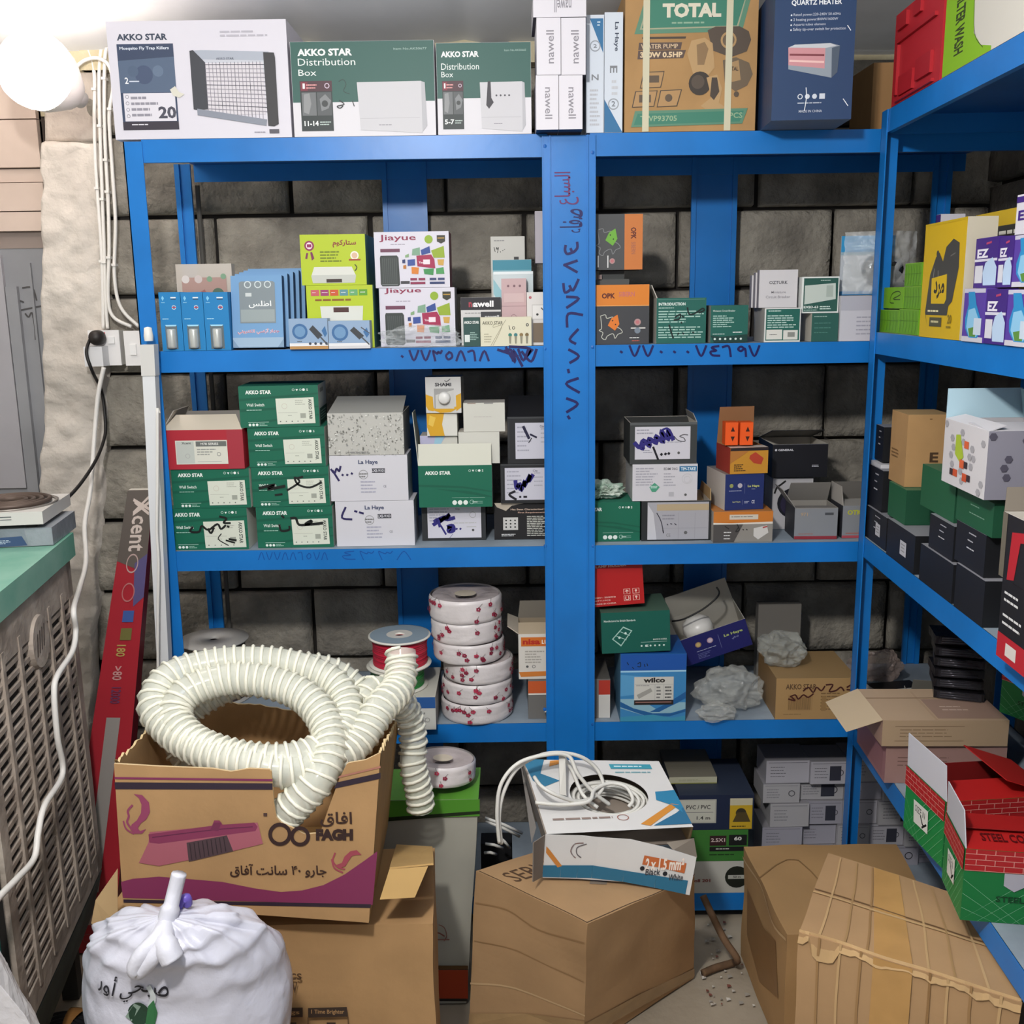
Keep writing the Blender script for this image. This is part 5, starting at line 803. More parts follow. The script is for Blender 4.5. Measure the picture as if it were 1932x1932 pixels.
lv = gbox('open_carton', 'navy carton tilted open with its pale lid raised and a white lamp inside', 'box', (at(1297, 1262, .15).x, .155, at(1297, 1258, .155).z), R(0), .173, .12, .078, {'*': '#26286b', 'L': '#8f8d86', 'R': '#7d7a74', 'B': '#3a3c55'}, [('c', .25, .36, .045, '#b5926a'), ('c', .25, .36, .03, '#d9c27f'), ('c', .43, .34, .045, '#c9a5b5'), ('c', .43, .34, .03, '#e0d0dd'), ('g', .2, .58, .5, .62, 1, '#c3c6e0'), ('g', .2, .68, .42, .9, 4, '#6f74ad'), ('r', .56, .22, .563, .75, '#9aa0d0'), ('t', 'La Haye', .64, .3, .92, .42, '#b9c97a', 0, 2), ('t', 'لاهاي', .74, .48, .84, .58, '#a3a8d8')], openb=True, inner='#a8a49b', flaps=[('K', R(-14), .075, '#8f8b83', '#b5b1a6', .03), ('L', R(35), .03, '#9d998f', '#a8a49b', .05)], tilt=(R(10), R(-19)))
b = MB(); b.lathe([(0, .0), (.02, .0), (.03, .02), (.04, .045), (.036, .065), (.02, .078), (0, .082)], mat('#e0ddd8', .3), 24); o = tag(b.build('led_bulb', smooth=True), 'white bulb lying in the tilted navy carton', 'bulb')
em = lv.root.rotation_euler.to_matrix(); o.location = lv.root.location + em @ V((.06, .06, .012)); o.rotation_euler = lv.root.rotation_euler
cb = MB(); cb.tube(smooth_path([at(1268, 1172, .16), at(1290, 1168, .145), at(1325, 1150, .14), at(1350, 1130, .14), at(1357, 1118, .15), at(1352, 1108, .16)]), .0022, mat('#121214', .5), 6); tag(cb.build('thin_cable', smooth=True), 'thin black cable curving up behind the tilted navy carton', 'cable')
SLV = mat('#9ea09c', .28, .0, .2, 14, .6, 30, 0, .62)
p = at(1378, 1350, .05); crumple('plastic_bag', 'crumpled clear plastic bag under the tilted navy carton', 'plastic bag', (p.x, .085, Z4 + .0008), .072, .055, .095, mat('#c3c4be', .14, 0, .15, 12, .4, 30, 0, .34), 11, .42, 13, 34)
p = at(1350, 1350, .0); crumple('plastic_bag', 'flattened clear plastic bag at the front of the shelf', 'plastic bag', (p.x, .0, Z4 + .0008), .04, .02, .04, mat('#c3c4be', .14, 0, .15, 12, .4, 30, 0, .34), 15, .42, 13, 26)
ac = fbox('bulb_carton', 'brown carton with a barcode label and dark red scribbled handwriting', 'box', (1462, 1279, 1612, 1358), .0, .19, Z4, {'*': '#a8875a', 'T': '#9d8058', 'L': '#8f7048'}, [('t', 'AKKO STAR', .12, .14, .5, .27, '#5b4430', 0, 1), ('r', .15, .4, .46, .78, '#a18054'), ('g', .1, .86, .35, .89, 1, '#7d6240'), ('g', .56, .34, .95, .8, 6, '#7d6240'), ('r', .57, .44, .63, .8, '#94754b')] + [('r', .16 + .014 * i, .46, .165 + .014 * i, .76, '#6b5336') for i in range(20)] +
     [('l', s_, .035, '#4a2420') for s_ in ([(.34, .3), (.4, .22), (.46, .34), (.5, .22), (.56, .3), (.6, .2)], [(.62, .16), (.7, .16), (.66, .32), (.74, .3), (.8, .22), (.84, .3)], [(.88, .22), (.94, .16), (.95, .28), (.88, .28)], [(.18, .44), (.24, .4), (.28, .5), (.34, .4), (.4, .46), (.46, .38)], [(.16, .5), (.24, .54), (.2, .46)])], ang=R(-1))
p = at(1492, 1270, .05); crumple('plastic_bag', 'clear bag with a metal ring plate lying on the brown barcode carton', 'plastic bag', (p.x - .01, .1, ac.top + .001), .05, .055, .075, mat('#b3b5ae', .14, .0, .2, 14, .4, 30, 0, .38), 21, .42, 13, 30)
fbox('grey_board', 'worn grey board leaning in shadow behind the bags on the fourth shelf', 'board', (1424, 1140, 1503, 1350), .28, .03, Z4, '#7d7973')

# ================================================================== bottom shelf of the wall rack
NV = '#1f2a45'
v1 = fbox('cable_carton', 'white cable carton with a dark round seal, lowest of the stack on the bottom shelf', 'box', (1290, 1625, 1408, 1684), .0, .2, Z5, {'*': '#c3c2ba', 'T': '#9a998f'}, [('c', .84, .5, .19, '#22261f'), ('r', .7, .44, .98, .56, '#b9b9b0'), ('t', '50 m', .78, .46, .9, .53, '#333', 0, 1), ('t', 'Toll 201', .1, .55, .42, .65, '#84403c', 0, 2), ('t', 'W', .1, .38, .17, .47, '#84403c', 0, 2)])
v2 = fbox('cable_carton', 'green cable carton with black number plates, between two cartons on the bottom shelf', 'box', (1290, 1566, 1410, 1622), .0, .2, v1.top, {'*': '#3d7a35', 'T': '#4d6a3c'}, [('r', .4, .18, .66, .5, '#3a2226'), ('r', .7, .16, .98, .5, '#1d2020'), ('t', '2.5X1', .42, .26, .64, .38, '#d9c9c4', 0, 1.5), ('t', '60', .78, .22, .9, .34, '#e6e6e0', 0, 2), ('r', .4, .54, .96, .68, '#1d2020'), ('g', .5, .58, .85, .64, 1, '#d6d6d0'), ('g', .4, .76, .95, .84, 1, '#1f3a1d'), ('g', .02, .2, .2, .3, 1, '#1f3a1d')])
v3 = fbox('cable_carton', 'navy and yellow cable carton, top of the stack on the bottom shelf', 'box', (1280, 1500, 1421, 1563), .0, .2, v2.top, {'*': NV, 'T': '#30384a', 'R': '#16202f'}, [('r', .0, .12, .5, .8, '#b9b9ae'), ('r', .0, .16, .48, .76, '#c9c9bd'), ('t', 'PVC / PVC', .1, .28, .42, .4, '#333', 0, 1), ('t', '1.4 m', .24, .6, .42, .7, '#333', 0, 1), ('r', .02, .48, .46, .5, '#888'), ('r', .68, .1, .98, .98, '#c9a62c'), ('r', .68, .1, .98, .3, '#c9c3a8'), ('c', .83, .52, .07, '#3a3528'), ('p', [(.72, .78), (.78, .5), (.9, .5), (.96, .78)], '#55492c'), ('g', .71, .88, .96, .94, 1, '#4a3f1e')])
fbox('cable_carton', 'half hidden carton with pale lettering behind the navy and yellow one', 'box', (1262, 1466, 1352, 1498), .06, .16, v3.top, {'*': '#2c3340', 'T': '#7d786a', 'F': '#b9b79f'}, [('g', .2, .35, .9, .7, 2, '#6a6a3a'), ('r', 0, .85, 1, 1, '#8a8a4a')])
rnd = random.Random(4); zc = Z5; xa_ = at(1436, 1560, .12).x
for yt in (1596, 1556, 1512, 1476, 1433):
    zt_ = at(1560, yt, .12).z; x = xa_ + rnd.uniform(0, .02)
    while x < 1.07:
        w = rnd.uniform(.082, .118); w = min(w, 1.10 - x); mk = [('r', .05, .08, .95, .1, '#77757d'), ('g', .1, .25, .5, .8, 4, '#77757d')]
        if rnd.random() < .5: mk.append(('o', .78, .5, .09, .02, '#3d3c42'))
        if rnd.random() < .35: mk.append(('r', .5, .2, .8, .85, '#3a3b47'))
        gbox('switch_carton', 'grey-white printed carton in the dark stack on the bottom shelf', 'box', (x, .12 + rnd.uniform(-.012, .012), zc), 0, w - .0015, .1, zt_ - zc - .0008, {'*': rnd.choice(('#b9b7bf', '#a9a7b2', '#b5b3b6')), 'T': '#8f8d92'}, mk, group='dark stack of grey-white cartons on the bottom shelf'); x += w
    zc = zt_

# ================================================================== side rack
S1, S2, S3, S4, S5 = RZ
b = rbox('tool_case', 'red moulded plastic case at the far end of the side rack top', 'case', (1682, 38, 194, 1772, 151), .0, .2, S1, '#b3242e', bev=.012, marks=[])
k = b.root; rd_ = mat('#a81f29', .45); kb = MB(); w, h = b.w, b.h
for u0, v0, u1, v1 in ((.1, .3, .9, .34), (.1, .36, .14, .9), (.2, .72, .5, .93), (.56, .66, .86, .88), (.1, .05, .3, .2), (.45, .03, .6, .18), (.12, .95, .9, .98)):
    kb.box(u0 * w, u1 * w, -.006, .002, h * (1 - v1), h * (1 - v0), rd_)
kb.build('moulded_rib', k, bevel=.003)
kb = MB(); kb.tube(smooth_path([V((.3 * w, .1, h - .004)), V((.32 * w, .1, h + .03)), V((.7 * w, .1, h + .03)), V((.72 * w, .1, h - .004))]), .011, rd_, 10); kb.build('handle', k, True)
rbox('washer_carton', 'lime and white carton beside the red case on top of the side rack', 'box', (1777, -40, 148, 1990, 22), .0, .25, S1, {'*': '#d3cfc6', 'R': '#c3bfb5'}, [('p', [(0, 0), (.3, 0), (.3, .3), (.32, .75), (.4, .9), (.5, .96), (.5, 1), (0, 1)], '#86b821'), ('l', [(.3, 0), (.3, .4), (.33, .76), (.42, .93)], .008, '#333c22'), ('t', 'FILTER WASH', .12, .3, .22, .86, '#35421a', 90, 2), ('g', .62, .35, .74, .62, 4, '#9dbb86'), ('g', .74, .2, .82, .6, 6, '#6b6a60'), ('p', [(.84, 0), (1, 0), (1, .7), (.88, .6)], '#c7d1a0')])
# second level
LM = '#6da521'
gm = [('r', 0, 0, 1, .03, '#8fc23f')] + [('l', [(.06 + .16 * i, .1), (.1 + .16 * i, .5), (.06 + .16 * i, .95)], .03, '#56861c') for i in range(6)] + [('r', 0, .45, 1, .47, '#56861c')]
GN = 'lime green boxes at the far end of the side rack'
m1 = rbox('staple_box', 'lime green box, bottom far one of the lime boxes beside the yellow box', 'box', (1657, 584, 622, 1694, 627), .015, .1, S2, LM, gm, group=GN)
m2 = rbox('staple_box', 'lime green box, bottom near one touching the yellow box', 'box', (1695, 583, 624, 1731, 630), .015, .1, S2, LM, gm, group=GN)
m3 = rbox('staple_box', 'lime green box with a large dark outline mark, upper far one', 'box', (1660, 543, 583, 1703, 584), .02, .09, max(m1.top, m2.top), '#7ab224', [('l', [(.55, .75), (.35, .7), (.45, .3), (.75, .2), (.85, .35), (.5, .55), (.85, .58)], .04, '#33401c')], group=GN)
m4 = rbox('staple_box', 'lime green box second up beside the yellow box edge', 'box', (1704, 541, 583, 1736, 584), .02, .09, max(m1.top, m2.top), LM, gm, group=GN)
m5 = rbox('staple_box', 'lime green box topping the pile beside the yellow box', 'box', (1706, 498, 541, 1737, 541), .025, .08, m4.top, LM, gm, group=GN)
PU = '#43277f'
def pack(q, s, rest, label, kind=0, d=.05):
    mk = [('r', 0, 0, 1, .08, '#c9c6d9'), ('r', 0, .9, 1, 1, '#cfccd6'), ('p', [(.2, .06), (.5, .06), (.62, .3), (.85, .55), (.9, .8), (.75, .92), (.35, .92), (.15, .75), (.12, .55), (.25, .3)], '#2f8fc9'), ('p', [(.26, .4), (.55, .36), (.8, .6), (.82, .8), (.7, .9), (.36, .9), (.2, .72)], '#8fc6e8'), ('p', [(.3, .75), (.7, .7), (.66, .9), (.38, .9)], '#5f8f3a'), ('r', .55, .55, .9, .86, '#c9d6e6')] if kind == 0 else [('t', 'EZ', .1, .22, .6, .4, '#e9e6f2', 0, 2.4), ('r', 0, .42, 1, .47, '#d9d6e6'), ('p', [(.5, .5), (.8, .4), (1, .6), (1, .95), (.45, .95), (.4, .7)], '#bcd3ee'), ('r', .05, .55, .4, .9, '#d9d9e2'), ('l', [(.5, .12), (.7, .1)], .04, '#b5446a')]
    return rbox('bulb_pack', label, 'box', q, s, d, rest, {'*': PU if kind else '#5a3fa0', 'T': '#cfccd9'}, mk, group='shrink-wrapped purple bulb packs')
rbox('bulb_pack', 'purple and white bulb pack standing behind the lime boxes and the yellow box', 'box', (1717, 417, 560, 1765, 560), .12, .05, S2, '#d3d0da', [('r', 0, 0, 1, .3, PU), ('t', 'EZ', .1, .14, .8, .24, '#e6e3ef', 0, 2), ('r', 0, .36, 1, .5, PU), ('g', .1, .55, .9, .7, 3, '#aaa')])
bin_ = [('r', 0, 0, 1, .02, '#c9a815'), ('p', [(.2, .9), (.13, .78), (.2, .45), (.32, .3), (.4, .26), (.5, .34), (.56, .22), (.72, .16), (.86, .2), (.88, .4), (.8, .62), (.78, .68), (.7, .72), (.68, .80), (.15, .80)], '#45433f'), ('c', .36, .27, .03, '#45433f'), ('l', [(.3, .4), (.26, .6)], .012, '#8d8a84'), ('l', [(.4, .42), (.42, .55)], .012, '#8d8a84'), ('l', [(.68, .3), (.78, .28)], .01, '#77746e'),
        ('p', [(.25, .48), (.62, .45), (.64, .66), (.6, .7), (.27, .7)], '#d9b414'), ('t', 'مرد', .32, .5, .58, .66, '#2c2a24', 0, 2), ('g', .2, .75, .62, .785, 1, '#efe6b9'), ('r', .26, .82, .56, .9, '#55503a'), ('g', .3, .84, .53, .88, 1, '#d9cfa0'), ('t', '20', .7, .79, .8, .87, '#8a7418', 0, 2), ('g', .68, .88, .85, .92, 1, '#8a7418')]
rbox('bag_carton', 'yellow carton picturing tied black bin bags, beside the lime boxes', 'box', (1734, 427, 629, 1810, 637), .0, .05, S2, {'*': '#d3ae17', 'R': '#bdb6a4'}, bin_)
rbox('bag_carton', 'yellow carton with a dark tick list, behind the purple bulb packs', 'box', (1830, 409, 560, 1985, 560), .1, .05, S2, {'*': '#cfae2a', 'L': '#c7b36a'}, [('r', .12, .12, .9, .36, '#3b3a36'), ('g', .22, .15, .85, .34, 3, '#d9d9cf'), ('r', .0, .0, .03, 1, '#a48a1c'), ('l', [(.14, .17), (.16, .2), (.19, .15)], .012, '#ddd')])
p1 = pack((1814, 545, 641, 1853, 647), -.003, S2, 'purple bulb pack with a blue flame, bottom row beside the yellow carton')
p2 = pack((1855, 546, 645, 1893, 653), -.003, S2, 'purple bulb pack, bottom row, second from the yellow carton', 1)
p3 = pack((1895, 547, 650, 1945, 662), -.003, S2, 'purple bulb pack with a blue flame, bottom row at the frame edge')
pack((1836, 452, 540, 1878, 540), .01, max(p1.top, p2.top, p3.top), 'purple bulb pack, upper row beside the yellow carton edge', 1)
p5 = pack((1880, 449, 542, 1906, 544), .01, max(p1.top, p2.top, p3.top), 'purple bulb pack, upper row, narrow middle one', 1)
p6 = pack((1908, 446, 545, 1960, 550), .01, max(p1.top, p2.top, p3.top), 'purple bulb pack with a blue flame and green leaf, upper row at the frame edge')
rbox('bulb_pack', 'white bulb pack with purple bands on the upper row of packs', 'box', (1914, 370, 446, 1960, 446), .012, .05, max(p5.top, p6.top), '#d9d6df', [('r', 0, .05, 1, .2, PU), ('t', 'EZ', .1, .4, .7, .65, PU, 0, 2)])
# third level
BK = '#1b1c22'
def blk(q, s, d, rest, label, mk=None, col=BK, sticker=False, **k_):
    t_ = [('g', .45, .12, .75, .2, 1, '#b9b9c2'), ('g', .42, .3, .72, .38, 1, '#b9b9c2'), ('g', .4, .48, .85, .6, 1, '#c9c9d0')] if mk is None else mk
    pr = [('paper_label', 'F', [('p', [(.5, .34), (.72, .34), (.72, .72), (.5, .72)], '#c9c9cf'), ('g', .54, .4, .68, .66, 3, '#888')], 'small white sticker')] if sticker else ()
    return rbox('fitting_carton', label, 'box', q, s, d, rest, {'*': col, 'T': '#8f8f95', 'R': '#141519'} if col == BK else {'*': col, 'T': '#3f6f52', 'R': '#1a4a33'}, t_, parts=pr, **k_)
c1_ = blk((1632, 950, 1016, 1670, 1043), .005, .12, S3, 'black carton with a sticker, lowest against the far post of the side rack', sticker=True)
c2_ = blk((1637, 873, 950, 1663, 963), .01, .12, c1_.top, 'black carton with pale print, second up against the far post')
c3_ = blk((1645, 797, 866, 1665, 868), .02, .1, c2_.top + .012, 'black carton with pale print, topmost against the far post')
lid = rbox('card_sheet', 'white card sheet pressed between the two upper black cartons by the far post', 'card', (1640, 866, 873, 1662, 875), .012, .11, c2_.top, '#c9c8cc') if c3_ else 0
d1_ = blk((1672, 975, 1043, 1723, 1078), .0, .1, S3, 'black carton with a sticker, second along the side rack shelf', [], sticker=True)
d2_ = blk((1734, 1022, 1083, 1795, 1125), .0, .1, S3, 'plain black carton with a pale top, third along the side rack shelf', [])
d3_ = blk((1800, 1058, 1128, 1853, 1171), .0, .14, S3, 'plain dark carton, fourth along the side rack shelf', [], col='#22242c' if 0 else BK)
e1_ = blk((1752, 966, 1022, 1797, 1050), .004, .1, d2_.top, 'black carton with pale print, standing on the third carton along')
e2_ = blk((1800, 977, 1058, 1855, 1090), .004, .14, d3_.top, 'black carton with pale print, standing on the fourth carton along')
f1_ = blk((1674, 905, 978, 1706, 1003), .01, .1, max(d1_.top, 0), 'crumpled green carton with a sticker under the brown carton', [], '#21603f', sticker=False)
f2_ = blk((1735, 872, 965, 1799, 985), .012, .1, e1_.top, 'green carton between the brown carton and the black ones', [], '#23603f')
f3_ = blk((1803, 916, 976, 1872, 1005), .004, .14, e2_.top, 'green carton with faint print under the hexagon-patterned box', [('g', .4, .3, .7, .38, 1, '#7fa58f'), ('g', .38, .55, .8, .65, 1, '#7fa58f')], '#1f5a3b')
KB = '#a67b4f'
br = rbox('kraft_carton', 'small upright brown carton on the green one, side rack third shelf', 'box', (1676, 770, 908, 1705, 926), .015, .085, f1_.top, {'*': KRAFT, 'T': '#b99a6c'}, {'F': [('g', .1, .52, .6, .66, 3, '#7d5f3d')], 'R': [('t', 'E', .55, .52, .75, .66, '#4a3726', 0, 2), ('g', .5, .05, .6, .08, 1, '#6a4a2c')]})
HX = '#d3d0d3'
rn = random.Random(3)
hexs = lambda n, c, x0=.05, x1=.95: [('p', [(u + .05 * cos(k_ * pi / 3), v + .06 * sin(k_ * pi / 3)) for k_ in range(6)], c) for u, v in [(x0 + (x1 - x0) * ((i * .37 + .1 * (i % 2)) % 1), .08 + .86 * ((i * .23) % 1)) for i in range(n)]]
hx = rbox('hexagon_carton', 'white carton with grey hexagons and orange squares, its pale blue lid open', 'box', (1776, 786, 905, 1856, 945), -.02, .13, max(f2_.top, f3_.top), {'*': HX, 'R': '#85838f', 'T': '#d9d6d9'}, {'F': hexs(16, '#a5a3a8') + [('p', [(.3, .2), (.4, .18), (.5, .5), (.42, .6), (.3, .5)], '#a9bf3a'), ('r', .5, .25, .6, .36, '#d9643a'), ('r', .42, .55, .52, .68, '#d9643a'), ('r', .52, .56, .6, .66, '#3d3336'), ('r', .2, .74, .28, .84, '#3d2f33'), ('r', .28, .73, .38, .84, '#c9542f'), ('r', .5, .74, .6, .86, '#c9542f'), ('r', .6, .74, .68, .84, '#3d2f33')], 'R': hexs(12, '#4f4c59')}, openb=True, inner='#b9b6ba', flaps=[('L', R(8), .05, '#b9d3dd', '#a9c6d3', .02), ('K', R(-10), .05, '#b5cfda', '#a3c3d0', .02), ('F', R(-75), .03, '#d6d3d6', '#c9c6c9', .05), ('R', R(-88), .09, '#d6d3d6', '#c9c6c9', .02)])
rd1 = rbox('lamp_pack', 'black and red packed carton with white print at the frame edge, third shelf', 'box', (1884, 1085, 1180, 1950, 1240), -.03, .12, S3, {'*': '#1d1b1d', 'T': '#3a3234'}, [('r', 0, .68, 1, 1, '#b3222c'), ('g', .1, .12, .7, .3, 2, '#d9d9d9'), ('g', .1, .4, .8, .6, 2, '#d9d9d9'), ('r', .25, .76, .55, .92, '#d6cfc9')])
rd2 = rbox('lamp_pack', 'battered black and red carton with a torn edge, upper one at the frame edge', 'box', (1884, 960, 1085, 1950, 1120), -.03, .12, rd1.top, {'*': '#1f1d1f', 'L': '#8f8672', 'T': '#3a3536'}, [('p', [(.3, .25), (1, .1), (1, .25), (.55, .35), (.45, .95), (.25, 1)], '#b3222c'), ('r', .0, .0, .14, 1, '#6d6658')], flaps=[('L', R(40), .04, '#2c2a2b', '#7d7468', .1)], openb=True)
# fourth level
PK = '#b08c7c'
def cbox(name, label, cat, p, ang, w, d, h, col, marks=(), **k_): return gbox(name, label, cat, p, ang, w, d, h, col, marks, **k_)
a_ = at(1690, 1500, -.35); pk2 = cbox('long_carton', 'dusty pink long carton lying under the pale open-ended one', 'box', (atz(1684, 1498, S4).x, -.36, S4), R(-3), .24, .2, .085, {'*': '#9c7a73', 'T': '#a98d80', 'L': '#9a6f72'}, {'F': [('g', .1, .3, .6, .6, 3, '#7d5f58')], 'L': [('r', .1, .1, .9, .9, '#94686c')]})
pk1 = cbox('long_carton', 'pale pinkish long carton with its end flap hanging open, fourth shelf of the side rack', 'box', (at(1662, 1424, -.37).x, -.37, pk2.top), R(-2), .25, .17, .056, {'*': '#ad9478', 'T': '#c0a589', 'L': '#a58674'}, {'F': [('r', .1, .22, .65, .24, '#8a7259'), ('r', .1, .78, .65, .8, '#8a7259'), ('g', .14, .32, .58, .7, 3, '#8a7259')], 'T': [('r', .45, .35, 1, .95, '#a58878'), ('r', .42, .1, .44, 1, '#b89c80'), ('g', .55, .55, .8, .75, 2, '#d0b8a6'), ('r', 0, .3, 1, .315, '#94785f')]}, flaps=[('L', R(112), .075, '#c4ad90', '#c9b496', .04)])
stl = lambda f: [('r', 0, 0, 1, 1, '#156b34')]
def steel(p, ang, w, d, h, label, flaps, st=True):
    gr = []
    for i in range(9): gr.append(('l', [(-.0 + .13 * i, 1), (min(.0 + .13 * i + .55, 1), .30)] if .13 * i + .55 <= 1 else [(.13 * i, 1), (1, 1 - (1 - .13 * i) / .55 * .7)], .006, '#8fc9a0'))
    for i in range(4): gr.append(('l', [(0, .42 + .2 * i), (.45 - .1 * i, 1)] , .006, '#8fc9a0'))
    band = [('r', 0, 0, 1, .30, '#a81f22')]
    for j_ in range(4):
        band.append(('r', 0, .06 + .075 * j_, 1, .068 + .075 * j_, '#d68f86'))
        band += [('r', .08 + .14 * i + .07 * (j_ % 2), max(0, -.01 + .075 * j_), .086 + .14 * i + .07 * (j_ % 2), .06 + .075 * j_, '#d68f86') for i in range(6)]
    pts = [('p', [(.3, .30), (.46, .30), (.46, .47), (.38, .55), (.3, .47)], '#a9a6b0'), ('p', [(.66, .30), (.82, .30), (.82, .47), (.74, .55), (.66, .47)], '#a9a6b0')]
    prt = [('paper_label', 'L', [('p', [(.25, .40), (.62, .38), (.64, .72), (.28, .74)], '#d6d6d0'), ('t', 'SIZE N', .3, .45, .55, .55, '#444', 0, .5), ('l', [(.45, .56), (.52, .66), (.6, .6), (.5, .7)], .03, '#1a1a1a')], 'white size sticker')] if st else []
    return cbox('nail_carton', label, 'box', p, ang, w, d, h, {'*': '#156f37', 'T': '#b3201f', 'L': '#1b8040'}, {'F': gr + band + pts + [('t', 'STEEL CONCRETE', .25, .62, 1.1 if w < .1 else .92, .7, '#0a3a1c', 0, 1)], 'L': gr + band}, parts=prt, flaps=flaps, openb=bool(flaps), inner='#7a1a1a')
pA = atz(1776, 1638, S4); pA2 = atz(1704, 1560, S4); dirA = (pA2 - pA); angA = math.atan2(-dirA.x, dirA.y)
sA = steel((pA.x, pA.y, S4), angA, .2, dirA.length, .125, 'green and red carton with a marked size sticker and raised white flap, behind its twin', [('L', R(3), .065, '#c9c9d2', '#d6d6de', .02), ('R', R(-70), .1, '#b3201f', '#b3201f'), ('F', R(-88), .07, '#b3201f', '#8f1a1a', .02)])
pB = atz(1811, 1736, S4); pB2 = atz(1775, 1655, S4); dirB = pB2 - pB; angB = math.atan2(-dirB.x, dirB.y)
sB = steel((pB.x, pB.y, S4), angB, .2, dirB.length - .006, .125, 'green and red brick-patterned carton nearest at the shelf corner, white flaps raised', [('L', R(4), .06, '#c3c3cc', '#d0d0d8', .08), ('F', R(-84), .075, '#b3201f', '#8f1a1a', .0), ('K', R(-80), .075, '#b3201f', '#8f1a1a', .0)])
mpT = lambda u, v, o: V((u * sB.w, .003 + .07 * (1 - v), sB.h + .0095 + o - .0 * u))
tb = MB(); tb.layer = 4; tb.marks([('t', 'STEEL CONCRETE NAIL', .15, .4, .95, .7, '#5a0f10', 0, 1.4)], lambda u, v, o: V((u * sB.w, -.0 + .072 * (1 - v) * sin(R(84)), sB.h + .072 * (1 - v) * cos(R(84)) + .0014 + o))); tb.build('lid_print', sB.root)
steel((at(1874, 1372, -.34).x + .012, -.335, pk1.top), R(-62), .16, .12, .10, 'green and red brick-patterned carton standing behind the pair at the frame edge', [], False)
# dark blister packs leaning in a pile
DKP = mat('#17161a', .3, 0, .3, 40, .3, 50); GL_ = mat('#55545c', .2, .5)
for i in range(6):
    x0 = at(1752 + 3 * i, 1360, -.24).x; z0 = pk1.top + .0015 + .0235 * i
    t = thing('drill_bit_pack', 'black blister pack of drill bits, %s of the dark pile on the side rack' % ['lowest', 'second', 'third', 'fourth', 'fifth', 'topmost'][i], 'package', (x0 - .004 * i, -.255 + .004 * (i % 2), z0), R(-20 + 4 * (i % 3)), 'dark pile of blister packs')
    b = MB(); b.box(0, .098, 0, .075, 0, .017, DKP); b.build('backing_card', t, bevel=.003)
    b = MB()
    for k_ in range(3): b.tube([V((.012, -.003, .004 + .005 * k_)), V((.085 - .012 * k_, -.003, .0045 + .005 * k_))], .0022, GL_, 6)
    b.build('drill_bits', t, True)
    b = MB(); b.box(.006, .092, -.0075, -.001, .0015, .0165, mat('#3a393f', .12, 0, 0, 1, .4, 60, 0, .35)); b.build('clear_blister', t, bevel=.002)
nvb = gbox('open_carton', 'navy open carton with a grey lid behind the dark blister packs', 'box', (at(1716, 1310, -.06).x, -.085, S4), R(-15), .09, .07, .05, '#232a63', openb=True, inner='#5d5a55', flaps=[('K', R(-20), .05, '#6a6863', '#77746c', .03), ('L', R(30), .03, '#b5b0a6', '#b5b0a6', .1)])
p = atz(1655, 1306, S4); gbox('manual_card', 'black and white printed card lying behind the pale pink carton', 'paper', (p.x - .01, p.y - .02, S4), R(10), .12, .05, .012, {'*': '#b9b6b0', 'T': '#1a191b', 'F': '#c9c6c0'})
crumple('plastic_bag', 'clear bag with a brown edged card behind the side rack far post', 'plastic bag', (p.x + .02, p.y + .075, S4 + .001), .055, .025, .075, mat('#a08f88', .15, 0, .2, 15, .4, 40, 0, .5), 33, .5, 22, 26)

# ================================================================== foreground, left
def local(Y, loc): return lambda u, v, o=0: at(u, v, Y - o) - loc
CK = mat('#a8845a', .85, 0, .12, 8, .08, 45); CKI = mat('#b9965f', .85, 0, .12, 6, .05, 40)
# big carton under the hose carton
YU = -.70; ZU = .47
a = at(192, 1800, YU).x; c = at(818, 1800, YU).x
t = thing('cardboard_carton', 'large brown carton on the floor carrying the open broom carton, lettered Pcs and W', 'box', (a, YU, 0)); L0 = t.location.copy(); W = c - a
b = MB(); mpf = soft(b, [(0, 0, .001), (W, 0, .001), (W - .015, .25, .001), (0, .25, .001), (0, 0, ZU - .008), (W, 0, ZU - .008), (W - .015, .25, ZU - .008), (0, .25, ZU - .008)], CK, .004, 16, 3)
b.layer = 90; fm = lambda u, v, o: V((lambda p: (p.x, p.y - .004, p.z))(at(u, v, YU - o) - L0))
b.marks([('t', 'Pcs', 535, 1828, 570, 1846, '#57422f', 0, 1), ('t', 'W', 545, 1850, 562, 1871, '#57422f', 0, 1), ('p', [(420, 1900), (572, 1898), (572, 1916), (420, 1918)], '#3d3029'), ('t', 'Energy Savings', 440, 1903, 566, 1913, '#a8845a'), ('p', [(582, 1899), (655, 1897), (657, 1915), (582, 1917)], '#3d3029'), ('t', '1 Time Brighter', 588, 1902, 650, 1912, '#a8845a'),
         ('l', [(582, 1917), (582, 1940)], 2, '#6b5138'), ('l', [(657, 1916), (658, 1940)], 2, '#6b5138'), ('r', 530, 1926, 560, 1930, '#3d3029'), ('r', 617, 1926, 634, 1930, '#3d3029')], fm)
b.build('carton', t)
b = MB(); q = [at(748, 1596, -.47), at(816, 1600, -.48), at(818, 1632, YU - .006), at(735, 1640, YU - .006)]; b.slab([p - L0 for p in q], .003, CKI); b.slab([at(x, y, Y) - L0 for x, y, Y in ((735, 1640, YU - .008), (808, 1634, YU - .008), (783, 1693, YU - .03), (717, 1697, YU - .03))], .003, CKI); b.build('flap', t)
b = MB(); b.slab([at(x, y, Y) - L0 for x, y, Y in ((222, 1640, YU - .02), (180, 1700, YU - .03), (172, 1742, YU - .03), (205, 1770, YU - .02), (222, 1745, YU - .02))], .003, mat('#c0a277', .85, 0, .1, 9)); b.build('flap', t)['label'] = 'torn flap sticking out on the left side'
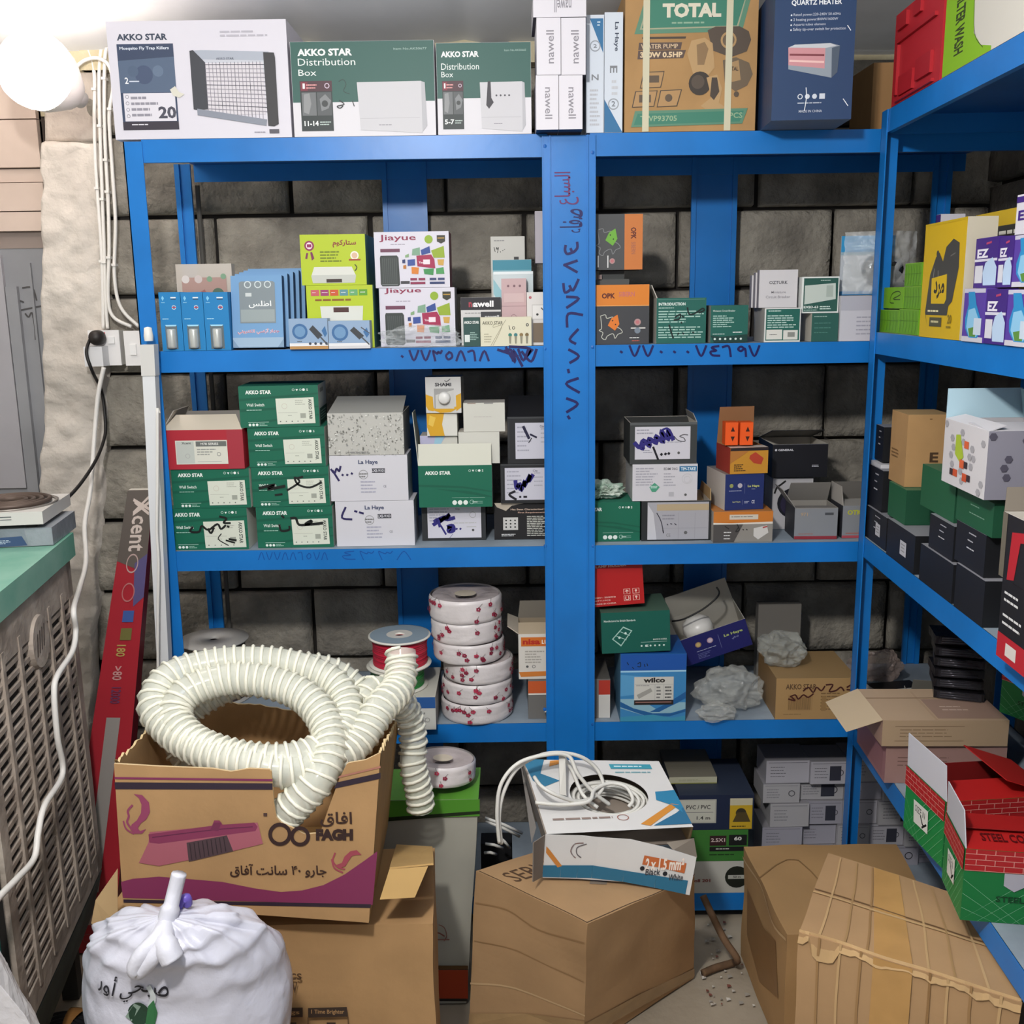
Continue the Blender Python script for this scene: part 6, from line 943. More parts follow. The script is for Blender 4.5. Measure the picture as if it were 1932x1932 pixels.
# open broom carton
YA = -.735; ZA = ZU + .002
p0 = at(232, 1710, YA); t = thing('broom_carton', 'open brown carton with a purple broom picture and torn notch, holding the coiled hose', 'box', (p0.x, YA, ZA)); L0 = t.location.copy()
mp = local(YA, L0); I = mat('#b08c58', .85, 0, .1, 7, .05, 40)
out = [(232, 1708), (696, 1741), (706, 1660), (715, 1560), (718, 1420), (690, 1434), (655, 1440), (640, 1470), (618, 1530), (604, 1572), (575, 1574), (552, 1562), (532, 1554), (520, 1540), (515, 1500), (512, 1452), (470, 1450), (436, 1456), (400, 1450), (300, 1446), (215, 1441)]
b = MB(); top_ = [q for q in reversed(out[4:])]; NS = 110
def topat(s_):
    x = 215 + 503 * s_
    for (x0, y0), (x1, y1) in zip(top_, top_[1:]):
        if x0 <= x <= x1: return mp(x, y0 + (y1 - y0) * (x - x0) / max(x1 - x0, 1e-6))
    return mp(*top_[-1])
tp_ = [topat(i / NS) for i in range(NS + 1)]; bt_ = [mp(232 + 464 * i / NS, 1708 + 33 * i / NS) for i in range(NS + 1)]
for p in bt_: p.z = max(p.z, .0015)
base = [bt_[0], bt_[-1]]; dd = V((0, .004, 0)); TOR = mat('#c9b088', .9)
for i in range(NS):
    b.add([bt_[i], bt_[i + 1], tp_[i + 1], tp_[i]], [(0, 1, 2, 3)], CK); b.add([bt_[i] + dd, bt_[i + 1] + dd, tp_[i + 1] + dd, tp_[i] + dd], [(3, 2, 1, 0)], I); b.add([tp_[i], tp_[i + 1], tp_[i + 1] + dd, tp_[i] + dd], [(0, 1, 2, 3)], TOR)
b.layer = 4
PP, PB, PK_ = '#7c3054', '#2f2431', '#43303a'
wave = [(228, 1664), (250, 1658), (300, 1654), (350, 1658), (420, 1664), (480, 1676), (530, 1683), (570, 1680), (610, 1670), (650, 1650), (690, 1622), (712, 1606)]
b.layer = 4
mk = []
for i in range(len(wave) - 1): (x0, y0), (x1, y1) = wave[i], wave[i + 1]; mk.append(('p', [(x0, y0), (x1, y1), (x1 if x1 < 700 else 703, 1694 + (x1 - 228) * .028), (x0 + 4 * (i == 0), 1694 + (x0 - 228) * .028)], PP))
mk += [('p', [(233, 1697), (700, 1706), (699, 1713), (233, 1703)], PB), ('p', [(216, 1476), (514, 1478), (514, 1490), (217, 1489)], PB), ('p', [(216, 1466), (514, 1470), (514, 1474), (216, 1470)], PP), ('p', [(636, 1476), (718, 1458), (718, 1469), (630, 1488)], PB), ('p', [(640, 1464), (718, 1445), (718, 1449), (638, 1468)], '#a5705f')]
mk += [('p', [(252, 1498), (268, 1500), (281, 1514), (283, 1532), (276, 1546), (266, 1553), (258, 1548), (266, 1534), (267, 1518), (262, 1506)], '#8c3f5c'), ('p', [(266, 1553), (260, 1562), (264, 1568), (276, 1564), (268, 1573), (254, 1573), (246, 1566), (248, 1556), (258, 1548)], '#8c3f5c'), ('l', [(249, 1520), (241, 1530), (243, 1540), (240, 1552), (250, 1566)], 4, '#8c3f5c'), ('l', [(233, 1550), (238, 1564), (252, 1573)], 3, '#8c3f5c')]
mk += [('p', [(682, 1613), (673, 1604), (661, 1606), (650, 1616), (645, 1628), (657, 1625), (664, 1615), (674, 1613)], '#9a4552'), ('p', [(645, 1628), (634, 1632), (642, 1638), (652, 1634), (657, 1625)], '#9a4552'), ('l', [(632, 1610), (628, 1624), (637, 1636), (650, 1640)], 3, '#9a4552'), ('l', [(626, 1622), (631, 1638), (646, 1646)], 3, '#9a4552')]
mk += [('p', [(282, 1570), (486, 1552), (496, 1592), (438, 1606), (300, 1634), (262, 1628), (280, 1590)], '#a05a66'), ('p', [(352, 1590), (428, 1576), (440, 1606), (356, 1626)], '#4b3a3e'), ('p', [(280, 1574), (400, 1558), (404, 1548), (414, 1548), (420, 1556), (480, 1552), (486, 1560), (482, 1568), (300, 1592), (282, 1590)], '#7f3552'), ('l', [(288, 1580), (400, 1566), (476, 1560)], 2, '#5c2440'), ('p', [(396, 1566), (404, 1552), (418, 1552), (412, 1568)], '#6b2b48')]
mk += [('l', [(358 + 8 * i, 1592 - 1.5 * i), (362 + 8 * i, 1622 - 2 * i)], 1.5, '#2c2226') for i in range(9)]
mk += [('t', 'جارو ۴۰ سانت آفاق', 434, 1630, 616, 1656, '#3a2620', 0, 1), ('t', 'افاق', 604, 1532, 664, 1560, '#3a2620', 0, 1), ('t', 'FAGH', 596, 1564, 666, 1586, '#33211f', 0, 4), ('o', 528, 1574, 22, 7, '#33211f'), ('o', 566, 1578, 19, 7, '#33211f'), ('r', 497, 1534, 504, 1540, '#4a3530')]
mk = [m_ for m_ in mk]
fmA = lambda u, v, o: V((lambda p: (p.x, p.y, max(p.z, .002)))(at(u, v, YA - o) - L0))
b.marks(mk, fmA, 1.0)
b.build('front_panel', t)
LB, RB = at(250, 1300, YA + .36), at(752, 1362, YA + .36)
zt_b = at(500, 1308, YA + .36).z - L0.z
fl_, fr_ = base[0], base[1]; tl = mp(215, 1441); tr = mp(718, 1420)
def wall(name, c1, c2, c3, c4, tear=0, seed=0, m=I):
    b = MB(); n = 40; rd = random.Random(seed); A, B, C_, D_ = map(V, (c1, c2, c3, c4)); top = []
    for i in range(n + 1): s_ = i / n; top.append(D_ + (C_ - D_) * s_ + V((0, 0, rd.uniform(-tear, tear))))
    for i in range(n):
        s0, s1 = i / n, (i + 1) / n; q0, q1 = A + (B - A) * s0, A + (B - A) * s1; nn = (B - A).cross(V((0, 0, 1))).normalized() * .004
        b.add([q0, q1, top[i + 1], top[i]], [(0, 1, 2, 3)], m); b.add([q0 - nn, q1 - nn, top[i + 1] - nn, top[i] - nn], [(3, 2, 1, 0)], CK); b.add([top[i], top[i + 1], top[i + 1] - nn, top[i] - nn], [(0, 1, 2, 3)], mat('#cdb58a', .9))
    return b.build(name, t)
bl = V((fl_.x - .012, .36, .0015)); brr = V((RB.x - L0.x - .03, .36, .0015)); blt = V((tl.x - .012, .36, zt_b)); brt = V((RB.x - L0.x, .36, RB.z - L0.z))
wall('side_panel', bl, fl_ + V((0, .004, 0)), tl + V((0, .004, 0)), blt, .006, 1)
wall('back_panel', brr, bl, blt, brt, .003, 2)
wall('side_panel', fr_ + V((0, .004, 0)), brr, brt, tr + V((0, .004, 0)), .008, 3)
b = MB(); b.add([fl_, fr_, brr, bl], [(0, 1, 2, 3)], I); b.build('bottom_panel', t)
p = at(574, 1560, YA + .1); crumple('plastic_scrap', 'pale green plastic scrap showing through the torn notch of the broom carton', 'plastic bag', (p.x + .012, YA + .04, p.z - .058), .035, .02, .06, mat('#8fb59a', .35, 0, .4, 30, .4, 40, col2='#3f7a4c'), 17, .5, 22, 22, base=False)
# the ribbed hose
HR = .0285
hp = [(757, 1228, -.42), (757, 1262, -.44), (750, 1300, -.48), (716, 1338, -.54), (672, 1404, -.60), (612, 1440, -.65), (545, 1454, -.675), (470, 1442, -.675), (395, 1422, -.65), (325, 1380, -.6), (292, 1330, -.56), (318, 1280, -.52), (385, 1256, -.49), (470, 1248, -.475), (560, 1258, -.475), (632, 1292, -.495), (656, 1345, -.545), (636, 1392, -.60), (585, 1424, -.645), (520, 1436, -.665), (440, 1428, -.655), (366, 1400, -.625), (330, 1354, -.585), (352, 1308, -.55), (425, 1282, -.525), (505, 1286, -.525), (572, 1312, -.545), (614, 1362, -.59), (622, 1420, -.645), (600, 1472, -.685), (562, 1512, -.695), (530, 1545, -.69), (505, 1580, -.66)]
hp2 = [(440, 1500, -.55), (346, 1420, -.53), (350, 1345, -.51), (440, 1290, -.47), (545, 1262, -.44), (620, 1268, -.43), (668, 1300, -.44), (690, 1345, -.47), (670, 1395, -.53), (690, 1352, -.47)]
hp3 = [(600, 1400, -.56), (655, 1372, -.50), (678, 1330, -.47), (706, 1300, -.44), (744, 1314, -.42), (770, 1346, -.40), (780, 1400, -.40), (778, 1440, -.41), (790, 1490, -.41), (794, 1528, -.41)]
t = thing('ribbed_hose', 'clear hose with a white spiral rib, coiled on top of the broom carton', 'hose', at(470, 1340, -.57)); L0 = t.location.copy()
HM = mat('#eef0e4', .15, 0, 0, 1, 0, 1, 0, .5); RIB = mat('#e8e6d6', .35)
def hose(pts, r=HR):
    path = [v - L0 for v in smooth_path([at(*q) for q in pts], 14)]
    b = MB(); b.tube(path, r, HM, 14, caps=False); b.build('hose_wall', t, True)
    # the spiral: a thin tube wound around the path
    cum = [0]
    for i in range(1, len(path)): cum.append(cum[-1] + (path[i] - path[i - 1]).length)
    n = int(cum[-1] / .0165 * 12); up = V((0, 0, 1)); sp = []; j = 0
    tang = (path[1] - path[0]).normalized(); a_ = (up - tang * up.dot(tang)); a_ = a_.normalized() if a_.length > .1 else V((1, 0, 0))
    for k in range(n + 1):
        s_ = cum[-1] * k / n
        while j < len(cum) - 2 and cum[j + 1] < s_: j += 1
        f = (s_ - cum[j]) / max(cum[j + 1] - cum[j], 1e-6); p = path[j].lerp(path[j + 1], f); tg = (path[j + 1] - path[j]).normalized()
        a_ = (a_ - tg * a_.dot(tg)).normalized(); c_ = tg.cross(a_); th = 2 * pi * k / 12
        sp.append(p + (a_ * cos(th) + c_ * sin(th)) * (r + .0012))
    b = MB(); b.tube(sp, .0034, RIB, 6); b.build('spiral_rib', t, True)
hose(hp); hose(hp2[:9]); hose(hp3, .025)
# tied white carrier bag
cx = at(350, 1850, -.90); 
gbox('cardboard_carton', 'plain brown carton under the tied white bag', 'box', (cx.x - .14, -1.0, 0), 0, .3, .2, .335, '#a07d55')
t = thing('carrier_bag', 'knotted white plastic carrier bag with black Arabic lettering, front left', 'bag', (cx.x, -.90, .338)); L0 = t.location.copy()
BAG = mat('#c6c6d2', .32, 0, .03, 20, .35, 26, spec=.5)
kn = at(312, 1742, -.97) - L0
Hb = kn.z + .012
def bag(u, v):
    a = u * 2 * pi; s_ = v
    prof = [(0, .5), (.06, .95), (.2, 1.02), (.45, 1.05), (.65, 1.0), (.8, .86), (.9, .62), (.96, .34), (1, .05)]
    for i in range(len(prof) - 1):
        if prof[i][0] <= s_ <= prof[i + 1][0] + 1e-9:
            f = (s_ - prof[i][0]) / (prof[i + 1][0] - prof[i][0]); f = f * f * (3 - 2 * f) if i else f; r = prof[i][1] + (prof[i + 1][1] - prof[i][1]) * f; break
    x, y = cos(a), sin(a); d = V((x, y, s_ * 2))
    top = max(0, (s_ - .55) / .45)
    k = 1 + .08 * noise.noise(d * 1.5 + V((3, 0, 0))) + .012 * noise.noise(d * 6) + top ** 2.6 * (.10 * sin(a * 7 + 4 * noise.noise(d * 1.6)) + .07 * sin(a * 19 + 6 * noise.noise(d * 2)))
    cxx = kn.x * top ** 2; cyy = kn.y * top ** 2
    return V((cxx + x * r * .152 * k, cyy + y * r * .098 * k, max(.001, s_ * Hb + (.012 * noise.noise(d * 3) if .1 < s_ < .95 else 0) - .02 * top * 0)))
b = MB(); b.grid(bag, 140, 70, BAG); b.build('bag_body', t, True)
def bagm(u, v, o):                          # photo pixel on the front of the bag
    a = -pi / 2 + math.asin(max(-1, min(1, (u - 350) / 200.))); s_ = (at(350, v, -.99).z - L0.z) / Hb
    p = bag((a / (2 * pi)) % 1, max(0, min(1, s_))); n = V((p.x, p.y * 1.6, 0)).normalized(); return p + n * (o * .5 + .0022)
b = MB(); BLK = '#1b1b26'
st = [([(222, 1866), (232, 1864), (244, 1852)], 8), ([(248, 1868), (256, 1858), (250, 1850), (246, 1860), (256, 1868)], 7), ([(268, 1868), (294, 1836)], 8), ([(292, 1826), (298, 1824)], 5), ([(318, 1862), (306, 1856), (300, 1868), (290, 1874), (282, 1866), (286, 1858)], 7), ([(288, 1880), (294, 1882)], 5), ([(318, 1862), (330, 1852), (338, 1846)], 7), ([(346, 1846), (352, 1838), (356, 1846), (362, 1836)], 5)]
b.marks([('t', 'صبحي أور', 222, 1830, 366, 1884, BLK, 0, .4)], bagm)
b.marks([('p', [(302 + 20 * cos(.26 * i) * (1 if sin(.26 * i) < 0 else .9) + 6, 1906 + 18 * sin(.26 * i)) for i in range(24)], '#1d3a2a'), ('p', [(325, 1892), (336, 1878), (341, 1900), (334, 1926), (318, 1930)], '#2f6a3f'), ('l', [(330, 1890), (336, 1872), (330, 1860)], 10, '#c9d0d2'), ('p', [(284, 1912), (300, 1890), (312, 1895), (296, 1918)], '#7d9184')], bagm)
b.build('printed_logo', t)
b = MB(); KW = mat('#cfcfd9', .35, 0, 0, 1, .3, 40)
rk = [kn + V((0, 0, -.004)), at(322, 1712, -.965) - L0, at(330, 1680, -.955) - L0, at(338, 1648, -.95) - L0]
b.tube(smooth_path(rk, 6), [.014 - .0 * i for i in range(7)] + [.011] * 12, KW, 9); b.build('handle', t, True)
b = MB(); rk = [kn + V((0, -.006, 0)), at(296, 1770, -1.005) - L0, at(268, 1800, -1.02) - L0, at(254, 1826, -1.022) - L0, at(264, 1832, -1.02) - L0, at(288, 1808, -1.022) - L0, at(306, 1782, -1.015) - L0]
b.tube(smooth_path(rk, 6), .0115, KW, 9); b.build('handle', t, True)
b = MB(); rk = [kn, at(312, 1780, -1.012) - L0, at(326, 1812, -1.022) - L0]; b.tube(smooth_path(rk, 5), [.013] * 5 + [.017] * 6, KW, 9); b.build('knot_tail', t, True)
b = MB(); b.lathe([(.0, .012), (.013, .008), (.016, 0), (.012, -.009), (0, -.012)], KW, 14); o = b.build('knot', t, True); o.location = kn
b = MB(); b.tube(smooth_path([at(334, 1716, -.94) - L0, at(342, 1700, -.94) - L0, at(352, 1694, -.94) - L0, at(354, 1706, -.935) - L0], 5), .007, mat('#6a58b5', .4), 8); b.build('purple_tag', t, True)
# clear bag at the left edge
t = thing('plastic_bag', 'bulging clear plastic bag cut off by the frame at the lower left', 'plastic bag', (at(-12, 1930, -.98).x - .035, -1.0, 0))
b = MB()
def lb_(u, v):
    a = u * 2 * pi; s_ = v; r = .13 * (1.0 if s_ < .5 else 1 - .75 * ((s_ - .5) / .5) ** 1.5) * (.75 + .25 * min(1, s_ * 6)); d = V((cos(a), sin(a), s_ * 3))
    k = 1 + .12 * noise.noise(d * 1.6) + .09 * crinkle(d * 1.7, 2.) ; return V((r * k * cos(a) * .8, r * k * sin(a) * .7, .002 + s_ * .71))
b.grid(lb_, 90, 46, mat('#c9c6c6', .22, 0, .08, 16, .4, 40, 0, .8)); b.build('bag_film', t)
b = MB(); b.slab([V((.05, -.05, .58)), V((.15, -.06, .50)), V((.12, -.05, .56)), V((.05, -.04, .66))], .002, mat('#d9d6d8', .2, 0, 0, 1, .4, 40, 0, .55)); b.build('bag_corner', t)
# black hose coil on the floor with brown tape
p = atz(112, 1945, .03); t = thing('black_coil', 'coil of black cable bound with brown tape on the floor, lower left', 'cable coil', (p.x, p.y - .02, 0))
b = MB()
for k in range(4):
    R_ = .085 - .011 * k
    for z_ in (0, 1): b.tube([V((R_ * cos(i * pi / 24), R_ * sin(i * pi / 24), .008 + .013 * z_ + .002 * sin(i * .5 + k))) for i in range(48)], .0062, mat('#1c1c1e', .45), 8, closed=True)
b.build('cable_loops', t, True)
b = MB(); a0 = R(82)
b.grid(lambda u, v: V(((.068 + .036 * cos(v * 2 * pi)) * cos(a0 + (u - .5) * .42), (.068 + .036 * cos(v * 2 * pi)) * sin(a0 + (u - .5) * .42), .016 + .02 * sin(v * 2 * pi))), 6, 18, mat('#8a6238', .25, 0, .15, 20, .2, 30)); b.build('tape_wrap', t, True)
b = MB(); b.tube([atz(68, 1874, .006), atz(120, 1850, .008), atz(178, 1828, .006)], [.003, .0045, .004], mat('#a8977f', .8), 6); tag(b.build('wooden_stick', smooth=True), 'thin wooden stick lying on the floor beside the white bag', 'stick')

# ------------------------------------------------------------------ air cooler, hotplate and the tube boxes
fx = V((cos(FA), sin(FA), 0)); Lc = .6
st_ = V((fc.x, fc.y, 0)) - fx * Lc
t = thing('air_cooler', 'old dusty evaporative air cooler with a green top and slatted side grille', 'air cooler', st_, FA)
GRN = mat('#5f9a86', .6, 0, .25, 6, .1, 20, col2='#8bb5a3'); TEAL = mat('#2f7a72', .6, 0, .2, 5, .1, 20); GRL = mat('#8a7d72', .85, 0, .3, 14, .4, 40, col2='#b3a69a'); DUS = mat('#4d443d', .9, 0, .35, 12)
zt_ = at(134, 1046, -.17).z
b = MB(); b.box(0, Lc, .02, .5, .24, zt_, TEAL); b.build('body', t, bevel=.012)
b = MB(); b.box(-.01, Lc + .012, -.012, .51, zt_ - .005, zt_ + .045, GRN); b.build('top_cover', t, bevel=.015)
b = MB(); b.hexa([(.0, .02, .14), (Lc - .03, .02, .17), (Lc - .03, .48, .17), (0, .48, .14), (0, -.002, .26), (Lc, -.002, .26), (Lc, .5, .26), (0, .5, .26)], mat('#565d57', .85, 0, .3, 8)); b.build('base_tray', t, bevel=.015)
for lx, ly in ((.05, .05), (Lc - .09, .05), (.05, .44), (Lc - .09, .44)): b = MB(); b.box(lx, lx + .035, ly, ly + .035, 0, .175, mat('#2a2927', .8)); b.build('leg', t)
g0, g1, z0_, z1_ = .04, Lc - .006, .27, zt_ - .012
b = MB(); b.box(g0, g1, .004, .018, z0_, z1_, mat('#1b1715', .95))
for (u0, u1, w0, w1) in ((g0, g1, z1_ - .075, z1_), (g0, g1, z0_, z0_ + .05), (g0, g0 + .035, z0_, z1_), (g1 - .03, g1, z0_, z1_)): b.box(u0, u1, -.004, .006, w0, w1, GRL)
b.build('grille_frame', t, bevel=.004)
n = 25; b = MB()
for i in range(n):
    z_ = z0_ + .05 + (z1_ - .125 - z0_) * (i + .5) / n; b.box(g0 + .03, g1 - .03, -.002, .004, z_ - .0045, z_ + .0045, GRL)
for k in range(5):
    x_ = g0 + .03 + (g1 - g0 - .06) * (k + .7) / 5.4; b.box(x_, x_ + .014, -.006, .004, z0_ + .03, z1_ - .05, GRL)
b.build('louvre_slats', t)
b = MB(); bx_ = Lc - .19; bz = .70
bc = atp(68, 1210, V((fc.x, fc.y, 0)), V((sin(FA), -cos(FA), 0)) * -1); bx_ = (bc - st_).dot(fx); bz = bc.z
b.add([(bx_ + .05 * cos(i * pi / 16), -.010, bz + .05 * sin(i * pi / 16)) for i in range(32)] + [(bx_ + .054 * cos(i * pi / 16), .004, bz + .054 * sin(i * pi / 16)) for i in range(32)], [tuple(range(31, -1, -1))] + [(i, (i + 1) % 32, 32 + (i + 1) % 32, 32 + i) for i in range(32)], GRL)
b.marks([('l', [(bx_ - .03 + .014 * k, bz - .02 + .003 * k), (bx_ - .02 + .014 * k, bz + .018 + .003 * k)], .005, '#4b413a') for k in range(4)], lambda u, v, o: V((u, -.0102 - o, v))); b.build('badge', t)
ztc = zt_ + .0457
p = at(48, 1056, -.28); PB_ = V((p.x, -.28, ztc))
q = gbox('parcel', 'clear-wrapped parcel with blue print on the air cooler, under the hotplate', 'package', (at(-40, 1050, -.28).x, -.30, ztc), R(8), at(104, 1050, -.28).x - at(-40, 1050, -.28).x, .17, at(50, 1000, -.3).z - ztc, {'*': mat('#7f858c', .25, 0, .2, 12, .4, 30), 'T': '#8f9399'}, [('p', [(.1, .5), (.62, .42), (.68, .95), (.1, 1)], '#3a4f72'), ('g', .2, .6, .5, .85, 3, '#c9d3df')], parts=[('loose_film', 'F', [('p', [(.66, .1), (1, .05), (1, .95), (.7, .98)], FILM)])])
zh = q.top + .001
t = thing('hotplate', 'white electric hotplate with a coiled heating ring, on a parcel on the air cooler', 'stove', (at(-60, 980, -.28).x, -.31, zh), R(8))
wh = at(86, 980, -.28).x - at(-60, 980, -.28).x; b = MB(); b.box(0, wh, 0, .2, .008, .034, mat('#cfcbc6', .4, 0, .06, 5)); b.build('body', t, bevel=.006)
b = MB(); b.marks([('r', .1, .3, .62, .36, '#55585d'), ('r', .1, .52, .62, .56, '#55585d')], lambda u, v, o: V((u * wh, -.0008 - o, .008 + .026 * (1 - v)))); b.build('vent_slots', t)
for k in range(4):
    b = MB(); b.box(.02 + (wh - .06) * (k % 2), .04 + (wh - .06) * (k % 2), .02 + .14 * (k // 2), .04 + .14 * (k // 2), 0, .009, mat('#3a3836', .8)); b.build('foot', t)
b = MB()
for r_ in (.075, .06, .045, .03): b.tube([V((wh * .42 + r_ * cos(i * pi / 20), .1 + r_ * sin(i * pi / 20), .040)) for i in range(40)], .005, mat('#5d4f47', .5, .4), 8, closed=True)
b.build('heating_coil', t, True)
b = MB(); b.lathe([(.09, 0), (.092, .004), (.085, .003)], mat('#8d867f', .4, .4), 36, (wh * .42, .1, .034)); b.build('drip_ring', t, True)
# leaning tube carton
def quadbox(name, label, cat, f, dirn, dep, m, extra=None):
    q = [V(p) for p in f]; d = V(dirn).normalized() * dep; b = MB(); b.hexa([q[0], q[1], q[1] + d, q[0] + d, q[3], q[2], q[2] + d, q[3] + d], m); return b, q
RF = mat('#a82a35', .4, 0, .08, 5)
q = [atz(110, 1796, .002), atz(212, 1801, .002), at(289, 924, -.03), at(241, 925, -.03)]
L0 = (q[0] + q[1]) / 2; t = thing('lamp_tube_carton', 'long red lamp tube carton leaning between the air cooler and the rack', 'box', L0)
b = MB(); d = V((.02, 1, .0)).normalized() * .055; ql = [p - L0 for p in q]; d2 = V((.0, .022, .0))
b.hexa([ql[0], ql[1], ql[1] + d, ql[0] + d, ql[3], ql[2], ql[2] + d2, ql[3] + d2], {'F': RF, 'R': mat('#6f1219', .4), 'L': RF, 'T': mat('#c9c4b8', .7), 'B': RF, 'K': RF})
fq = lambda u, v, o: (lambda bt, tp: bt + (tp - bt) * (1 - v) + V((0, -o, 0)))(ql[0] + (ql[1] - ql[0]) * u, ql[3] + (ql[2] - ql[3]) * u)
GRY = '#5d544e'
b.marks([('p', [(0, 0), (1, 0), (1, .13), (.6, .16), (0, .145)], GRY), ('p', [(.6, .15), (1, .13), (1, .22), (.7, .24)], '#574f7a'), ('t', 'Xcent', .32, .02, .92, .125, '#c9b9b0', 90, 1), ('l', [(.3, .02), (.95, .04)], .006, '#c9b9b0'), ('l', [(.35, .045), (.9, .012)], .006, '#c9b9b0'), ('o', .52, .15, .2, .03, '#b59a94'), ('o', .5, .21, .2, .03, '#b5706f'), ('r', .42, .248, .75, .272, '#3f5a9a'), ('r', .42, .285, .74, .31, '#6f6a3a'), ('t', '180', .36, .32, .62, .345, '#b59a5a', 90, 1), ('t', '>80', .34, .365, .6, .395, '#c9918f', 90, 1), ('t', '12000', .36, .41, .62, .445, '#6a3a5c', 90, 1),
         ('p', [(.33, .475), (.68, .475), (.62, .86), (.36, .86)], '#97908c'), ('r', .38, .90, .62, .935, '#b59a96'), ('o', .52, .965, .1, .012, '#8d5a5a')], fq, .1)
b.build('carton', t, bevel=.001)
# white batten along the rack post
q = [at(277, 640, -.068), at(309, 1290, -.062)]; t = thing('tube_light', 'white tube light fixture standing against the left rack post', 'lamp', q[1]); L0 = q[1]
ax = q[0] - q[1]; wv = V((1, 0, 0)) * .0135; dv = V((0, .026, 0)); b = MB(); e = -ax.normalized() * .0; lo_, hi_ = V((0, 0, 0)) - ax * (L0.z - .12) / ax.z, ax * .98
b.hexa([lo_ - wv, lo_ + wv, lo_ + wv + dv, lo_ - wv + dv, hi_ - wv, hi_ + wv, hi_ + wv + dv, hi_ - wv + dv], mat('#d9dadd', .35)); b.build('diffuser', t, bevel=.006)
b = MB(); s0, s1 = ax * .965, ax * 1.045; w2 = wv * 1.12; s2, s3 = ax * .90, ax * .985
b.hexa([s2 - w2 - V((0, .002, 0)), s2 + w2 - V((0, .002, 0)), s2 + w2 + dv, s2 - w2 + dv, s3 - w2 - V((0, .002, 0)), s3 + w2 - V((0, .002, 0)), s3 + w2 + dv, s3 - w2 + dv], mat('#cfcdca', .4)); b.build('end_cap', t, bevel=.003)
b = MB(); b.lathe([(.0, .02), (.008, .018), (.01, 0), (.009, -.01)], mat('#e3e1dc', .35), 14); o = b.build('pin_socket', t, True); o.location = ax * 1.0 + V((0, .012, .006))
b = MB(); b.tube(smooth_path([at(270, 688, -.06) - L0, at(276, 720, -.058) - L0, at(296, 765, -.052) - L0, at(302, 780, -.05) - L0], 5), .0018, WH, 6); b.build('tie_wire', t, True)
cable('power_cable', 'thin white wire hanging beside the tube fixture down behind the hose', [at(x, y, -.085) for x, y in ((297, 770), (297, 900), (296, 1000), (299, 1060), (298, 1160), (298, 1260), (300, 1330))], .0032, WH)

# ================================================================== foreground, middle
# tall white and green carton behind
t = thing('tall_carton', 'tall pale carton with a bright green lid and orange foot, behind the broom carton', 'box', (at(760, 1890, -.30).x, -.30, 0)); L0 = t.location.copy(); zt_ = at(905, 1508, -.30).z
Wt = at(880, 1890, -.3).x - L0.x; sh = at(903, 1508, -.3).x - at(880, 1890, -.3).x
b = MB(); soft(b, [(-.22, 0, .001), (Wt, 0, .001), (Wt, .15, .001), (-.22, .15, .001), (-.2, 0, zt_), (Wt + sh, 0, zt_), (Wt + sh, .15, zt_), (-.2, .15, zt_)], {'F': mat('#a3a196', .7, 0, .08, 5), 'R': mat('#85837a', .7), 'T': mat('#5c9a35', .5, 0, .1, 9), 'L': '#999', 'K': '#999', 'B': '#999'}, .0015, 8, 1)
b.layer = 60; fm = local(-.3015, L0)
b.marks([('r', 690, 1822, 883, 1829, '#5d4020'), ('r', 690, 1830, 883, 1884, '#a23a1c'), ('r', 690, 1884, 882, 1889, '#23201d'), ('p', [(690, 1512), (905, 1508), (905, 1540), (690, 1545)], '#4f8f2c'), ('p', [(690, 1545), (905, 1530), (905, 1536), (690, 1553)], '#1c2a14'),
         ('l', [(828, 1745), (838, 1750), (843, 1765), (838, 1775)], 1.5, '#8a5a50'), ('l', [(818, 1768), (826, 1760), (838, 1766)], 2.5, '#7d4a42'), ('r', 818, 1772, 848, 1774, '#8a5a50'), ('g', 822, 1777, 848, 1781, 1, '#8a5a50')], fm)
b.build('carton', t)
tt = coil(7, 764, 892, -.225, zt_ + .010, .045, 'loose white flower-patterned cable coil lying on the tall green-lidded carton')
o = [x for x in bpy.data.objects if x.name.startswith('cable_coil')][-1]; o.rotation_euler = (R(6), 0, 0)
ob = [x for x in COL.objects if x.get('label', '').startswith('loose white flower')][0]; ob.rotation_euler = (R(-5), R(3), 0); ob.location.z += .006; del ob['group']
# the service carton with the cable carton on top
H_ = .352
c = [atz(1108, 1740, H_), atz(1312, 1652, H_), None, atz(899, 1640, H_)]; c[2] = c[0] + (c[1] + c[3] - c[0] * 2) * .93
t = thing('cardboard_carton', 'brown taped carton standing corner-on under the white cable carton, lettered SERV on top', 'box', V((c[0].x, c[0].y, 0))); L0 = t.location.copy()
q = [p - L0 for p in c]; lo_ = [atz(1100, 1985, 0) - L0, atz(1310, 1846, 0) - L0, None, atz(884, 1936, 0) - L0]; lo_[2] = lo_[0] + (lo_[1] + lo_[3] - lo_[0] * 2) * .93; lo_ = [V((p.x, p.y, .001)) for p in lo_]; q = [V((p.x, p.y, H_ - .003)) for p in q]
K3 = mat('#b08d66', .8, 0, .1, 6, .1, 30); b = MB(); m4 = soft(b, lo_ + q, K3, .0045, 18, 6, fq=9)
b.layer = 20
b.marks([('t', 'SERVICE', .08, .14, .66, .30, '#5d4632', 0, 0), ('p', [(.42, .62), (.5, .56), (.66, .5), (.8, .52), (.72, .62), (.62, .60), (.5, .7)], '#86796a'), ('l', [(.005, .99), (.3, .985), (.6, .995), (.99, .985)], .006, '#4a3624'), ('l', [(.006, .99), (.01, .6), (.006, .3), (.01, .02)], .006, '#4a3624')], m4('T'))
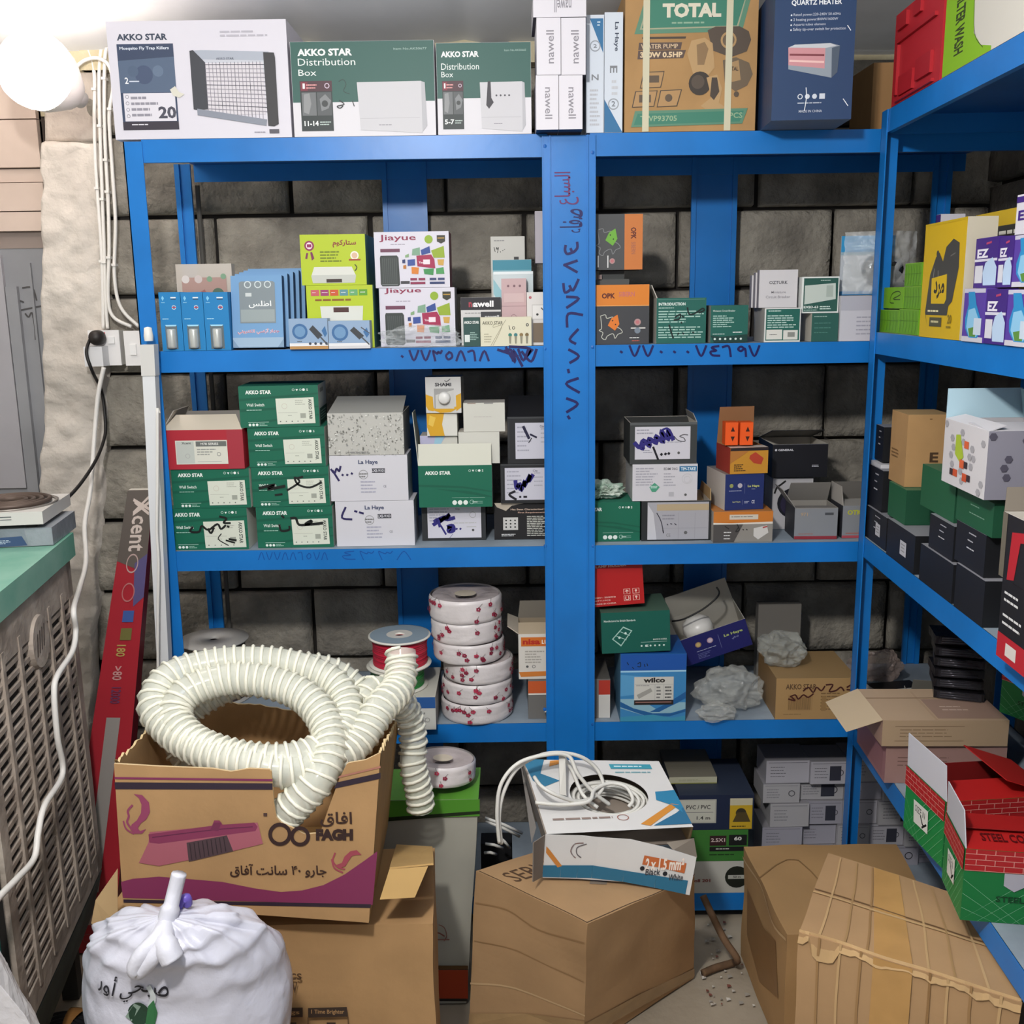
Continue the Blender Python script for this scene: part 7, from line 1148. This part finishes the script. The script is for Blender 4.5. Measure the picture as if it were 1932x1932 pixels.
b.marks([('l', [(.02, .2), (.3, .16), (.6, .2), (.98, .15)], .01, '#9c7a55'), ('l', [(.02, .45), (.4, .40), (.98, .45)], .008, '#9c7a55'), ('l', [(.0, .72), (.4, .66), (1, .70)], .012, '#c5a67e')], m4('L'))
b.build('carton', t)
b = MB(); b.layer = 60; b.marks([('p', [(.0, .76), (.5, .8), (1, .9), (1, .98), (.5, .93), (0, .88)], mat('#a98a62', .12, 0, .1, 20, .1, 30))], m4('F')); b.marks([('p', [(0, .92), (.5, .82), (1, .74), (1, .86), (.5, .92), (0, 1)], mat('#a98a62', .12, 0, .1, 20, .1, 30))], m4('L')); b.build('packing_tape', t)
DK = .155
def atk(x, y, Y): return at(x, y, Y - DK)
# white cable carton with a round window
tf = [atk(1029, 1574, -.235), atk(1308, 1560, -.235), atk(1243, 1436, -.09), atk(985, 1433, -.10)]
nrm = (tf[1] - tf[0]).cross(tf[3] - tf[0]).normalized(); dn = -nrm * .078
t = thing('cable_carton', 'white and blue cable carton with a round window, tilted on the brown carton', 'box', tf[0] + dn); L0 = t.location.copy(); tf = [p - L0 for p in tf]; bt = [p + dn for p in tf]
bil = lambda u, v, o=0: (tf[3] + (tf[2] - tf[3]) * u) * (1 - v) + (tf[0] + (tf[1] - tf[0]) * u) * v + nrm * o
CW = mat('#d6d4d2', .5, 0, .03, 8); b = MB(); n = 48; vs = []
for i in range(n):
    a = 2 * pi * i / n; x, y = cos(a), sin(a); s_ = .5 / max(abs(x), abs(y)); vs += [bil(.53 + .27 * x, .5 + .29 * y), bil(.5 + x * s_, .5 + y * s_)]
b.add(vs, [(2 * i, 2 * i + 1, (2 * i + 3) % (2 * n), (2 * i + 2) % (2 * n)) for i in range(n)], CW)
b.layer = 45; TBL = '#2b7396'
b.marks([('p', [(0, .0), (.16, 0), (.10, .2), (.22, .3), (.10, .38), (.03, .3)], TBL), ('p', [(.2, .02), (.3, .0), (.26, .06), (.18, .1)], '#cf8a3f'), ('r', .62, .06, .92, .13, '#3f97ab'), ('g', .65, .08, .9, .11, 1, '#d9eef2'), ('g', .64, .17, .92, .2, 1, '#6fa5b0'), ('p', [(.86, .48), (1, .46), (1, .84), (.93, .68), (.84, .6)], '#2f80a8'), ('p', [(.66, .93), (.72, .96), (.98, .68), (.93, .66)], '#d08a35'), ('p', [(.93, .80), (1, .72), (1, .96), (.74, .96)], '#2b6a8f'), ('g', .08, .80, .5, .85, 1, '#8d7a72'), ('o', .56, .83, .04, .006, '#9a5a4a')], bil)
b.build('top_panel', t)
b = MB(); FW = lambda u, v, o=0: tf[0] + (tf[1] - tf[0]) * u + dn * v - (nrm.cross(tf[1] - tf[0])).normalized() * -o if 0 else None
fr0 = [atk(1029, 1575, -.237) - L0, atk(1100, 1577, -.24) - L0, atk(1128, 1580, -.243) - L0, atk(1190, 1584, -.256) - L0, atk(1250, 1598, -.272) - L0, atk(1314, 1618, -.282) - L0]
fr1 = [atk(1024, 1656, -.237) - L0, atk(1092, 1658, -.24) - L0, atk(1120, 1660, -.243) - L0, atk(1180, 1664, -.256) - L0, atk(1240, 1676, -.272) - L0, atk(1301, 1689, -.282) - L0]
for i in range(5): b.slab([fr1[i], fr1[i + 1], fr0[i + 1], fr0[i]], .002, CW)
def pm(u, v, o):
    X_ = [1026.5, 1096, 1124, 1185, 1245, 1307.5]; T_ = [1575, 1577, 1580, 1584, 1598, 1618]; B_ = [1656, 1658, 1660, 1664, 1676, 1689]
    i = 0
    while i < 4 and u > X_[i + 1]: i += 1
    f = (u - X_[i]) / (X_[i + 1] - X_[i]); g = lambda A: A[i] + (A[i + 1] - A[i]) * f
    w = min(.99, max(.01, (v - g(T_)) / (g(B_) - g(T_)))); a_ = fr0[i].lerp(fr0[i + 1], f); return a_.lerp(fr1[i].lerp(fr1[i + 1], f), w) + V((-.3 * o, -o, 0))
b.layer = 20
yb = lambda x: 1656 + max(0, x - 1120) * .18 + (x - 1024) * .02
yt_ = lambda x: 1632 + max(0, x - 1120) * .16
xs_ = [1026, 1060, 1092, 1120, 1180, 1240, 1300]
b.marks([('p', [(xs_[i], yt_(xs_[i])), (xs_[i + 1], yt_(xs_[i + 1])), (xs_[i + 1] - .5, yb(xs_[i + 1]) - 2), (xs_[i], yb(xs_[i]) - 2)], '#2d6d8c') for i in range(6)] + [('p', [(1030, 1596), (1036, 1602), (1062, 1633), (1054, 1636), (1030, 1608)], '#c9823c')] +
        [('l', [(1098, 1590), (1082, 1592), (1076, 1606), (1086, 1618)], 1.6, '#7d5f58'), ('l', [(1104, 1592), (1088, 1598), (1088, 1610), (1096, 1617)], 2, '#6a6468'), ('l', [(1083, 1590), (1077, 1604), (1083, 1616)], 1.2, '#8d8a8d'), ('g', 1066, 1620, 1108, 1625, 1, '#6a5f68'), ('g', 1132, 1592, 1150, 1596, 1, '#aaa'),
         ('p', [(1214, 1613), (1245, 1619), (1245, 1636), (1212, 1630)], '#c2693a'), ('p', [(1245, 1619), (1292, 1628), (1291, 1647), (1245, 1636)], '#c2693a')], pm, 1.0)
b.layer = 60; b.marks([('t', '2 x 1.5 mm²', 1218, 1618, 1288, 1641, '#f0e2d6', 0, 2), ('c', 1213, 1637, 4.2, '#23242a'), ('t', 'Black', 1220, 1638, 1247, 1650, '#3b3c44', 0, .6), ('c', 1256, 1647, 4.2, '#23242a'), ('t', 'White', 1263, 1648, 1290, 1660, '#3b3c44', 0, .6)], pm, 1.0)
b.build('front_panel', t)
b = MB(); KI = mat('#8f8378', .8)
b.slab([bt[3], bt[0], tf[0], tf[3]], .003, mat('#9a9896', .7), KI); b.build('side_panel', t); b = MB(); b.slab([bt[1], bt[2], tf[2], tf[1]], .003, mat('#8d7a5f', .8), mat('#a58f6c', .8)); b.build('side_panel', t)
b = MB(); b.slab([bt[2], bt[3], tf[3], tf[2]], .003, CW, KI); b.build('back_panel', t)
b = MB(); b.slab([bt[0], bt[1], bt[2], bt[3]], .003, KI); b.build('bottom_panel', t)
b = MB(); b.slab([atk(1028, 1576, -.24) - L0, atk(1007, 1590, -.30) - L0, atk(1006, 1664, -.285) - L0, atk(1023, 1655, -.24) - L0], .002, mat('#8d837a', .8)); b.build('flap', t); b = MB(); b.slab([atk(983, 1440, -.02) - L0, atk(1012, 1560, -.225) - L0, atk(1004, 1590, -.25) - L0, atk(992, 1500, -.12) - L0], .002, mat('#85807c', .7)); b.build('flap', t); b = MB(); b.slab([atk(1258, 1590, -.24) - L0, atk(1308, 1582, -.2) - L0, atk(1314, 1618, -.22) - L0, atk(1270, 1604, -.26) - L0], .002, mat('#a3988b', .8)); b.build('flap', t)
LC = L0.copy(); WC = mat('#e3e1da', .4)
t = thing('white_cable', 'white twin cable coiled inside the round window and looping out over the carton', 'cable coil', LC + bil(.53, .5, -.03))
L1 = t.location.copy(); b = MB()
for k in range(16):
    rr_ = .058 + .028 * ((k * .37) % 1); zz_ = -.064 + .0028 * k; ph = k * 1.1
    b.tube([LC + bil(.53 + rr_ / .27 * .9 * cos(i * pi / 18 + ph), .5 + rr_ / .27 * .9 * sin(i * pi / 18 + ph), zz_ + .004 * sin(i * .35 + k)) - L1 for i in range(36)], .0038, WC, 6, closed=True)
b.build('cable_coil_inside', t, True)
P1 = [(1150, 1518, -.16), (1120, 1495, -.17), (1090, 1460, -.17), (1072, 1426, -.16), (1030, 1424, -.17), (978, 1440, -.18), (946, 1478, -.2), (938, 1530, -.21), (942, 1590, -.21)]
P2 = [(946, 1592, -.2), (942, 1540, -.2), (952, 1490, -.19), (980, 1446, -.17), (1030, 1422, -.16), (1085, 1424, -.15), (1122, 1446, -.14), (1138, 1480, -.15), (1124, 1502, -.17), (1090, 1512, -.2), (1050, 1500, -.22), (1022, 1484, -.21), (1008, 1466, -.18)]
P3 = [(1010, 1514, -.205), (1060, 1518, -.21), (1110, 1512, -.205), (1122, 1490, -.17), (1150, 1478, -.15), (1180, 1484, -.155), (1194, 1508, -.17), (1186, 1522, -.175)]
P4 = [(1062, 1425, -.12), (1080, 1455, -.13), (1100, 1500, -.17), (1128, 1524, -.185)]
for P in (P1, P2, P3, P4):
    b = MB(); b.tube([v - L1 for v in smooth_path([atk(*q) for q in P], 8)], .0042, WC, 7); b.build('loose_loop', t, True)
b = MB(); b.slab([atk(1054, 1424, -.14) - L1, atk(1066, 1430, -.145) - L1, atk(1068, 1502, -.19) - L1, atk(1056, 1500, -.19) - L1], .008, mat('#cfccc4', .5)); b.build('cable_end', t)
# dark gap behind: bundled cables on a black box
gbox('black_carton', 'black carton in the dark gap between the pale tall carton and the brown one', 'box', (at(908, 1640, -.06).x, -.06, 0), R(0), .075, .05, .25, '#1c1d20')
t = thing('cable_bundle', 'bundle of white flat cables sticking out of the dark gap behind the brown carton', 'cable', at(950, 1570, -.14)); L1 = t.location.copy()
for k, (x0, y0, x1, y1) in enumerate(((915, 1543, 985, 1572), (916, 1549, 980, 1578), (916, 1592, 948, 1600), (914, 1609, 936, 1612), (940, 1578, 962, 1600))):
    b = MB(); b.tube([at(x0, y0, -.155) - L1, at((x0 + x1) / 2, (y0 + y1) / 2 - 2, -.16) - L1, at(x1, y1, -.145) - L1], .0036, WC, 6); b.build('cable_strand', t, True)
# brown strap on the floor
b = MB(); pts = [(1326, 1690, -.13), (1344, 1728, -.16), (1366, 1772, -.19), (1390, 1808, -.22)]
b.tube(smooth_path([at(*p) for p in pts] + [atz(1384, 1816, .01), atz(1350, 1826, .01), atz(1326, 1836, .01)], 6), .0085, mat('#6b523c', .9, 0, .3, 25), 7); tag(b.build('frayed_strap', smooth=True), 'frayed brown strap bent to a point on the floor beside the brown carton', 'strap')
b = MB(); rd = random.Random(8)
for _ in range(40):
    x, y = rd.uniform(1325, 1430), rd.uniform(1735, 1900); p = atz(x, y, .0035); s_ = rd.uniform(.002, .006); b.add([p + V((-s_, -s_, 0)), p + V((s_, -s_ * .6, .001)), p + V((s_ * .7, s_, 0)), p + V((-s_, s_ * .8, .002))], [(0, 1, 2, 3)], rd.choice(('#b9b3a8', '#9a948a', '#c9c4bb', '#7a4a40')))
o = tag(b.build('floor_litter'), 'small bits of paper and dust on the bare floor by the bottom shelf', 'litter'); o['kind'] = 'stuff'

# ================================================================== foreground, right
def quadcarton(name, label, px, Z, seed, m, marks=None, amp=.005, flaps=None, tex=None):
    """corner pixels of the top: front left, front right, back right, back left"""
    q = [atz(x, y, Z) for x, y in px]; L0 = V((q[0].x, q[0].y, 0)); t = thing(name, label, 'box', L0); b = MB()
    lo_ = [V((p.x - L0.x, p.y - L0.y, .001)) for p in q]; hi_ = [V((p.x - L0.x, p.y - L0.y, Z - .003)) for p in q]
    mp = soft(b, lo_ + hi_, m, amp, 20, seed, fq=8); b.layer = 40
    for f, mk in (marks or {}).items(): b.marks(mk, mp(f))
    b.build('carton', t)
    return t, L0, mp
K5 = mat('#a98559', .8, 0, .1, 5, .1, 25); K6 = mat('#aa8862', .8, 0, .1, 5, .1, 25)
qa = atz(1405, 1593, .286); qb = atz(1486, 1762, .286)
quadcarton('cardboard_carton', 'low brown carton with a scuffed dark side, behind the big taped carton on the right', [(1486, 1762), (1790, 1762), (1690, 1590), (1405, 1593)], .286, 12, K5, {'L': [('p', [(.1, .3), (.5, .35), (.8, .2), (.9, .6), (.5, .8), (.15, .7)], '#8a6740'), ('l', [(.0, .1), (.4, .05), (.7, .12), (.98, .05)], .02, '#c5a67c')], 'T': [('l', [(.0, .4), (.3, .2), (.45, .9)], .01, '#8f6f48')]})
CT = '#bd9c70'
t, L0, mpB = quadcarton('cardboard_carton', 'big brown carton with a taped ribbed lid and torn edge, front right', [(1508, 1757), (1925, 1886), (1830, 1690), (1562, 1606)], .49, 21, K6, None, .005)
b = MB(); b.layer = 70; mt = mpB('T'); mf = mpB('F')
tape = mat('#b98f58', .25, 0, .12, 10, .05, 30)
b.marks([('p', [(.34, .02), (.52, .02), (.54, .98), (.36, .98)], tape)], mt); b.marks([('p', [(.36, 0), (.54, 0), (.53, .98), (.35, .98)], tape)], mf); b.build('packing_tape', t)['label'] = 'wide strip of brown packing tape'
b = MB(); b.layer = 60
b.marks([('l', [(.01, .5), (.3, .495), (.6, .505), (.99, .5)], .012, '#7d5f40'), ('l', [(.01, .535), (.4, .54), (.99, .535)], .02, CT)] + [('l', [(x_, .03), (x_ + .01, .5), (x_ - .005, .97)], .012, c_) for x_, c_ in ((.1, CT), (.22, '#a5845a'), (.33, '#9a7850'), (.62, CT), (.74, '#a5845a'), (.88, CT))], mt)
b.marks([('l', [(x_, .0), (x_ + .01, .5), (x_, .98)], .012, c_) for x_, c_ in ((.1, '#9a7850'), (.2, CT), (.3, '#9a7850'), (.62, '#8f6d46'), (.7, CT), (.8, '#9a7850'), (.92, CT))], mf)
b.build('crease', t)
b = MB(); rd = random.Random(2); top = []; bot = []
for i in range(41): u = i / 40; top.append(mt(u, .985, .004)); bot.append(mf(u, .015 + .02 * rd.random() + (.05 if .05 < u < .2 else 0), .004))
for i in range(40): b.add([top[i], top[i + 1], bot[i + 1], bot[i]], [(0, 3, 2, 1)], mat('#b5956a', .85, 0, .1, 12))
b.build('torn_edge', t)
